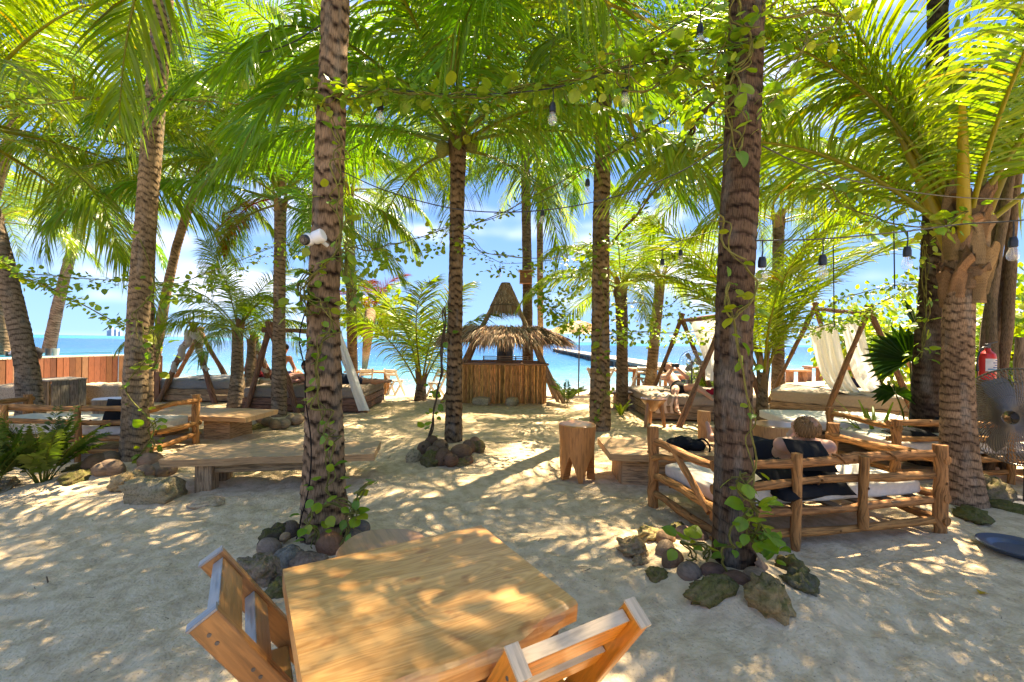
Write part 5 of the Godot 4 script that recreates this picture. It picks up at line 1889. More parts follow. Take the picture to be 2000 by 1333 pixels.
	palm("palm leaning between the two left front trunks, crown below the gap of sky", g, [Vector3(-9.056, -0.021, -11.218), Vector3(-8.518, 3.799, -11.400), Vector3(-7.335, 7.248, -11.400)], [0.13, 0.10, 0.10], {"seed": 29, "lo": -12.0, "sides": 14, "n": 20, "size": 0.95, "mats": ["frond", "frond_deep", "frond_lime"]})
	palm("palm beyond the right edge of the view, fronds reaching in", g, [Vector3(6.0, 0, -4.7), Vector3(6.0, 2.4, -4.7), Vector3(5.9, 4.2, -4.75)], [0.22, 0.18, 0.17], {"seed": 30, "lo": -10.0, "sides": 16, "n": 9, "size": 1.0, "mats": ["frond_lime", "frond", "frond_lime"]})

func furniture() -> void:
	# foreground table and its two chairs
	var tb := thing("wooden_table", "honey coloured solid wood table with a waney front edge in the foreground", "table", Vector3(-0.258, 0, -1.367), 0.539)
	var b := MB.new()
	var n := 40
	var edge := func(x: float) -> float: return 0.325 + 0.012 * sin(x * 9.0 + 0.6) + 0.018 * sin(x * 4.5 + 2.1) - 0.022 * smoothstep(0.05, 0.3, x)
	for k in n:
		var x0 := -0.36 + 0.72 * k / n
		var x1 := -0.36 + 0.72 * (k + 1) / n
		var z0: float = edge.call(x0)
		var z1: float = edge.call(x1)
		var uv := func(p: Vector3) -> Vector2: return Vector2(p.x + 0.36, p.z + 0.34)
		var rows := [[-0.33, 0.746], [-0.324, 0.75], [0.0, 0.75], [1.0, 0.75], [2.0, 0.744], [3.0, 0.728], [4.0, 0.69], [5.0, 0.684]]
		var pa := []
		var pb := []
		for r in rows:
			if r[0] < 0.5:
				pa.append(Vector3(x0, r[1], r[0]))
				pb.append(Vector3(x1, r[1], r[0]))
			else:
				var off: float = [0.0, -0.006, 0.004, 0.010, 0.0, -0.02][int(r[0])]
				pa.append(Vector3(x0, r[1], z0 + off + 0.004 * sin(x0 * 31.0 + r[0] * 2.0)))
				pb.append(Vector3(x1, r[1], z1 + off + 0.004 * sin(x1 * 31.0 + r[0] * 2.0)))
		for r in pa.size() - 1:
			b.flat([pa[r], pa[r + 1], pb[r + 1], pb[r]], [uv.call(pa[r]) + Vector2(0, 0.75 - pa[r].y), uv.call(pa[r + 1]) + Vector2(0, 0.75 - pa[r + 1].y), uv.call(pb[r + 1]) + Vector2(0, 0.75 - pb[r + 1].y), uv.call(pb[r]) + Vector2(0, 0.75 - pb[r].y)])
		b.flat([Vector3(x0, 0.746, -0.33), Vector3(x1, 0.746, -0.33), Vector3(x1, 0.684, -0.33), Vector3(x0, 0.684, -0.33)])
		b.flat([Vector3(x0, 0.684, -0.33), Vector3(x1, 0.684, -0.33), Vector3(x1, 0.684, z1 - 0.02), Vector3(x0, 0.684, z0 - 0.02)])
	for s in [-1.0, 1.0]:
		var z: float = edge.call(s * 0.36)
		b.flat([Vector3(s * 0.36, 0.75, -0.324), Vector3(s * 0.36, 0.684, -0.324), Vector3(s * 0.36, 0.684, z - 0.02), Vector3(s * 0.36, 0.72, z + 0.005), Vector3(s * 0.36, 0.75, z - 0.008)], [Vector2(0, 0), Vector2(0.06, 0), Vector2(0.06, 0.5), Vector2(0.03, 0.52), Vector2(0, 0.5)])
	part("table_top", b, M.slab, tb)
	for x in [-0.27, 0.27]:
		for z in [-0.25, 0.24]:
			var l := MB.new()
			l.col = vary(lin(0.42, 0.21, 0.075), 0.1)
			l.bx(Vector3(x, 0.33, z), Vector3(0.075, 0.7, 0.075), 0.006)
			part("leg", l, M.varnish, tb)
		var l := MB.new()
		l.col = lin(0.40, 0.20, 0.07)
		l.bx(Vector3(x, 0.645, 0), Vector3(0.05, 0.07, 0.41), 0.004)
		part("rail", l, M.varnish, tb)
	var orange := lin(0.74, 0.265, 0.025)
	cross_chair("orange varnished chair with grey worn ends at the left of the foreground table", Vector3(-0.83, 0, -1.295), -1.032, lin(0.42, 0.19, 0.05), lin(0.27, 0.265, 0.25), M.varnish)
	cross_chair("bright orange varnished chair in front of the foreground table, cut by the bottom edge", Vector3(0.163, 0, -1.102), 0.539, orange, lin(0.66, 0.50, 0.30), M.varnish)  # pale edge colour paints sunlight on the same orange wood
	stump_stool("round stump seat between the foreground table and the vine covered palm", Vector3(-0.65, 0, -2.36), 0.235, 0.42, 5, 0.0, lin(0.38, 0.19, 0.075), 3)
	# sofas
	sofa("log sofa in front of the reclining man, right of the dark trunk", Vector3(1.52, 0, -3.2), 0.2085, 1.98, 0.96, [[0.60, 0.70, -0.05], [1.20, 0.66, 0.16]], 5, {"brace": true})
	sofa("log sofa behind the fern at the left edge", Vector3(-6.75, 0, -5.35), 0.0, 2.35, 0.95, [[1.62, 0.66, -0.05], [0.75, 0.66, -0.05]], 6)
	sofa("log sofa half hidden behind the stout shaggy palm at the right", Vector3(4.28, 0, -5.0), 0.02, 1.9, 1.0, [[0.62, 0.66, -0.05], [1.3, 0.64, -0.05]], 7)
	# low tables
	slab_table("thick weathered slab table on block legs behind the vine covered palm", Vector3(-2.39, 0, -4.68), 0.17, 1.95, 0.62, 0.34, 0.075, [[-0.62, 0.16, 0.16, 0.15], [-0.62, -0.16, 0.16, 0.15], [0.4, 0.16, 0.16, 0.15], [0.4, -0.16, 0.16, 0.15]], lin(0.50, 0.32, 0.16), 4, M.wood)
	slab_table("pale slab table on one block behind the left sofa", Vector3(-4.72, 0, -6.85), -0.08, 2.0, 0.8, 0.36, 0.07, [[0.45, 0.0, 0.42, 0.5], [-0.6, 0.0, 0.42, 0.5]], lin(0.58, 0.35, 0.16), 5, M.wood, true)
	slab_table("pale slab table on one block between the toothed stool and the log sofa", Vector3(1.95, 0, -4.98), -0.02, 1.84, 0.82, 0.36, 0.075, [[-0.25, 0.0, 1.05, 0.5]], lin(0.60, 0.37, 0.17), 6, M.wood, true)
	# a strip of bark wound round the top rail of the front sofa
	var tw := MB.new()
	tw.col = lin(0.30, 0.14, 0.045)
	var tp := PackedVector3Array()
	var tr := PackedFloat32Array()
	for i in 90:
		var f := i / 89.0
		tp.append(Vector3(0.95 + 0.75 * f, 0.637 + cos(f * 19.0) * 0.036, -0.03 + sin(f * 19.0) * 0.036))
		tr.append(0.009)
	tw.tube(tp, tr, 6)
	for o in get_children():
		if o.name == &"log_sofa": part("bark_strip", tw, M.rough_wood, o)
	# stools and stumps
	stump_stool("tall stump stool with toothed legs in the middle of the sand", Vector3(0.738, 0.000, -4.968), 0.205, 0.60, 5, 0.27, lin(0.56, 0.225, 0.055), 5)
	stump_stool("round stump with a grey top behind the left sofa", Vector3(-6.830, 0.000, -7.660), 0.245, 0.43, 5, 0.0, lin(0.33, 0.21, 0.11), 8)
	stump_stool("wide round stump table behind the reclining man", Vector3(3.62, 0, -6.15), 0.30, 0.42, 6, 0.0, lin(0.40, 0.23, 0.10), 9)
	stump_stool("low stump seat beside the round stump table", Vector3(3.05, 0, -6.5), 0.15, 0.30, 5, 0.0, lin(0.38, 0.24, 0.13), 10)
	var lg := MB.new()
	R.seed = 61
	lg.col = lin(0.46, 0.235, 0.075)
	log_bar(lg, Vector3(0, -0.05, 0), Vector3(0.01, 0.66, 0), 0.07, 0.006, 16)
	solo("log_post", lg, M.wood, "thick upright log end left of the dark trunk behind the pale slab table", "post", Vector3(2.40, 0, -5.62))
	# three legged dish stool
	var ds := thing("dish_stool", "orange three legged stool with a hollow seat beside the right daybed", "stool", Vector3(2.582, 0.000, -8.166))
	var db := MB.new()
	db.col = lin(0.42, 0.19, 0.06)
	db.lathe([Vector2(0.0, 0.26), Vector2(0.05, 0.265), Vector2(0.15, 0.38), Vector2(0.24, 0.48), Vector2(0.24, 0.495), Vector2(0.22, 0.495), Vector2(0.12, 0.47), Vector2(0.0, 0.46)], 8)
	part("seat", db, M.varnish, ds)
	for k in 3:
		var l := MB.new()
		var a := k * TAU / 3.0 + 0.52
		l.col = vary(lin(0.40, 0.18, 0.06), 0.1)
		l.bar(Vector3(cos(a) * 0.20, -0.03, sin(a) * 0.20), Vector3(cos(a) * 0.14, 0.42, sin(a) * 0.14), 0.032, 0.04, 10)
		part("leg", l, M.varnish, ds)
	slab_table("low grey plank table behind the orange three legged stool", Vector3(2.55, gh(2.55, -10.2), -10.2), 0.1, 1.1, 0.5, 0.40, 0.05, [[-0.1, 0.0, 0.22, 0.25], [0.4, 0.0, 0.1, 0.25]], lin(0.34, 0.22, 0.13), 11, M.wood, true)
	# daybeds and tent frames
	var pole := lin(0.22, 0.115, 0.06)
	daybed("grey daybed with the sunbather holding a phone, right of the bar", Vector3(2.66, gh(3.5, -8.7), -8.65), -0.03, 2.2, 2.0, 0.44, lin(0.33, 0.27, 0.205), lin(0.30, 0.20, 0.12), 41)
	tent_frame("brown A-frame poles over the daybed of the sunbather with the phone", [Vector3(4.073, 2.086, -8.550), Vector3(4.017, 2.097, -10.700)], [Vector3(3.031, 0.000, -8.100), Vector3(4.770, 0.000, -8.226), Vector3(3.340, 0.066, -10.900), Vector3(4.813, 0.127, -10.600)], 0.05, pole)
	daybed("wide grey daybed with a crumpled blanket at the right", Vector3(5.48, 0, -9.55), -0.65, 2.5, 1.9, 0.50, lin(0.36, 0.305, 0.235), lin(0.30, 0.215, 0.135), 42, lin(0.33, 0.29, 0.225))
	tent_frame("brown A-frame poles with gauze drapes over the wide right daybed", [Vector3(6.882, 2.183, -8.700), Vector3(7.388, 2.433, -11.000)], [Vector3(6.037, 0.000, -8.736), Vector3(7.294, 0.041, -8.000), Vector3(6.479, 0.093, -11.300), Vector3(8.146, 0.069, -11.000)], 0.05, pole)
	daybed("daybed of pale boards with a grey blanket at the left by the water", Vector3(-8.05, gh(-7, -10.3), -10.25), 0.05, 1.95, 1.6, 0.46, lin(0.27, 0.26, 0.25), lin(0.42, 0.27, 0.14), 43, lin(0.27, 0.26, 0.25))
	tent_frame("A-frame poles wound with cloth over the leftmost daybed", [Vector3(-7.284, 1.710, -10.300), Vector3(-8.224, 1.637, -11.900)], [Vector3(-7.963, 0.000, -10.152), Vector3(-6.597, 0.000, -10.040), Vector3(-9.118, 0.072, -12.000), Vector3(-7.413, 0.068, -12.000)], 0.06, lin(0.25, 0.13, 0.075), [0, 1])
	daybed("brown daybed of the sunbathing couple behind the slim palm", Vector3(-5.35, gh(-4, -9), -8.95), 0.04, 2.35, 1.9, 0.46, lin(0.27, 0.21, 0.155), lin(0.24, 0.12, 0.07), 44)
	tent_frame("A-frame poles with a white cloth over the daybed of the sunbathing couple", [Vector3(-4.831, 1.704, -9.000), Vector3(-3.641, 1.664, -9.200)], [Vector3(-5.246, 0.000, -8.878), Vector3(-4.125, 0.000, -8.728), Vector3(-4.359, 0.014, -9.400), Vector3(-2.991, 0.000, -9.202)], 0.055, lin(0.28, 0.14, 0.075))
	curtain("white cloth hanging down the pole right of the vine covered palm", Vector3(-3.642, 1.642, -9.150), Vector3(-3.477, 1.643, -9.100), Vector3(-2.998, 0.086, -8.850), Vector3(-2.761, 0.107, -8.800), Vector3(0, -0.04, 0), 3.0, 1)
	tent_frame("A-frame poles behind the couple, one wound with a pale cloth", [Vector3(-6.363, 1.431, -11.200)], [Vector3(-6.726, 0.026, -11.200), Vector3(-5.937, 0.037, -11.200)], 0.06, lin(0.27, 0.14, 0.08), [1])
	daybed("pale daybed under the two seated bathers at the back left", Vector3(-6.5, gh(-6, -11.2), -11.0), 0.0, 1.7, 1.5, 0.46, lin(0.45, 0.40, 0.33), lin(0.42, 0.28, 0.15), 45)
	curtain("white drape hanging beside the dark trunk from the ridge of the phone sunbather's tent", Vector3(4.031, 2.030, -10.300), Vector3(4.174, 2.065, -9.200), Vector3(4.393, 0.685, -10.200), Vector3(4.323, 0.730, -9.300), Vector3(0.05, -0.1, 0.1), 3.0, 2)
	curtain("long white gauze drape sweeping down behind the right tent pole, left one of two", Vector3(7.113, 1.923, -10.800), Vector3(7.270, 1.996, -10.100), Vector3(6.706, 0.458, -9.200), Vector3(7.013, 0.489, -8.900), Vector3(-0.15, -0.25, 0.1), 4.0, 3)
	curtain("long white gauze drape sweeping down behind the right tent pole, right one of two", Vector3(7.020, 1.951, -9.600), Vector3(7.066, 2.037, -9.100), Vector3(7.476, 0.446, -9.300), Vector3(7.580, 0.477, -8.900), Vector3(-0.15, -0.25, 0.1), 3.0, 4)
	var lo := MB.new()
	lo.col = lin(0.68, 0.65, 0.58)
	lo.pad(Transform3D(Basis(), Vector3(0, 0.37, 0)), Vector3(2.0, 0.14, 1.1), 0.04, 14, 0.01, 0.005, 3)
	var lb := thing("low_daybed", "low white mattress on a wooden platform behind the reclining man's head", "daybed", Vector3(5.0, 0, -6.75), -0.12)
	part("mattress", lo, M.fabric, lb)
	for k in 2:
		var q := MB.new()
		q.col = vary(lin(0.34, 0.20, 0.10), 0.15)
		q.bx(Vector3(0, 0.07 + k * 0.13, 0), Vector3(1.95, 0.12, 1.05), 0.01)
		part("platform_board", q, M.wood, lb)
	# beach tables and cross legged chairs by the water
	R.seed = 71
	var grey := lin(0.46, 0.43, 0.40)
	var gg := "pale chairs of the tables by the water"
	for e in [[717, 785, 0.5, "pale grey chair at the water's edge table, left one beside the young palm"], [762, 785, -0.4, "pale grey chair at the water's edge table, right one beside the young palm"], [865, 783, 2.6, "pale grey chair half hidden behind the middle palm's trunk"], [1160, 782, -0.7, "pale grey chair beside the banded palm right of the bar"], [1192, 783, 0.6, "pale grey chair between the banded palm and the thin brown palm"], [1258, 776, 0.2, "pale grey chair behind the orange three legged stool"], [1300, 772, -0.4, "pale grey chair at the table behind the phone sunbather"]]:
		var p := Vector3.ZERO
		var d := 13.5
		p = Vector3((e[0] - 1000.0) / 880.0 * d, gh((e[0] - 1000.0) / 880.0 * d, -d), -d)
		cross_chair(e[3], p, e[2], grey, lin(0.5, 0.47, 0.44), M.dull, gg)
	for e in [[725, 1.5, "plank table with pale chairs left of the young palm", 14.2], [1190, 1.3, "plank table behind the banded palm", 14.3], [1275, 1.4, "orange plank table behind the phone sunbather", 14.0]]:
		var d: float = e[3]
		var x: float = (e[0] - 1000.0) / 880.0 * d
		slab_table(e[2], Vector3(x, gh(x, -d), -d), 0.05, e[1], 0.7, 0.76, 0.05, [[-0.5, 0.2, 0.09, 0.09], [-0.5, -0.2, 0.09, 0.09], [0.5, 0.2, 0.09, 0.09], [0.5, -0.2, 0.09, 0.09]], lin(0.44, 0.24, 0.11), 12, M.wood, true)
	for e in [[1560, 748, 1.0, 0.36, "low orange bench on the sand behind the wide right daybed"], [1575, 735, 0.7, 0.5, "brown block table near the water behind the wide right daybed"]]:
		var p := Vector3(12.631, 0.345, -20.000) if e[3] < 0.4 else Vector3(14.096, 0.418, -21.000)
		slab_table(e[4], Vector3(p.x, gh(p.x, p.z), p.z), 0.1, e[2], 0.6, e[3] + 0.2, 0.08, [[-0.3, 0.0, 0.2, 0.3], [0.3, 0.0, 0.2, 0.3]], lin(0.40, 0.20, 0.10), 14, M.wood, true)
	# parasol
	var um := thing("parasol", "pale peach parasol on a thin pole right of the bar", "parasol", Vector3(2.06, gh(2.06, -13.8), -13.8))
	var ub := MB.new()
	ub.col = lin(0.05, 0.045, 0.04)
	ub.bar(Vector3(0, -0.1, 0), Vector3(0, 2.3, 0), 0.022, 0.02, 8)
	part("pole", ub, M.paint, um)
	for k in 8:
		var c := MB.new()
		c.col = lin(0.70, 0.46, 0.30) if k % 2 else lin(0.74, 0.60, 0.46)
		var a0 := TAU * k / 8.0
		c.sheet(8, 4, func(i, j):
			var a: float = a0 + j * TAU / 8.0
			var r: float = 1.0 * i * (1.0 - 0.06 * sin(PI * j))
			return Vector3(cos(a) * r, 2.28 - 0.36 * pow(i, 1.4) - 0.03 * sin(PI * j) * i, sin(a) * r))
		part("canopy_panel", c, M.curtain, um)
		var rb := MB.new()
		rb.col = lin(0.2, 0.13, 0.08)
		rb.bar(Vector3(0, 2.25, 0), Vector3(cos(a0) * 0.98, 1.90, sin(a0) * 0.98), 0.008, 0.006, 5)
		part("rib", rb, M.paint, um)
	# cushions
	var blk := lin(0.016, 0.016, 0.019)
	var bg := "black cushions on the log sofas"
	cushion("black cushion propped behind the reclining man's head", Transform3D(Basis.from_euler(Vector3(0.85, 0.15, -0.16)), Vector3(2.384, 0.624, -3.580)), Vector3(0.40, 0.11, 0.28), blk, 1, bg)
	cushion("black cushion lying flat left of the man's back on the mattress", Transform3D(Basis.from_euler(Vector3(0.35, 0.3, 0.12)), Vector3(2.082, 0.501, -3.500)), Vector3(0.34, 0.12, 0.34), blk, 2, bg)
	cushion("black cushion under the reclining man's back", Transform3D(Basis.from_euler(Vector3(0.5, 0.2, -0.05)), Vector3(2.483, 0.430, -3.620)), Vector3(0.40, 0.14, 0.36), blk, 3, bg)
	cushion("black cushion lowest on the mattress beneath the man's cushions", Transform3D(Basis.from_euler(Vector3(0.06, 0.25, 0.04)), Vector3(2.139, 0.395, -3.460)), Vector3(0.42, 0.12, 0.36), blk, 4, bg)
	cushion("black cushion on the left sofa beside the leaning palm", Transform3D(Basis.from_euler(Vector3(1.2, 0.1, 0.0)), Vector3(-4.78, 0.55, -5.52)), Vector3(0.40, 0.14, 0.36), blk, 5, bg)
	cushion("black cushion on the right sofa left of the stout shaggy palm", Transform3D(Basis.from_euler(Vector3(0.1, 0.3, 0.0)), Vector3(4.72, 0.47, -5.3)), Vector3(0.42, 0.13, 0.38), blk, 6, bg)
	cushion("black cushion on the right sofa between the stout palm and the fan", Transform3D(Basis.from_euler(Vector3(0.7, -0.2, 0.0)), Vector3(5.35, 0.52, -5.3)), Vector3(0.44, 0.14, 0.40), blk, 7, bg)

func people() -> void:
	var skin := lin(0.45, 0.245, 0.155)
	# the man on the sofa, seen from behind
	var hip := Vector3(2.44, 0.49, -4.18)
	var pp := person("man with fair hair reclining on the log sofa, seen from behind", Vector3(2.44, 0.42, -4.2), pose(hip, Vector3(2.53, 0.60, -3.88), Vector3(2.498, 0.773, -3.820), Vector3(1, 0, 0.25), Vector3(2.403, 0.440, -4.680), Vector3(2.664, 0.271, -5.120), Vector3(2.36, 0.50, -4.72), Vector3(2.28, 0.43, -5.12), Vector3(2.394, 0.539, -4.020), Vector3(2.545, 0.648, -4.120), Vector3(2.828, 0.456, -3.980), Vector3(2.909, 0.302, -4.200), Vector3(-0.1, 0.9, -0.4)), {"skin": skin, "face": Vector3(-0.25, 0.15, -1), "hair": lin(0.24, 0.135, 0.055), "bald": true, "wear": lin(0.02, 0.02, 0.024), "wear_long": 0.6, "fine": 0.007, "cell": 0.014, "hand": Vector3(0.2, 0.6, 0)})
	# woman lying on the right daybed, feet towards us
	var c := Vector3(3.42, 0.0, -9.3)
	person("sunbather in a dark bikini lying on the right daybed holding a phone", c, pose(Vector3(3.42, 0.58, -9.15), Vector3(3.40, 0.74, -9.52), Vector3(3.38, 0.97, -9.66), Vector3(-1, 0, 0.0), Vector3(3.62, 0.66, -8.85), Vector3(3.78, 0.50, -8.62), Vector3(3.20, 0.56, -8.80), Vector3(3.14, 0.24, -8.52), Vector3(3.62, 0.80, -9.28), Vector3(3.44, 0.99, -9.36), Vector3(3.16, 0.80, -9.28), Vector3(3.34, 0.99, -9.36), Vector3(0, -0.3, 1)), {"skin": lin(0.50, 0.29, 0.20), "face": Vector3(0, 0.0, 1), "wear": lin(0.02, 0.02, 0.02), "wear_long": 0.02, "girth": 0.95, "long": 0.12, "fine": 0.01})
	# left daybeds
	c = Vector3(-5.75, 0.0, -11.4)
	person("bare backed bather sitting behind the small left palms, facing the sea", c, pose(Vector3(-5.85, 0.52, -11.35), Vector3(-5.80, 0.93, -11.38), Vector3(-5.78, 1.22, -11.45), Vector3(1, 0, 0), Vector3(-6.0, 0.62, -11.8), Vector3(-6.0, 0.5, -12.15), Vector3(-5.62, 0.62, -11.8), Vector3(-5.62, 0.5, -12.15), Vector3(-6.08, 0.72, -11.5), Vector3(-6.0, 0.56, -11.7), Vector3(-5.52, 0.72, -11.45), Vector3(-5.45, 0.52, -11.25), Vector3(0, 0, -1)), {"skin": lin(0.40, 0.18, 0.10), "face": Vector3(0.1, 0, -1), "wear": lin(0.03, 0.03, 0.08), "fine": 0.01})
	c = Vector3(-6.35, 0.0, -11.4)
	person("dark haired bather sitting left of the bare backed one, half behind the palm", c, pose(Vector3(-6.42, 0.52, -11.3), Vector3(-6.40, 0.90, -11.25), Vector3(-6.38, 1.18, -11.28), Vector3(1, 0, 0), Vector3(-6.55, 0.62, -11.75), Vector3(-6.55, 0.5, -12.1), Vector3(-6.25, 0.62, -11.75), Vector3(-6.25, 0.5, -12.1), Vector3(-6.68, 0.68, -11.3), Vector3(-6.6, 0.54, -11.5), Vector3(-6.12, 0.68, -11.35), Vector3(-6.2, 0.54, -11.55), Vector3(0, 0, -1)), {"skin": lin(0.42, 0.20, 0.12), "face": Vector3(0.2, 0, -1), "wear": lin(0.2, 0.02, 0.03), "fine": 0.01})
	c = Vector3(-4.9, 0.5, -9.7)
	person("sunbather lying on the back with the head towards the wide footed palm", c, pose(Vector3(-4.35, 0.59, -10.0), Vector3(-4.80, 0.61, -9.85), Vector3(-5.06, 0.66, -9.72), Vector3(0.3, 0, 0.95), Vector3(-3.95, 0.66, -10.15), Vector3(-3.55, 0.54, -10.25), Vector3(-3.92, 0.62, -9.92), Vector3(-3.52, 0.54, -10.0), Vector3(-4.75, 0.56, -10.25), Vector3(-4.5, 0.54, -10.3), Vector3(-4.65, 0.58, -9.52), Vector3(-4.45, 0.60, -9.7), Vector3(0.2, 0.9, 0)), {"skin": lin(0.52, 0.25, 0.19), "face": Vector3(0, 1, 0.3), "wear": lin(0.25, 0.04, 0.05), "hair": lin(0.10, 0.045, 0.03), "fine": 0.01})
	c = Vector3(-4.1, 0.5, -9.4)
	person("dark haired sunbather leaning on the elbows on the brown daybed", c, pose(Vector3(-3.55, 0.60, -9.85), Vector3(-4.0, 0.72, -9.40), Vector3(-4.20, 0.92, -9.26), Vector3(0.7, 0, 0.7), Vector3(-3.2, 0.55, -10.2), Vector3(-2.95, 0.53, -10.5), Vector3(-3.15, 0.55, -10.0), Vector3(-2.9, 0.53, -10.3), Vector3(-4.32, 0.52, -9.52), Vector3(-4.36, 0.66, -9.32), Vector3(-3.86, 0.52, -9.12), Vector3(-4.1, 0.58, -9.02), Vector3(0.5, 0, -0.5)), {"skin": lin(0.42, 0.21, 0.125), "face": Vector3(-0.7, -0.5, 0.7), "wear": lin(0.02, 0.03, 0.05), "fine": 0.01})
	# beyond the drapes on the right
	c = Vector3(9.6, -0.1, -12.4)
	person("bare backed bather in dark shorts sitting beyond the right gauze drapes", c, pose(Vector3(9.55, 0.48, -12.3), Vector3(9.45, 0.86, -12.35), Vector3(9.42, 1.10, -12.5), Vector3(1, 0, 0.2), Vector3(9.4, 0.6, -12.8), Vector3(9.4, 0.3, -13.1), Vector3(9.75, 0.6, -12.75), Vector3(9.8, 0.3, -13.1), Vector3(9.15, 0.66, -12.45), Vector3(9.3, 0.55, -12.7), Vector3(9.75, 0.66, -12.4), Vector3(9.7, 0.55, -12.6), Vector3(0, 0, -1)), {"skin": lin(0.46, 0.22, 0.14), "face": Vector3(-0.3, -0.2, -1), "wear": lin(0.03, 0.03, 0.09), "fine": 0.011})
	var st := MB.new()
	st.col = lin(0.42, 0.28, 0.17)
	st.bx(Vector3(0, 0.16, 0), Vector3(1.2, 0.4, 0.7), 0.02)
	solo("beach_bench", st, M.wood, "plain wooden bench under the bather beyond the right drapes", "bench", Vector3(9.6, 0.0, -12.3))
	# in the pool
	c = Vector3(-13.65, 0.20, -12.50)
	person("person in a dark cap and white shirt at the edge of the plunge pool", c, pose(Vector3(-13.67, 0.63, -12.65), Vector3(-13.65, 1.03, -12.62), Vector3(-13.61, 1.33, -12.56), Vector3(-1, 0, 0.2), Vector3(-13.50, 0.66, -12.25), Vector3(-13.50, 0.31, -12.20), Vector3(-13.85, 0.66, -12.30), Vector3(-13.85, 0.31, -12.20), Vector3(-13.33, 0.86, -12.52), Vector3(-13.45, 0.99, -12.32), Vector3(-13.95, 0.86, -12.45), Vector3(-13.80, 0.99, -12.30), Vector3(0, -0.3, 1)), {"skin": lin(0.42, 0.24, 0.16), "face": Vector3(0.4, -0.1, 1), "shirt": lin(0.75, 0.75, 0.75), "hair": lin(0.03, 0.09, 0.085), "wear": lin(0.1, 0.1, 0.12), "fine": 0.012})

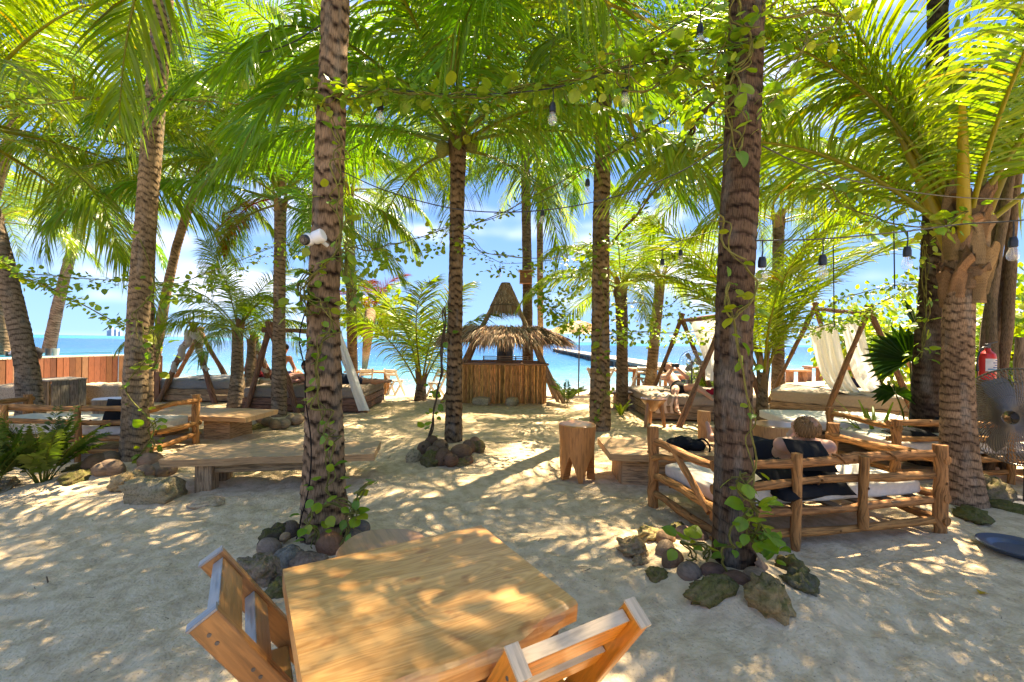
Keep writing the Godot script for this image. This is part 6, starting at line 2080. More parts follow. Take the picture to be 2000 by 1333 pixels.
func stones() -> void:
	var gm := "stones and husks round the dark trunk"
	var pale := lin(0.437, 0.312, 0.164)
	var grey := lin(0.229, 0.180, 0.127)
	rock("largest honeycombed coral rock in front of the dark trunk", gm, Vector3(1.406, 0.000, -2.452) + Vector3(0, 0.055, 0), Vector3(0.105, 0.10, 0.085), lin(0.393, 0.272, 0.123), 0.35, 1, 0.42)
	rock("long green mossy rock at the front left of the dark trunk", gm, Vector3(1.160, 0.000, -2.558) + Vector3(0, 0.04, 0), Vector3(0.13, 0.075, 0.07), lin(0.284, 0.201, 0.098), 0.75, 2, 0.3)
	rock("grey green pitted rock at the far right of the dark trunk's ring", gm, Vector3(1.689, 0.000, -2.622) + Vector3(0, 0.035, 0), Vector3(0.085, 0.065, 0.07), lin(0.175, 0.151, 0.098), 0.45, 3, 0.4)
	rock("small dark mossy rock right behind the boot shaped husk", gm, Vector3(1.776, 0.000, -2.834) + Vector3(0, 0.03, 0), Vector3(0.06, 0.07, 0.07), lin(0.164, 0.130, 0.074), 0.7, 4)
	rock("sandy coral lump at the left edge of the dark trunk's ring", gm, Vector3(0.874, 0.000, -3.180) + Vector3(0, 0.03, 0), Vector3(0.085, 0.055, 0.07), lin(0.371, 0.261, 0.139), 0.15, 5, 0.45)
	rock("yellowish coral lump at the back left of the dark trunk's ring", gm, Vector3(1.058, 0.000, -3.406) + Vector3(0, 0.03, 0), Vector3(0.08, 0.055, 0.07), lin(0.437, 0.322, 0.148), 0.35, 6, 0.4)
	rock("small round mossy rock left of the dark trunk's husks", gm, Vector3(0.921, 0.000, -2.800) + Vector3(0, 0.02, 0), Vector3(0.055, 0.045, 0.05), lin(0.262, 0.191, 0.090), 0.7, 7)
	rock("mossy rock behind the seedling at the dark trunk", gm, Vector3(1.301, 0.000, -3.466) + Vector3(0, 0.03, 0), Vector3(0.10, 0.05, 0.06), lin(0.218, 0.161, 0.082), 0.6, 8)
	rock("small coral crumb on the sand left of the dark trunk", gm, Vector3(0.877, 0.000, -3.014) + Vector3(0, 0.01, 0), Vector3(0.04, 0.03, 0.035), lin(0.415, 0.291, 0.156), 0.1, 9, 0.45)
	husk("greyish coconut nearest the front left of the dark trunk", gm, Vector3(1.108, 0.000, -2.758) + Vector3(0, 0.035, 0), 0.062, lin(0.240, 0.180, 0.123), 11)
	husk("purple brown coconut below the dark trunk, second from the front", gm, Vector3(1.242, 0.000, -2.734) + Vector3(0, 0.035, 0), 0.062, lin(0.164, 0.096, 0.066), 12)
	husk("round brown coconut at the very foot of the dark trunk", gm, Vector3(1.331, 0.000, -2.644) + Vector3(0, 0.035, 0), 0.062, lin(0.186, 0.105, 0.061), 13)
	husk("pale coconut half hidden behind the largest coral rock", gm, Vector3(1.477, 0.000, -2.680) + Vector3(0, 0.035, 0), 0.058, lin(0.360, 0.251, 0.156), 14)
	husk("dark husk left of the dark trunk, upper of two", gm, Vector3(1.071, 0.000, -3.090) + Vector3(0, 0.035, 0), 0.058, lin(0.240, 0.171, 0.107), 15)
	husk("dark husk left of the dark trunk, lower of two", gm, Vector3(1.066, 0.000, -2.928) + Vector3(0, 0.035, 0), 0.064, lin(0.175, 0.111, 0.066), 16)
	husk("brown coconut at the back of the dark trunk's ring beside the yellowish coral", gm, Vector3(1.142, 0.000, -3.290) + Vector3(0, 0.035, 0), 0.062, lin(0.262, 0.161, 0.090), 17)
	husk("pinkish coconut behind the seedling at the dark trunk", gm, Vector3(1.303, 0.000, -3.378) + Vector3(0, 0.035, 0), 0.06, lin(0.328, 0.201, 0.131), 18)
	husk("small coconut touching the left side of the dark trunk", gm, Vector3(1.374, 0.000, -3.272) + Vector3(0, 0.035, 0), 0.06, lin(0.218, 0.140, 0.090), 19)
	# a boot shaped leaf base
	var bo := MB.new()
	bo.col = lin(0.240, 0.166, 0.111)
	bo.sheet(12, 10, func(i, j):
		var a: float = (j - 0.5) * 3.4
		var r: float = lerpf(0.085, 0.035, i)
		return Basis.from_euler(Vector3(-0.5, 0.5, 0.45)) * Vector3(sin(a) * r, i * 0.26 - 0.04, cos(a) * r * 0.6))
	solo("palm_boot", bo, M.husk, "grey brown boot shaped palm leaf base against the right of the dark trunk", "palm husk", Vector3(1.634, 0.000, -2.772) + Vector3(0, 0.02, 0), 0.4)

	var g3 := "stones and husks round the vine covered palm"
	rock("dark mossy rock behind the left of the vine covered palm", g3, Vector3(-1.671, 0.000, -3.222) + Vector3(0, 0.03, 0), Vector3(0.10, 0.075, 0.08), lin(0.131, 0.096, 0.057), 0.4, 21)
	rock("broken pinkish white rock at the front left of the vine covered palm", g3, Vector3(-1.517, 0.000, -2.750) + Vector3(0, 0.035, 0), Vector3(0.10, 0.085, 0.075), lin(0.328, 0.231, 0.148), 0.2, 22, 0.3, "rock", 0.5)
	rock("smooth grey striped stone left of the vine covered palm's foot", g3, Vector3(-1.422, 0.000, -2.886) + Vector3(0, 0.03, 0), Vector3(0.11, 0.075, 0.07), lin(0.218, 0.191, 0.148), 0.0, 23, 0.14)
	rock("brown stone behind the table corner at the vine covered palm", g3, Vector3(-1.273, 0.000, -2.846) + Vector3(0, 0.03, 0), Vector3(0.11, 0.07, 0.07), lin(0.218, 0.151, 0.098), 0.0, 24, 0.16)
	rock("mossy rock on the sand between the left chair and the table", g3, Vector3(-1.345, 0.000, -2.642) + Vector3(0, 0.0, 0), Vector3(0.06, 0.06, 0.06), lin(0.218, 0.161, 0.082), 0.6, 25)
	husk("glossy grey brown coconut left of the vine covered palm", g3, Vector3(-1.618, 0.000, -3.036) + Vector3(0, 0.04, 0), 0.064, lin(0.295, 0.211, 0.139), 26)
	husk("dark coconut behind the glossy one at the vine covered palm", g3, Vector3(-1.605, 0.000, -3.288) + Vector3(0, 0.045, 0), 0.066, lin(0.164, 0.111, 0.074), 27)
	husk("large red brown coconut against the front of the vine covered palm", g3, Vector3(-1.224, 0.000, -3.068) + Vector3(0, 0.045, 0), 0.078, lin(0.273, 0.140, 0.074), 28)
	husk("dark grey coconut behind the right of the vine covered palm", g3, Vector3(-1.117, 0.000, -3.338) + Vector3(0, 0.04, 0), 0.064, lin(0.142, 0.121, 0.098), 29)
	husk("small grey coconut right of the vine covered palm", g3, Vector3(-1.114, 0.000, -3.222) + Vector3(0, 0.03, 0), 0.055, lin(0.175, 0.130, 0.098), 30)
	husk("small tan husk on top of the glossy coconut", g3, Vector3(-1.560, 0.000, -3.132) + Vector3(0, 0.07, 0), 0.028, lin(0.393, 0.261, 0.131), 31)

	var g4 := "stones and husks round the middle palm"
	rock("flat pale stone at the left end of the middle palm's ring", g4, Vector3(-1.174, 0.000, -5.476) + Vector3(0, 0.05, 0), Vector3(0.10, 0.11, 0.05), lin(0.480, 0.381, 0.221), 0.1, 41, 0.12)
	rock("round mossy rock at the front left of the middle palm", g4, Vector3(-0.956, 0.000, -5.374) + Vector3(0, 0.05, 0), Vector3(0.13, 0.11, 0.10), lin(0.240, 0.180, 0.090), 0.7, 42)
	rock("small rock at the front of the middle palm", g4, Vector3(-0.587, 0.000, -5.348) + Vector3(0, 0.03, 0), Vector3(0.09, 0.06, 0.08), lin(0.262, 0.191, 0.107), 0.5, 43)
	rock("reddish rock at the front right of the middle palm", g4, Vector3(-0.523, 0.000, -5.440) + Vector3(0, 0.04, 0), Vector3(0.07, 0.055, 0.07), lin(0.284, 0.161, 0.090), 0.1, 44)
	rock("mossy rock at the right end of the middle palm's ring", g4, Vector3(-0.430, 0.000, -5.830) + Vector3(0, 0.06, 0), Vector3(0.09, 0.10, 0.10), lin(0.218, 0.151, 0.082), 0.55, 45)
	var k := 0
	for e in [[846, 878, 0.095, "coconut highest at the back left of the middle palm"], [832, 886, 0.09, "coconut beside the flat pale stone of the middle palm"], [862, 886, 0.10, "dark coconut directly left of the middle palm's foot"], [868, 900, 0.10, "coconut in front of the middle palm's foot, left"], [848, 894, 0.085, "coconut between the mossy rock and the middle palm"], [903, 893, 0.115, "largest brown coconut at the front right of the middle palm"], [918, 884, 0.09, "coconut behind the largest one of the middle palm"], [930, 878, 0.09, "coconut at the back right of the middle palm"], [884, 905, 0.08, "small coconut at the very front of the middle palm"]]:
		var p := Vector3.ZERO
		p = Vector3((e[0] - 1000.0) / 880.0 * 6.0, 0.0, 0.0)
		var dd: float = 1320.0 / (e[1] + 10.0 - 664.6)
		p = Vector3((e[0] - 1000.0) / 880.0 * dd, 0.09, -dd)
		husk(e[3], g4, p, e[2], vary(lin(0.197, 0.121, 0.070), 0.25), 50 + k)
		k += 1
	var g2 := "stones and husks round the leaning palm"
	rock("grey angular boulder on the sand in front of the leaning palm", g2, Vector3(-3.251, 0.000, -4.112) + Vector3(0, 0.07, 0), Vector3(0.20, 0.125, 0.14), lin(0.393, 0.312, 0.176), 0.12, 61, 0.16, "boulder", 0.75)
	rock("yellow honeycombed coral chunk left of the grey boulder", g2, Vector3(-3.745, 0.000, -4.418) + Vector3(0, 0.05, 0), Vector3(0.17, 0.105, 0.12), lin(0.502, 0.341, 0.156), 0.0, 62, 0.3, "boulder")
	rock("flat pale stone sunk in the sand right of the grey boulder", g2, Vector3(-2.722, 0.000, -4.042) + Vector3(0, 0.0, 0), Vector3(0.15, 0.05, 0.11), lin(0.513, 0.381, 0.230), 0.0, 63, 0.15)
	rock("mossy rock beside the fern at the left", g2, Vector3(-4.375, 0.000, -4.550) + Vector3(0, 0.02, 0), Vector3(0.18, 0.07, 0.12), lin(0.240, 0.171, 0.082), 0.7, 64)
	rock("dark mossy rock between the fern and the coral chunk", g2, Vector3(-4.551, 0.000, -4.894) + Vector3(0, 0.02, 0), Vector3(0.2, 0.07, 0.12), lin(0.175, 0.130, 0.057), 0.8, 65)
	rock("fallen grey stone slab behind the fern at the left edge", g2, Vector3(-4.966, 0.000, -4.366) + Vector3(0, 0.02, 0), Vector3(0.3, 0.04, 0.12), lin(0.393, 0.291, 0.172), 0.2, 66)
	for e in [[190, 918, 0.10, "brown coconut leftmost of the leaning palm's ring"], [215, 912, 0.10, "pale topped coconut left of the leaning palm, upper"], [222, 927, 0.095, "grey coconut left of the leaning palm, lower"], [205, 930, 0.08, "small dark coconut left of the leaning palm"], [283, 932, 0.09, "coconut in front right of the leaning palm's foot"], [297, 912, 0.10, "pale grey coconut right of the leaning palm"], [315, 925, 0.085, "small coconut right of the leaning palm"], [328, 920, 0.10, "red brown coconut at the right end of the leaning palm's ring"]]:
		var dd: float = 1320.0 / (e[1] + 12.0 - 656.0)
		husk(e[3], g2, Vector3((e[0] - 1000.0) / 880.0 * dd, 0.08, -dd), e[2], vary(lin(0.262, 0.171, 0.102), 0.3), 70 + k)
		k += 1
	var g8 := "husks round the slim palm at the left daybeds"
	for e in [[512, 822, "grey husk at the left end of the slim palm's ring"], [524, 828, "tall pale husk left of the slim palm"], [540, 832, "husk in front of the slim palm, left"], [556, 830, "husk in front of the slim palm, right"], [570, 822, "husk right of the slim palm"], [584, 822, "husk at the right end of the slim palm's ring"]]:
		var dd: float = 1320.0 / (e[1] + 8.0 - 660.0)
		husk(e[2], g8, Vector3((e[0] - 1000.0) / 880.0 * dd, 0.09, -dd), 0.09, vary(lin(0.306, 0.221, 0.139), 0.25), 90 + k)
		k += 1
	rock("mossy flat rock left of the slim palm's husks", g8, Vector3(-4.184, 0.000, -7.400), Vector3(0.16, 0.07, 0.12), lin(0.371, 0.281, 0.123), 0.6, 67)
	for e in [[935, "left one of two long pale stones at the foot of the bar", 0.33], [995, "right one of two long pale stones at the foot of the bar", 0.38]]:
		rock(e[1], "kerb stones of the bar", Vector3((e[0] - 1000.0) / 880.0 * 10.55 + 0.08, 0.09, -10.5), Vector3(e[2] * 0.62, 0.10, 0.12), lin(0.502, 0.392, 0.230), 0.0, int(e[0]), 0.08, "kerb_stone", 0.6)
	rock("low pale kerb stone right of the bar", "kerb stones of the bar", Vector3(1.05, 0.02, -10.4), Vector3(0.34, 0.07, 0.1), lin(0.502, 0.392, 0.230), 0.0, 77, 0.08, "kerb_stone", 0.6)
	rock("mossy rounded rock behind the stout palm's foot", "rocks by the stout palm", Vector3(4.766, 0.000, -4.466) + Vector3(0, 0.05, 0), Vector3(0.22, 0.13, 0.16), lin(0.262, 0.191, 0.107), 0.3, 78)
	rock("green mossy kerb rock right of the stout palm", "rocks by the stout palm", Vector3(4.522, 0.000, -4.062), Vector3(0.25, 0.07, 0.12), lin(0.218, 0.171, 0.074), 0.7, 79)
	rock("green mossy kerb rock at the front of the stout palm", "rocks by the stout palm", Vector3(4.016, 0.000, -3.928), Vector3(0.2, 0.05, 0.1), lin(0.218, 0.171, 0.074), 0.7, 80)
	rock("dark rock beside the low stump seat behind the slab table", "rocks by the stout palm", Vector3(2.85, 0.08, -6.2), Vector3(0.18, 0.13, 0.15), lin(0.175, 0.140, 0.090), 0.3, 81)

func greens() -> void:
	tuft("areca_palm", "feathery areca palm clump at the left edge in front of the left sofa", Vector3(-4.710, 0.000, -4.534), 22, 0.78, 0.14, 0.75, lin(0.11, 0.165, 0.028), 1, true)
	tuft("areca_palm", "smaller feathery clump cut by the left edge of the view", Vector3(-4.957, 0.000, -4.294), 14, 0.70, 0.13, 0.8, lin(0.09, 0.15, 0.03), 2, true)
	tuft("strap_plant", "drooping strap leaved plant under the fan palm leaf", Vector3(4.95, 0, -6.1), 26, 0.85, 0.05, 0.95, lin(0.12, 0.17, 0.03), 3)
	tuft("seedling", "small bright green plant beside the thin brown palm", Vector3(2.263, 0.000, -9.262), 9, 0.34, 0.07, 0.8, lin(0.16, 0.22, 0.03), 4)
	tuft("fern_palm", "small grey green feathery palm right of the bar", Vector3(1.35, 0, -11.0), 13, 0.75, 0.14, 0.9, lin(0.07, 0.12, 0.05), 5, true)
	# fan palm
	var fp := thing("fan_palm", "large pleated fan palm leaf on a stalk before the right tent", "plant", Vector3(5.25, 0, -6.0))
	R.seed = 80
	for e in [[Vector3(5.308, 1.311, -6.000), Vector3(-0.35, 0.35, 0.85), 0.62, 26], [Vector3(5.667, 1.768, -6.300), Vector3(0.5, 0.2, 0.4), 0.5, 20], [Vector3(5.038, 0.876, -5.900), Vector3(-0.2, 0.7, 0.5), 0.3, 16]]:
		var b := MB.new()
		var hub: Vector3 = e[0] - fp.position
		var nn: Vector3 = (e[1] as Vector3).normalized()
		var up := (Vector3.UP - nn * nn.y).normalized()
		var rt := up.cross(nn)
		for k in e[3]:
			var a := lerpf(-2.25, 2.25, (k + 0.5) / e[3])
			var d := up * cos(a) + rt * sin(a)
			var s := up * -sin(a) + rt * cos(a)
			var ln: float = e[2] * (0.85 + 0.15 * cos(a)) * rr(0.92, 1.05)
			var hw := ln * 0.085
			b.col = vary(lin(0.045, 0.115, 0.022), 0.25)
			var tip: Vector3 = hub + d * ln + Vector3.DOWN * 0.08 * rr(0.3, 1.6)
			b.flat([hub, hub + d * ln * 0.62 + s * hw - nn * 0.012, tip, hub + d * ln * 0.62 + nn * 0.022])
			b.flat([hub, hub + d * ln * 0.62 + nn * 0.022, tip, hub + d * ln * 0.62 - s * hw - nn * 0.012])
		part("fan_leaf", b, M.leaf, fp)
		var st := MB.new()
		st.col = lin(0.14, 0.18, 0.04)
		st.tube(spline([Vector3(0, -0.05, 0), hub * 0.5 + Vector3(0.05, 0.1, 0), hub], 5), PackedFloat32Array([0.018, 0.017, 0.016, 0.015, 0.014, 0.013, 0.012, 0.011, 0.010, 0.009, 0.008]), 6)
		part("stalk", st, M.leaf, fp)
	bush("bright green bush behind the right drapes", Vector3(10.4, gh(10.4, -13.2), -13.2), Vector3(1.6, 2.3, 1.2), 2400, 0.13, 1)
	bush("bright green bush behind the fan palm, right of the tent", Vector3(10.8, -0.05, -10.6), Vector3(1.5, 2.4, 1.2), 2400, 0.13, 2)
	bush("bright green bush between the stout palm and the twisted trunk", Vector3(9.5, 0, -8.4), Vector3(1.1, 2.3, 1.0), 1800, 0.12, 3)
	bush("bright green bush at the right edge behind the fan", Vector3(9.6, 0, -7.2), Vector3(1.2, 2.4, 1.0), 2100, 0.12, 4)
	bush("sunlit shrub at the foot of the lime palm by the right daybeds", Vector3(4.9, 0, -11.2), Vector3(0.5, 0.9, 0.4), 450, 0.10, 5)
	bush("yellow green shrub behind the straight far palm", Vector3(-4.930, 3.005, -16.000) * Vector3(1, 0, 1) + Vector3(0, 1.6, 0), Vector3(1.1, 1.2, 0.7), 900, 0.13, 6)
	# twisted trunk with the extinguisher
	var tw := thing("twisted_tree", "tree of twisted grey stems behind the fire extinguisher", "tree", Vector3(5.98, 0, -5.65))
	R.seed = 84
	for k in 5:
		var b := MB.new()
		b.col = vary(lin(0.19, 0.145, 0.10), 0.25)
		var pts := PackedVector3Array()
		var rad := PackedFloat32Array()
		for i in 36:
			var s := i / 35.0
			var a := k * TAU / 5.0 + s * (4.0 if k % 2 else -3.4)
			var w := 0.10 - 0.03 * s + (0.12 * maxf(0.0, 0.15 - s) / 0.15)
			pts.append(Vector3(cos(a) * w + 0.25 * s, s * 4.4 - 0.1, sin(a) * w))
			rad.append(0.065 - 0.02 * s)
		b.tube(pts, rad, 9, true, 0.15, k)
		part("stem", b, M.bark, tw)
	for j in 2:
		var m := MultiMesh.new()
		m.transform_format = MultiMesh.TRANSFORM_3D
		m.mesh = LEAF[j]
		m.instance_count = 700
		for i in 700: m.set_instance_transform(i, leaf_at(Vector3(0.25 + R.randfn() * 0.8, 4.6 + R.randfn() * 0.5, R.randfn() * 0.8), Vector3(R.randfn(), R.randfn(), R.randfn()).normalized(), rr(0.07, 0.14)))
		var o := MultiMeshInstance3D.new()
		o.name = "crown"
		o.multimesh = m
		o.set_meta("kind", "stuff")
		tw.add_child(o, true)
	for e in [[Vector3(6.981, 1.078, -6.200), 1.65, "weathered wooden post behind the big fan"]]:
		var b := MB.new()
		b.col = lin(0.14, 0.115, 0.095)
		log_bar(b, Vector3(0, -0.1, 0), Vector3(0.02, e[1], 0), 0.055, 0.01, 10)
		solo("post", b, M.rough_wood, e[2], "post", Vector3(e[0].x, 0, e[0].z))

func strings() -> void:
	# black cords with bulbs
	cable("black cord from the leaning palm to the vine covered palm with a hanging bulb", [Vector3(-5.174, 5.443, -5.300), Vector3(-4.011, 4.789, -4.950), Vector3(-2.901, 4.174, -4.200), Vector3(-2.177, 3.835, -3.700), Vector3(-1.731, 3.711, -3.400), Vector3(-1.394, 3.723, -3.200)], [Vector3(-2.177, 3.835, -3.700)])
	cable("black cord sagging across the middle between the two big front trunks", [Vector3(-1.224, 2.689, -3.200), Vector3(-0.873, 2.531, -3.150), Vector3(-0.365, 2.399, -3.100), Vector3(0.158, 2.370, -3.000), Vector3(0.657, 2.453, -2.950), Vector3(1.054, 2.588, -2.850), Vector3(1.303, 2.748, -2.800)], [], 0.004)
	cable("black cord from the dark trunk up right to the stout palm", [Vector3(1.570, 2.757, -2.850), Vector3(2.097, 2.697, -3.100), Vector3(2.843, 2.693, -3.400), Vector3(3.733, 2.747, -3.750), Vector3(4.827, 2.855, -4.100)])
	cable("black cord with four clear bulbs before the stout palm", [Vector3(1.503, 2.146, -2.800), Vector3(1.994, 2.185, -2.900), Vector3(2.625, 2.268, -3.000), Vector3(2.989, 2.320, -3.000), Vector3(3.219, 2.317, -2.900), Vector3(3.548, 2.361, -2.900)], [Vector3(1.560, 2.147, -2.800), Vector3(1.994, 2.185, -2.900), Vector3(2.625, 2.268, -3.000), Vector3(3.219, 2.317, -2.900)])
	cable("black cord with bulbs behind the vine over the middle of the view", [Vector3(-1.280, 3.306, -3.200), Vector3(-0.989, 3.341, -3.300), Vector3(-0.400, 3.300, -3.300), Vector3(0.258, 3.246, -3.100), Vector3(0.813, 3.327, -2.950), Vector3(1.311, 3.321, -2.800)], [Vector3(-0.989, 3.326, -3.300), Vector3(0.258, 3.232, -3.100), Vector3(0.763, 3.309, -2.950)])
	cable("black cord with a bulb at the top left of the dark trunk", [Vector3(0.935, 3.741, -3.400), Vector3(1.306, 3.869, -3.200), Vector3(1.352, 3.814, -2.900)], [Vector3(1.306, 3.862, -3.200)])
	cable("thin cord with two bulbs low over the daybed palms", [Vector3(1.634, 2.525, -5.000), Vector3(1.859, 2.642, -5.000), Vector3(2.256, 2.761, -5.000)], [Vector3(1.860, 2.631, -5.000), Vector3(1.610, 2.624, -5.200)])
	cable("thin cord with bulbs before the straw top of the bar", [Vector3(-0.688, 2.875, -6.200), Vector3(-0.345, 2.817, -7.200), Vector3(-0.019, 2.877, -8.000), Vector3(0.980, 2.982, -8.000)], [Vector3(-0.235, 2.892, -7.600), Vector3(0.525, 2.976, -8.000)])
	cable("long diagonal cord with bulbs from the dark trunk to the middle palm", [Vector3(1.282, 3.161, -2.800), Vector3(1.162, 3.261, -3.600), Vector3(0.717, 3.193, -4.400), Vector3(0.319, 3.064, -5.000), Vector3(-0.669, 3.001, -6.000)], [Vector3(0.712, 3.503, -4.400), Vector3(0.327, 3.360, -5.000)], 0.004)
	# leafy vines
	vine("broad leaved vine draped high across the view between the two big front trunks", [Vector3(-1.312, 3.170, -3.150), Vector3(-1.059, 3.290, -3.250), Vector3(-0.662, 3.297, -3.300), Vector3(-0.287, 3.283, -3.300), Vector3(0.157, 3.315, -3.200), Vector3(0.495, 3.297, -3.050), Vector3(0.813, 3.343, -2.950), Vector3(1.076, 3.350, -2.850), Vector3(1.303, 3.320, -2.750)], 400, 0.066, {"seed": 1, "stems": 3, "spread": 0.07, "wander": 0.05})
	vine("vine along the cord between the left edge and the vine covered palm", [Vector3(-5.470, 3.916, -4.600), Vector3(-4.634, 3.896, -4.600), Vector3(-3.664, 3.876, -4.500), Vector3(-2.529, 3.586, -4.000), Vector3(-1.909, 3.423, -3.600), Vector3(-1.334, 3.305, -3.200)], 230, 0.056, {"seed": 2, "stems": 3, "spread": 0.09, "wander": 0.06})
	vine("bunch of large sunlit leaves hanging left of the dark trunk near the top", [Vector3(0.568, 3.342, -2.900), Vector3(0.834, 3.148, -2.900), Vector3(1.045, 3.252, -2.850), Vector3(1.219, 3.097, -2.800), Vector3(1.286, 3.413, -2.750)], 110, 0.07, {"seed": 3, "stems": 3, "spread": 0.12, "wander": 0.06, "drop": 0.12})
	vine("vine climbing the upper part of the dark trunk", [Vector3(1.324, 2.635, -2.680), Vector3(1.249, 2.988, -2.660), Vector3(1.407, 3.275, -2.680), Vector3(1.312, 3.518, -2.680), Vector3(1.439, 3.933, -2.700)], 60, 0.064, {"seed": 4, "stems": 4, "spread": 0.13, "wander": 0.06, "away": Vector3(0.2, 0, 0.4)})
	vine("leafy trailing vine at the upper right of the dark trunk", [Vector3(1.534, 3.604, -2.750), Vector3(1.816, 3.656, -2.900), Vector3(2.224, 3.756, -3.100), Vector3(1.851, 3.442, -2.950), Vector3(1.543, 2.948, -2.750)], 45, 0.075, {"seed": 5, "stems": 3, "spread": 0.12, "wander": 0.07, "drop": 0.08})
	vine("vine spiralling down the middle of the dark trunk", [Vector3(1.217, 2.273, -2.700), Vector3(1.333, 2.026, -2.680), Vector3(1.479, 1.850, -2.720), Vector3(1.323, 1.661, -2.700), Vector3(1.284, 1.845, -2.700), Vector3(1.383, 1.355, -2.700), Vector3(1.450, 0.957, -2.700), Vector3(1.399, 0.564, -2.680)], 26, 0.06, {"seed": 6, "stems": 2, "spread": 0.04, "away": Vector3(0, 0, 0.6)})
	vine("clump of bright heart shaped leaves on the front of the dark trunk's foot", [Vector3(1.356, 0.737, -2.660), Vector3(1.386, 0.622, -2.600), Vector3(1.443, 0.497, -2.620), Vector3(1.441, 0.369, -2.640), Vector3(1.368, 0.526, -2.620)], 24, 0.08, {"seed": 7, "stems": 4, "spread": 0.07, "wander": 0.04, "away": Vector3(0.15, -0.1, 0.6)})
	vine("long bare vine stem looping down to the coconuts at the dark trunk", [Vector3(1.398, 0.526, -2.620), Vector3(1.281, 0.346, -2.620), Vector3(1.254, 0.217, -2.640), Vector3(1.345, 0.081, -2.700)], 3, 0.06, {"seed": 8, "stems": 1, "r": 0.007, "spread": 0.03})
	vine("trailing vine tips right of the dark trunk's foot", [Vector3(1.477, 0.413, -2.680), Vector3(1.498, 0.286, -2.660), Vector3(1.589, 0.272, -2.660)], 8, 0.07, {"seed": 9, "stems": 2, "spread": 0.04})
	vine("seedling of round leaves among the husks left of the dark trunk", [Vector3(1.204, 0.000, -2.976), Vector3(1.152, 0.177, -2.850), Vector3(1.079, 0.249, -2.830), Vector3(1.211, 0.233, -2.800), Vector3(1.228, 0.153, -2.800)], 12, 0.08, {"seed": 10, "stems": 3, "spread": 0.06, "away": Vector3(0, 0.3, 0.4)})
	vine("big leaved vine climbing the whole vine covered palm", [Vector3(-1.176, 0.068, -3.050), Vector3(-1.041, 0.349, -3.000), Vector3(-1.221, 0.476, -3.020), Vector3(-1.204, 0.813, -3.050), Vector3(-1.306, 1.015, -3.080), Vector3(-1.335, 1.364, -3.080), Vector3(-1.227, 1.646, -3.080), Vector3(-1.396, 1.851, -3.060), Vector3(-1.192, 2.136, -3.080), Vector3(-1.229, 2.492, -3.100), Vector3(-1.207, 2.854, -3.120), Vector3(-1.343, 3.146, -3.140)], 80, 0.055, {"seed": 11, "stems": 3, "spread": 0.10, "wander": 0.05, "away": Vector3(0, 0, 0.35)})
	vine("clump of leaves left of the vine covered palm at half height", [Vector3(-1.381, 1.997, -3.100), Vector3(-1.457, 1.818, -3.080), Vector3(-1.402, 1.643, -3.080), Vector3(-1.449, 1.855, -3.100)], 26, 0.07, {"seed": 12, "stems": 3, "spread": 0.12, "wander": 0.04})
	vine("leaves trailing right from the vine covered palm at half height", [Vector3(-1.206, 2.105, -3.100), Vector3(-1.079, 1.854, -3.050), Vector3(-1.123, 1.717, -3.080), Vector3(-1.165, 2.176, -3.100)], 20, 0.066, {"seed": 13, "stems": 3, "spread": 0.11, "wander": 0.04})
	vine("leafy shoots at the foot of the vine covered palm", [Vector3(-1.298, 0.118, -3.050), Vector3(-1.347, 0.310, -3.000), Vector3(-1.170, 0.405, -2.980), Vector3(-1.034, 0.322, -2.980), Vector3(-1.009, 0.485, -3.000), Vector3(-0.941, 0.537, -3.000)], 18, 0.066, {"seed": 14, "stems": 3, "spread": 0.09, "wander": 0.04, "away": Vector3(0, 0, 0.4)})
	vine("dark bare cord dropping down the left of the vine covered palm", [Vector3(-1.414, 1.856, -3.100), Vector3(-1.443, 1.362, -3.100), Vector3(-1.361, 0.664, -3.080), Vector3(-1.430, 0.164, -3.020)], 4, 0.05, {"seed": 15, "stems": 1, "r": 0.005, "stem": lin(0.03, 0.025, 0.02), "spread": 0.03})
	vine("thin vines wound round the leaning palm", [Vector3(-4.133, 0.129, -4.950), Vector3(-3.900, 0.476, -4.920), Vector3(-4.239, 0.916, -4.950), Vector3(-3.975, 1.313, -4.930), Vector3(-4.154, 1.704, -4.950), Vector3(-3.945, 2.045, -4.950), Vector3(-4.093, 2.549, -4.950)], 40, 0.055, {"seed": 16, "stems": 2, "spread": 0.12, "away": Vector3(0.25, 0, 0.3)})
	vine("sunlit leaf clump right of the leaning palm above the slab table", [Vector3(-4.024, 1.594, -4.950), Vector3(-3.841, 1.372, -4.900), Vector3(-3.909, 1.147, -4.920), Vector3(-3.798, 1.484, -4.900)], 26, 0.075, {"seed": 17, "stems": 3, "spread": 0.14})
	vine("leaf clump at the foot of the leaning palm, right side", [Vector3(-4.003, 0.103, -4.950), Vector3(-3.882, 0.313, -4.900), Vector3(-3.940, 0.479, -4.900), Vector3(-3.830, 0.592, -4.900)], 22, 0.07, {"seed": 18, "stems": 3, "spread": 0.12})
	vine("hanging root with leaves left of the middle palm", [Vector3(-0.906, 1.941, -6.000), Vector3(-0.928, 1.125, -5.950), Vector3(-1.015, 0.583, -5.950), Vector3(-1.096, 0.041, -5.950)], 30, 0.075, {"seed": 19, "stems": 3, "r": 0.012, "stem": lin(0.10, 0.07, 0.045), "spread": 0.12})
	vine("vine garland from the vine covered palm to the middle palm", [Vector3(-1.342, 2.184, -3.500), Vector3(-1.313, 2.404, -4.400), Vector3(-1.152, 2.601, -5.000), Vector3(-0.858, 2.973, -5.900)], 190, 0.055, {"seed": 20, "stems": 2, "spread": 0.16, "drop": 0.22})
	vine("vine garland from the middle palm to the banded palm", [Vector3(-0.667, 2.899, -6.000), Vector3(-0.313, 2.763, -6.500), Vector3(0.375, 2.772, -6.900), Vector3(0.869, 2.872, -7.100), Vector3(1.346, 3.149, -7.300)], 240, 0.058, {"seed": 21, "stems": 2, "spread": 0.17, "drop": 0.28})
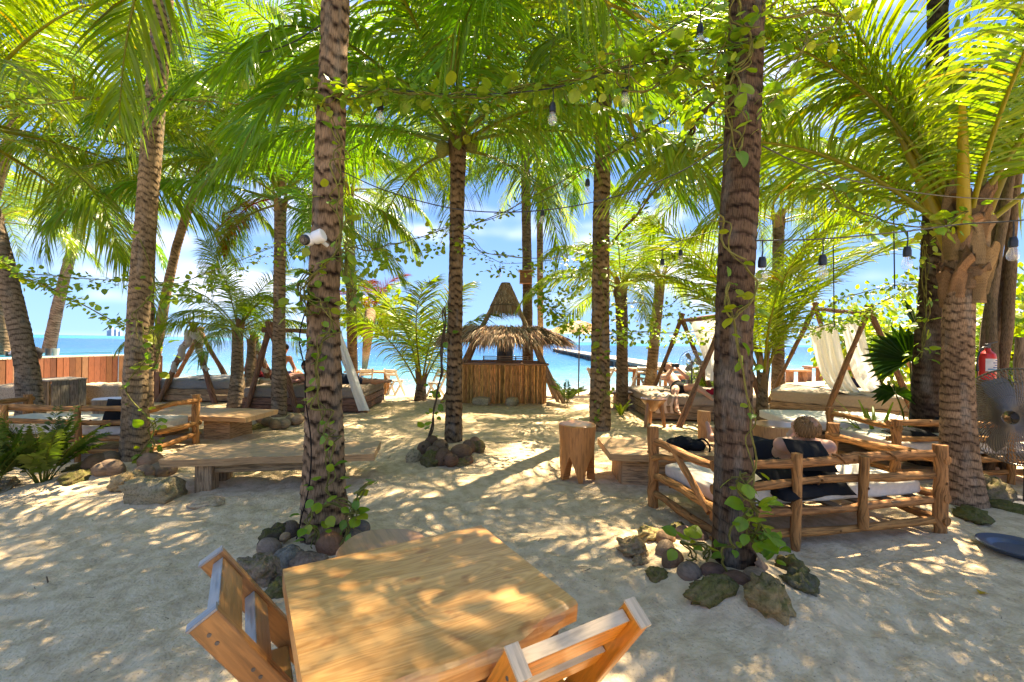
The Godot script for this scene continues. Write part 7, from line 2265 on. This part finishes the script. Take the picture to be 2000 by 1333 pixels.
	vine("leafy tangle hanging before the middle palm's crown", [Vector3(-0.829, 4.234, -5.800), Vector3(-0.556, 4.255, -5.700), Vector3(-0.357, 4.305, -5.600), Vector3(-0.662, 4.104, -5.800)], 50, 0.085, {"seed": 22, "stems": 2, "spread": 0.16})
	vine("diagonal vine from the dark trunk down to the banded palm", [Vector3(1.296, 3.088, -2.900), Vector3(1.565, 3.392, -4.000), Vector3(1.804, 3.513, -5.200), Vector3(1.764, 3.361, -6.300), Vector3(1.533, 3.047, -7.200)], 200, 0.06, {"seed": 23, "stems": 3, "spread": 0.14, "stem": lin(0.16, 0.10, 0.06), "r": 0.012})
	vine("diagonal vine along the cord from the dark trunk to the middle palm", [Vector3(1.288, 3.191, -2.850), Vector3(1.162, 3.281, -3.600), Vector3(0.726, 3.218, -4.400), Vector3(-0.022, 3.105, -5.400), Vector3(-0.668, 2.967, -6.000)], 130, 0.055, {"seed": 24, "stems": 2, "spread": 0.06})
	vine("thick yellow green garland right of the bar's straw top", [Vector3(0.540, 2.694, -9.800), Vector3(0.817, 2.244, -9.700), Vector3(1.303, 1.916, -9.600), Vector3(2.048, 1.728, -9.500), Vector3(2.988, 1.718, -9.400), Vector3(4.074, 1.750, -9.200)], 700, 0.07, {"seed": 25, "stems": 3, "spread": 0.22, "drop": 0.15})
	vine("garland rising from the bar to the banded palm", [Vector3(0.917, 2.260, -9.600), Vector3(1.201, 2.537, -9.300), Vector3(1.348, 2.950, -8.600), Vector3(1.457, 3.284, -7.900)], 220, 0.065, {"seed": 26, "stems": 2, "spread": 0.2})
	vine("leafy vines hanging between the banded palm and the dark trunk", [Vector3(1.676, 2.113, -7.800), Vector3(2.226, 2.244, -8.200), Vector3(2.923, 2.190, -8.600), Vector3(3.310, 2.440, -8.600), Vector3(3.626, 2.246, -8.000)], 220, 0.06, {"seed": 27, "stems": 2, "spread": 0.35, "drop": 0.4})
	vine("vine along the ridge of the right tent", [Vector3(4.997, 1.784, -8.800), Vector3(5.829, 1.842, -8.700), Vector3(6.368, 2.018, -8.500), Vector3(6.672, 2.227, -8.400), Vector3(6.630, 2.487, -7.400), Vector3(6.361, 2.537, -6.600)], 520, 0.062, {"seed": 28, "stems": 3, "spread": 0.16, "drop": 0.1})
	vine("upper vine arching over the right tent", [Vector3(5.341, 1.827, -8.400), Vector3(5.627, 2.228, -8.000), Vector3(6.033, 2.434, -7.600), Vector3(6.192, 2.472, -7.000), Vector3(6.098, 2.359, -6.400)], 240, 0.06, {"seed": 29, "stems": 2, "spread": 0.10})
	vine("vine on the cord before the stout palm's crown", [Vector3(2.437, 2.788, -3.600), Vector3(2.808, 2.568, -3.600), Vector3(3.096, 2.469, -3.600), Vector3(3.423, 2.474, -3.600), Vector3(3.626, 2.579, -3.600)], 85, 0.07, {"seed": 30, "stems": 2, "spread": 0.09})
	vine("left garland with dark bulbs sloping down to the leaning palm", [Vector3(-6.569, 2.469, -5.600), Vector3(-5.885, 2.178, -5.500), Vector3(-5.222, 1.897, -5.400), Vector3(-4.463, 1.595, -5.200)], 190, 0.055, {"seed": 31, "stems": 2, "spread": 0.07})
	vine("upper left garland between the edge of the view and the leaning palm", [Vector3(-8.795, 2.627, -7.500), Vector3(-7.812, 2.483, -7.300), Vector3(-6.615, 2.375, -7.000), Vector3(-5.056, 2.238, -6.000)], 220, 0.06, {"seed": 32, "stems": 2, "spread": 0.13, "drop": 0.1})
	vine("garland from the leaning palm to the slim palm", [Vector3(-4.304, 2.094, -5.400), Vector3(-4.450, 2.295, -6.200), Vector3(-4.598, 2.635, -7.200), Vector3(-4.205, 3.138, -8.000)], 200, 0.06, {"seed": 33, "stems": 2, "spread": 0.2, "drop": 0.2})
	vine("garland from the slim palm to the vine covered palm", [Vector3(-4.012, 3.186, -7.800), Vector3(-3.072, 2.741, -6.400), Vector3(-2.196, 2.487, -4.800), Vector3(-1.460, 2.316, -3.400)], 110, 0.06, {"seed": 34, "stems": 2, "spread": 0.12})
	vine("vine tendrils hanging down the dark trunk behind the stout palm", [Vector3(5.014, 2.797, -5.500), Vector3(5.056, 1.985, -5.500), Vector3(5.002, 1.360, -5.500)], 60, 0.07, {"seed": 35, "stems": 4, "spread": 0.12})
	vine("vine on the banded palm's lower trunk", [Vector3(1.346, 0.162, -7.300), Vector3(1.545, 0.746, -7.300), Vector3(1.371, 1.324, -7.300), Vector3(1.527, 2.073, -7.300), Vector3(1.352, 2.734, -7.300)], 36, 0.08, {"seed": 36, "stems": 2, "spread": 0.12, "away": Vector3(0, 0, 0.4)})
	cable("dark pole cord hanging down before the right tent", [Vector3(4.548, 2.919, -6.400), Vector3(4.579, 1.756, -6.400)], [], 0.008)
	cable("dark line hanging down right of the lime palm", [Vector3(4.219, 2.959, -5.000), Vector3(4.242, 2.135, -5.000)], [], 0.007)

func small_things() -> void:
	# security camera on the trunk
	var cam := thing("security_camera", "white dome security camera fixed to the vine covered palm", "camera", Vector3(-1.367, 2.187, -3.160))
	var b := MB.new()
	b.col = lin(0.72, 0.72, 0.70)
	b.lathe([Vector2(0.0, -0.03), Vector2(0.052, -0.03), Vector2(0.056, -0.02), Vector2(0.056, 0.05), Vector2(0.046, 0.06), Vector2(0.0, 0.062)], 24, Vector3(0.015, 0.015, 0.06), Basis.from_euler(Vector3(0.35, 0, -1.2)))
	part("housing", b, M.paint, cam)
	var ba := MB.new()
	ba.col = lin(0.70, 0.70, 0.68)
	ba.lump(16, 22, func(d): return Vector3(-0.05, -0.012, 0.085) + (d as Vector3) * 0.055)
	part("ball", ba, M.paint, cam)
	var le := MB.new()
	le.col = lin(0.012, 0.012, 0.014)
	var lb := Basis.from_euler(Vector3(PI / 2 + 0.3, 0, 0.25))
	le.lathe([Vector2(0.044, 0.030), Vector2(0.044, 0.052), Vector2(0.036, 0.060), Vector2(0.0, 0.062)], 24, Vector3(-0.05, -0.012, 0.085), lb)
	var lens := part("lens", le, M.paint, cam)
	var rg := MB.new()
	rg.col = lin(0.10, 0.10, 0.11)
	rg.lathe([Vector2(0.014, 0.062), Vector2(0.014, 0.066), Vector2(0.009, 0.066), Vector2(0.0, 0.064)], 18, Vector3(-0.05, -0.012, 0.085), lb)
	for k in 6:
		var q := lb * Vector3(cos(k * TAU / 6.0) * 0.027, 0.0625, sin(k * TAU / 6.0) * 0.027)
		rg.lump(4, 6, func(d): return Vector3(-0.05, -0.012, 0.085) + q + (d as Vector3) * 0.0045)
	part("lens_ring", rg, M.metal, lens)
	cam.scale = Vector3.ONE * 0.82
	var ar := MB.new()
	ar.col = lin(0.6, 0.6, 0.58)
	ar.bar(Vector3(0.02, 0.0, 0.05), Vector3(0.07, -0.04, -0.02), 0.015, 0.018, 10)
	part("bracket", ar, M.paint, cam)
	# box on the tall palm behind the bar
	var bx := thing("wooden_box", "small slatted wooden box fixed to the tall palm behind the bar", "box", Vector3(0.355, 3.238, -12.350))
	for k in 5:
		var q := MB.new()
		q.col = vary(lin(0.26, 0.12, 0.05), 0.25)
		q.bx(Vector3(0, -0.13 + k * 0.065, 0.0), Vector3(0.34, 0.06, 0.28), 0.004)
		part("slat", q, M.wood, bx)
	for s in [-1, 1]:
		var q := MB.new()
		q.col = lin(0.36, 0.2, 0.09)
		q.bx(Vector3(s * 0.155, 0.0, 0.15), Vector3(0.03, 0.34, 0.02), 0.003)
		part("batten", q, M.wood, bx)
	var rf := MB.new()
	rf.col = lin(0.42, 0.29, 0.17)
	rf.bx(Vector3(0, 0.18, 0.02), Vector3(0.42, 0.025, 0.40), 0.004)
	part("lid", rf, M.wood, bx)
	# fans
	cage_fan("tall pedestal fan beyond the phone sunbather", Vector3(3.92, 0, -10.3), Vector3(4.086, 1.075, -10.200), Vector3(-0.35, 0.15, 1), 0.27, lin(0.45, 0.46, 0.47), 28)
	cage_fan("large round cage fan at the right edge in front of the twisted tree", Vector3(4.78, 0, -4.28), Vector3(4.734, 0.857, -4.200), Vector3(-0.95, 0.2, 0.36), 0.45, lin(0.25, 0.22, 0.19), 90)
	# fire extinguisher
	var fe := thing("fire_extinguisher", "red fire extinguisher with a white label hung on the twisted tree", "fire extinguisher", Vector3(5.654, 1.119, -5.350))
	var eb := MB.new()
	eb.col = lin(0.55, 0.02, 0.018)
	eb.lathe([Vector2(0.0, 0.0), Vector2(0.07, 0.0), Vector2(0.076, 0.01), Vector2(0.076, 0.27), Vector2(0.066, 0.31), Vector2(0.03, 0.345), Vector2(0.024, 0.37), Vector2(0.0, 0.372)], 24)
	part("cylinder", eb, M.paint, fe)
	var la := MB.new()
	la.col = lin(0.72, 0.70, 0.70)
	la.sheet(6, 10, func(i, j):
		var a: float = 0.6 + j * 2.0
		return Vector3(cos(a) * 0.0775, 0.10 + i * 0.15, sin(a) * 0.0775))
	var lp := part("label", la, M.dull, fe)
	for k in 5:
		var t := MB.new()
		t.col = lin(0.12, 0.16, 0.35) if k != 0 else lin(0.2, 0.35, 0.5)
		var y := 0.115 + k * 0.027
		t.sheet(1, 6, func(i, j):
			var a: float = 0.85 + j * [1.5, 0.9, 0.7, 0.9, 0.6][k]
			return Vector3(cos(a) * 0.0785, y + i * (0.02 if k == 0 else 0.012), sin(a) * 0.0785))
		part("print_line", t, M.dull, lp)
	var va := MB.new()
	va.col = lin(0.03, 0.03, 0.03)
	va.bx(Vector3(0.0, 0.40, 0.0), Vector3(0.05, 0.05, 0.035), 0.005)
	va.bx(Vector3(0.05, 0.435, 0.0), Vector3(0.13, 0.014, 0.02), 0.003, 0, 0, 0.25)
	part("valve", va, M.paint, fe)
	var ho := MB.new()
	ho.col = lin(0.015, 0.015, 0.016)
	ho.tube(spline([Vector3(-0.02, 0.39, 0.02), Vector3(-0.10, 0.37, 0.03), Vector3(-0.15, 0.25, 0.03), Vector3(-0.15, 0.10, 0.03)], 5), PackedFloat32Array([0.009, 0.009, 0.009, 0.009, 0.009, 0.009, 0.009, 0.009, 0.009, 0.009, 0.009, 0.009, 0.009, 0.012, 0.014, 0.015]), 8)
	part("hose", ho, M.paint, fe)
	# white reclined canvas seat behind the stout palm
	var dc := thing("canvas_lounger", "white canvas backrest of a lounger on an orange wooden frame behind the stout palm", "lounger", Vector3(6.9, 0, -6.9), 0.5)
	var cv := MB.new()
	cv.col = lin(0.74, 0.72, 0.69)
	cv.sheet(10, 6, func(i, j): return Vector3(-0.35 + j * 0.7, 0.55 + i * 0.75, -0.1 - i * 0.45 + 0.03 * sin(PI * i)))
	part("canvas", cv, M.curtain, dc)
	for s in [-1.0, 1.0]:
		var q := MB.new()
		q.col = lin(0.46, 0.21, 0.07)
		q.plank(Vector3(s * 0.38, 0.40, 0.0), Vector3(s * 0.38, 1.34, -0.58), 0.06, 0.035, Vector3(0, 0, 1))
		part("frame_rail", q, M.varnish, dc)
		q = MB.new()
		q.col = lin(0.46, 0.21, 0.07)
		q.plank(Vector3(s * 0.38, 0.0, -0.75), Vector3(s * 0.38, 0.55, 0.75), 0.06, 0.035, Vector3(0, 0, 1))
		part("leg", q, M.varnish, dc)
	for y in [0.30, 0.44]:
		var q := MB.new()
		q.col = lin(0.50, 0.23, 0.08)
		q.bx(Vector3(0, y, 0.2), Vector3(0.8, 0.11, 0.05), 0.006)
		part("front_board", q, M.varnish, dc)
	# dark shallow dish on the sand, right edge
	var di := MB.new()
	di.col = lin(0.045, 0.06, 0.10)
	di.lathe([Vector2(0.0, 0.012), Vector2(0.13, 0.014), Vector2(0.165, 0.035), Vector2(0.215, 0.05), Vector2(0.225, 0.046), Vector2(0.20, 0.02), Vector2(0.16, 0.0)], 36)
	solo("dish", di, M.paint, "shallow dark blue dish lying on the sand at the right edge", "dish", Vector3(3.718, 0.000, -3.286) + Vector3(0, 0.012, 0))
	# black bag and clothes on the slab table
	var bag := thing("black_bag", "crumpled black bag with straps on the pale slab table left of the dark trunk", "bag", Vector3(1.86, 0.36, -4.86))
	R.seed = 90
	var bb := MB.new()
	bb.col = lin(0.02, 0.02, 0.023)
	for e in [[Vector3(0, 0.06, 0), Vector3(0.13, 0.075, 0.10)], [Vector3(0.12, 0.05, 0.04), Vector3(0.10, 0.06, 0.09)], [Vector3(-0.10, 0.06, 0.0), Vector3(0.08, 0.055, 0.07)]]:
		var o: Vector3 = e[0]
		var s: Vector3 = e[1]
		bb.lump(16, 22, func(d):
			var v: Vector3 = d
			var k := 1.0 + 0.13 * sin(v.x * 9.0 + v.y * 5.0) * sin(v.z * 8.0 + o.x * 20.0) + 0.07 * sin(v.y * 17.0 + v.x * 11.0)
			return o + v * s * k)
	part("body", bb, M.fabric, bag)
	var sr := MB.new()
	sr.col = lin(0.012, 0.012, 0.014)
	sr.tube(spline([Vector3(-0.15, 0.08, 0.02), Vector3(-0.2, 0.05, 0.08), Vector3(-0.12, 0.015, 0.14), Vector3(-0.02, 0.06, 0.11)], 5), PackedFloat32Array([0.008, 0.008, 0.008, 0.008, 0.008, 0.008, 0.008, 0.008, 0.008, 0.008, 0.008, 0.008, 0.008, 0.008, 0.008, 0.008]), 6)
	sr.tube(spline([Vector3(0.1, 0.1, 0.05), Vector3(0.2, 0.12, 0.06), Vector3(0.25, 0.03, 0.1), Vector3(0.16, -0.08, 0.17)], 5), PackedFloat32Array([0.01, 0.01, 0.01, 0.01, 0.01, 0.01, 0.01, 0.01, 0.01, 0.01, 0.01, 0.01, 0.01, 0.01, 0.01, 0.01]), 6)
	part("strap", sr, M.fabric, bag)
	var rb := MB.new()
	rb.col = lin(0.42, 0.02, 0.05)
	for k in 4:
		var o := Vector3((k - 1.5) * 0.11, 0.06 + 0.03 * (k % 2), 0.03 * k)
		rb.col = lin(0.42, 0.02, 0.05) if k != 2 else lin(0.02, 0.02, 0.03)
		rb.lump(10, 14, func(d): return o + (d as Vector3) * Vector3(0.13, 0.085, 0.12) * (1.0 + 0.15 * sin((d as Vector3).x * 8.0 + k)))
	solo("clothes_pile", rb, M.fabric, "pile of red and black clothes on the right daybed beside the dark trunk", "clothes", Vector3(4.15, 0.46, -8.95))
	var tw := MB.new()
	tw.col = lin(0.60, 0.48, 0.40)
	tw.sheet(14, 10, func(i, j): return Vector3(j * 0.34 + 0.03 * sin(i * 6.0), (0.02 + 0.03 * sin(j * 12.0)) if i < 0.4 else 0.02 - (i - 0.4) * 0.55, i * 0.42 - 0.17 + (0.0 if i < 0.4 else -(i - 0.4) * 0.36) + 0.03 * sin(j * 14.0)))
	solo("towel", tw, M.fabric, "pale pink towel hanging over the corner of the right daybed", "towel", Vector3(2.78, 0.47, -8.66))
	# phone in the sunbather's hands
	var ph := MB.new()
	ph.col = lin(0.02, 0.02, 0.022)
	ph.bx(Vector3.ZERO, Vector3(0.15, 0.075, 0.009), 0.004, 0, -0.2)
	solo("phone", ph, M.paint, "dark phone held up by the sunbather on the right daybed", "phone", Vector3(3.39, 1.04, -9.31))
	# on the pool rim
	var bg := MB.new()
	bg.col = lin(0.02, 0.022, 0.026)
	bg.lump(12, 16, func(d): return Vector3(0, 0.14, 0) + (d as Vector3) * Vector3(0.2, 0.17, 0.14) * (1.0 + 0.12 * sin((d as Vector3).x * 7.0 + (d as Vector3).y * 6.0)))
	solo("rim_bag", bg, M.fabric, "dark bag standing on the rim of the plunge pool", "bag", Vector3(-12.120, 0.869, -11.500) + Vector3(-0.1, 0.0, 0))
	for e in [[94, lin(0.05, 0.06, 0.08), "dark cup on the pool rim beside the bag"], [108, lin(0.35, 0.5, 0.55), "pale blue cup on the pool rim, right of the dark one"]]:
		var c := MB.new()
		c.col = e[1]
		c.lathe([Vector2(0.0, 0.0), Vector2(0.06, 0.0), Vector2(0.075, 0.19), Vector2(0.068, 0.19), Vector2(0.056, 0.01), Vector2(0.0, 0.01)], 18)
		solo("cup", c, M.paint, e[2], "cup", (Vector3(-12.297, 0.943, -11.950) if e[0] == 94 else Vector3(-12.258, 0.939, -12.100)))
	# fallen leaf and litter on the sand
	var fl := MB.new()
	fl.col = lin(0.52, 0.34, 0.02)
	fl.sheet(8, 6, func(i, j): return Vector3(-0.035 + i * 0.07, 0.008 + 0.012 * absf(j - 0.5) + 0.008 * sin(i * 5.0), (j - 0.5) * 0.055 * sin(PI * clampf(i * 0.9 + 0.08, 0, 1))))
	solo("fallen_leaf", fl, M.leaf, "single fallen yellow leaf on the sand at the lower right", "leaf", Vector3(2.863, 0.000, -2.718) + Vector3(0, 0.01, 0), 0.4)
	R.seed = 95
	var tm := MB.new()
	tm.col = lin(0.13, 0.085, 0.05)
	tm.flat([Vector3(-0.5, 0, -0.06), Vector3(0.5, 0.12, -0.04), Vector3(0.5, 0.06, 0.06), Vector3(-0.45, 0, 0.08)])
	var m := MultiMesh.new()
	m.transform_format = MultiMesh.TRANSFORM_3D
	m.mesh = tm.done(M.straw)
	m.instance_count = 2600
	for k in 2600:
		var x := rr(-5, 5)
		var z := -0.7 - 7.5 * R.randf() * R.randf()
		if R.randf() < 0.4:
			var q: Vector4 = mounds[R.randi() % mounds.size()]
			x = q.x + R.randfn() * q.z * 0.6
			z = q.y + R.randfn() * q.z * 0.6
		var s := rr(0.008, 0.028) if k % 16 else rr(0.03, 0.07)
		m.set_instance_transform(k, Transform3D(Basis.from_euler(Vector3(rr(-0.3, 0.3), rr(0, TAU), rr(-0.3, 0.3))).scaled(Vector3.ONE * s), Vector3(x, rr(0.0, 0.02), z)))
	var o := MultiMeshInstance3D.new()
	o.name = "leaf_litter"
	o.multimesh = m
	o.set_meta("kind", "stuff")
	tag(o, "scattered bits of dry leaf and twig on the sand", "leaf litter")
	add_child(o)
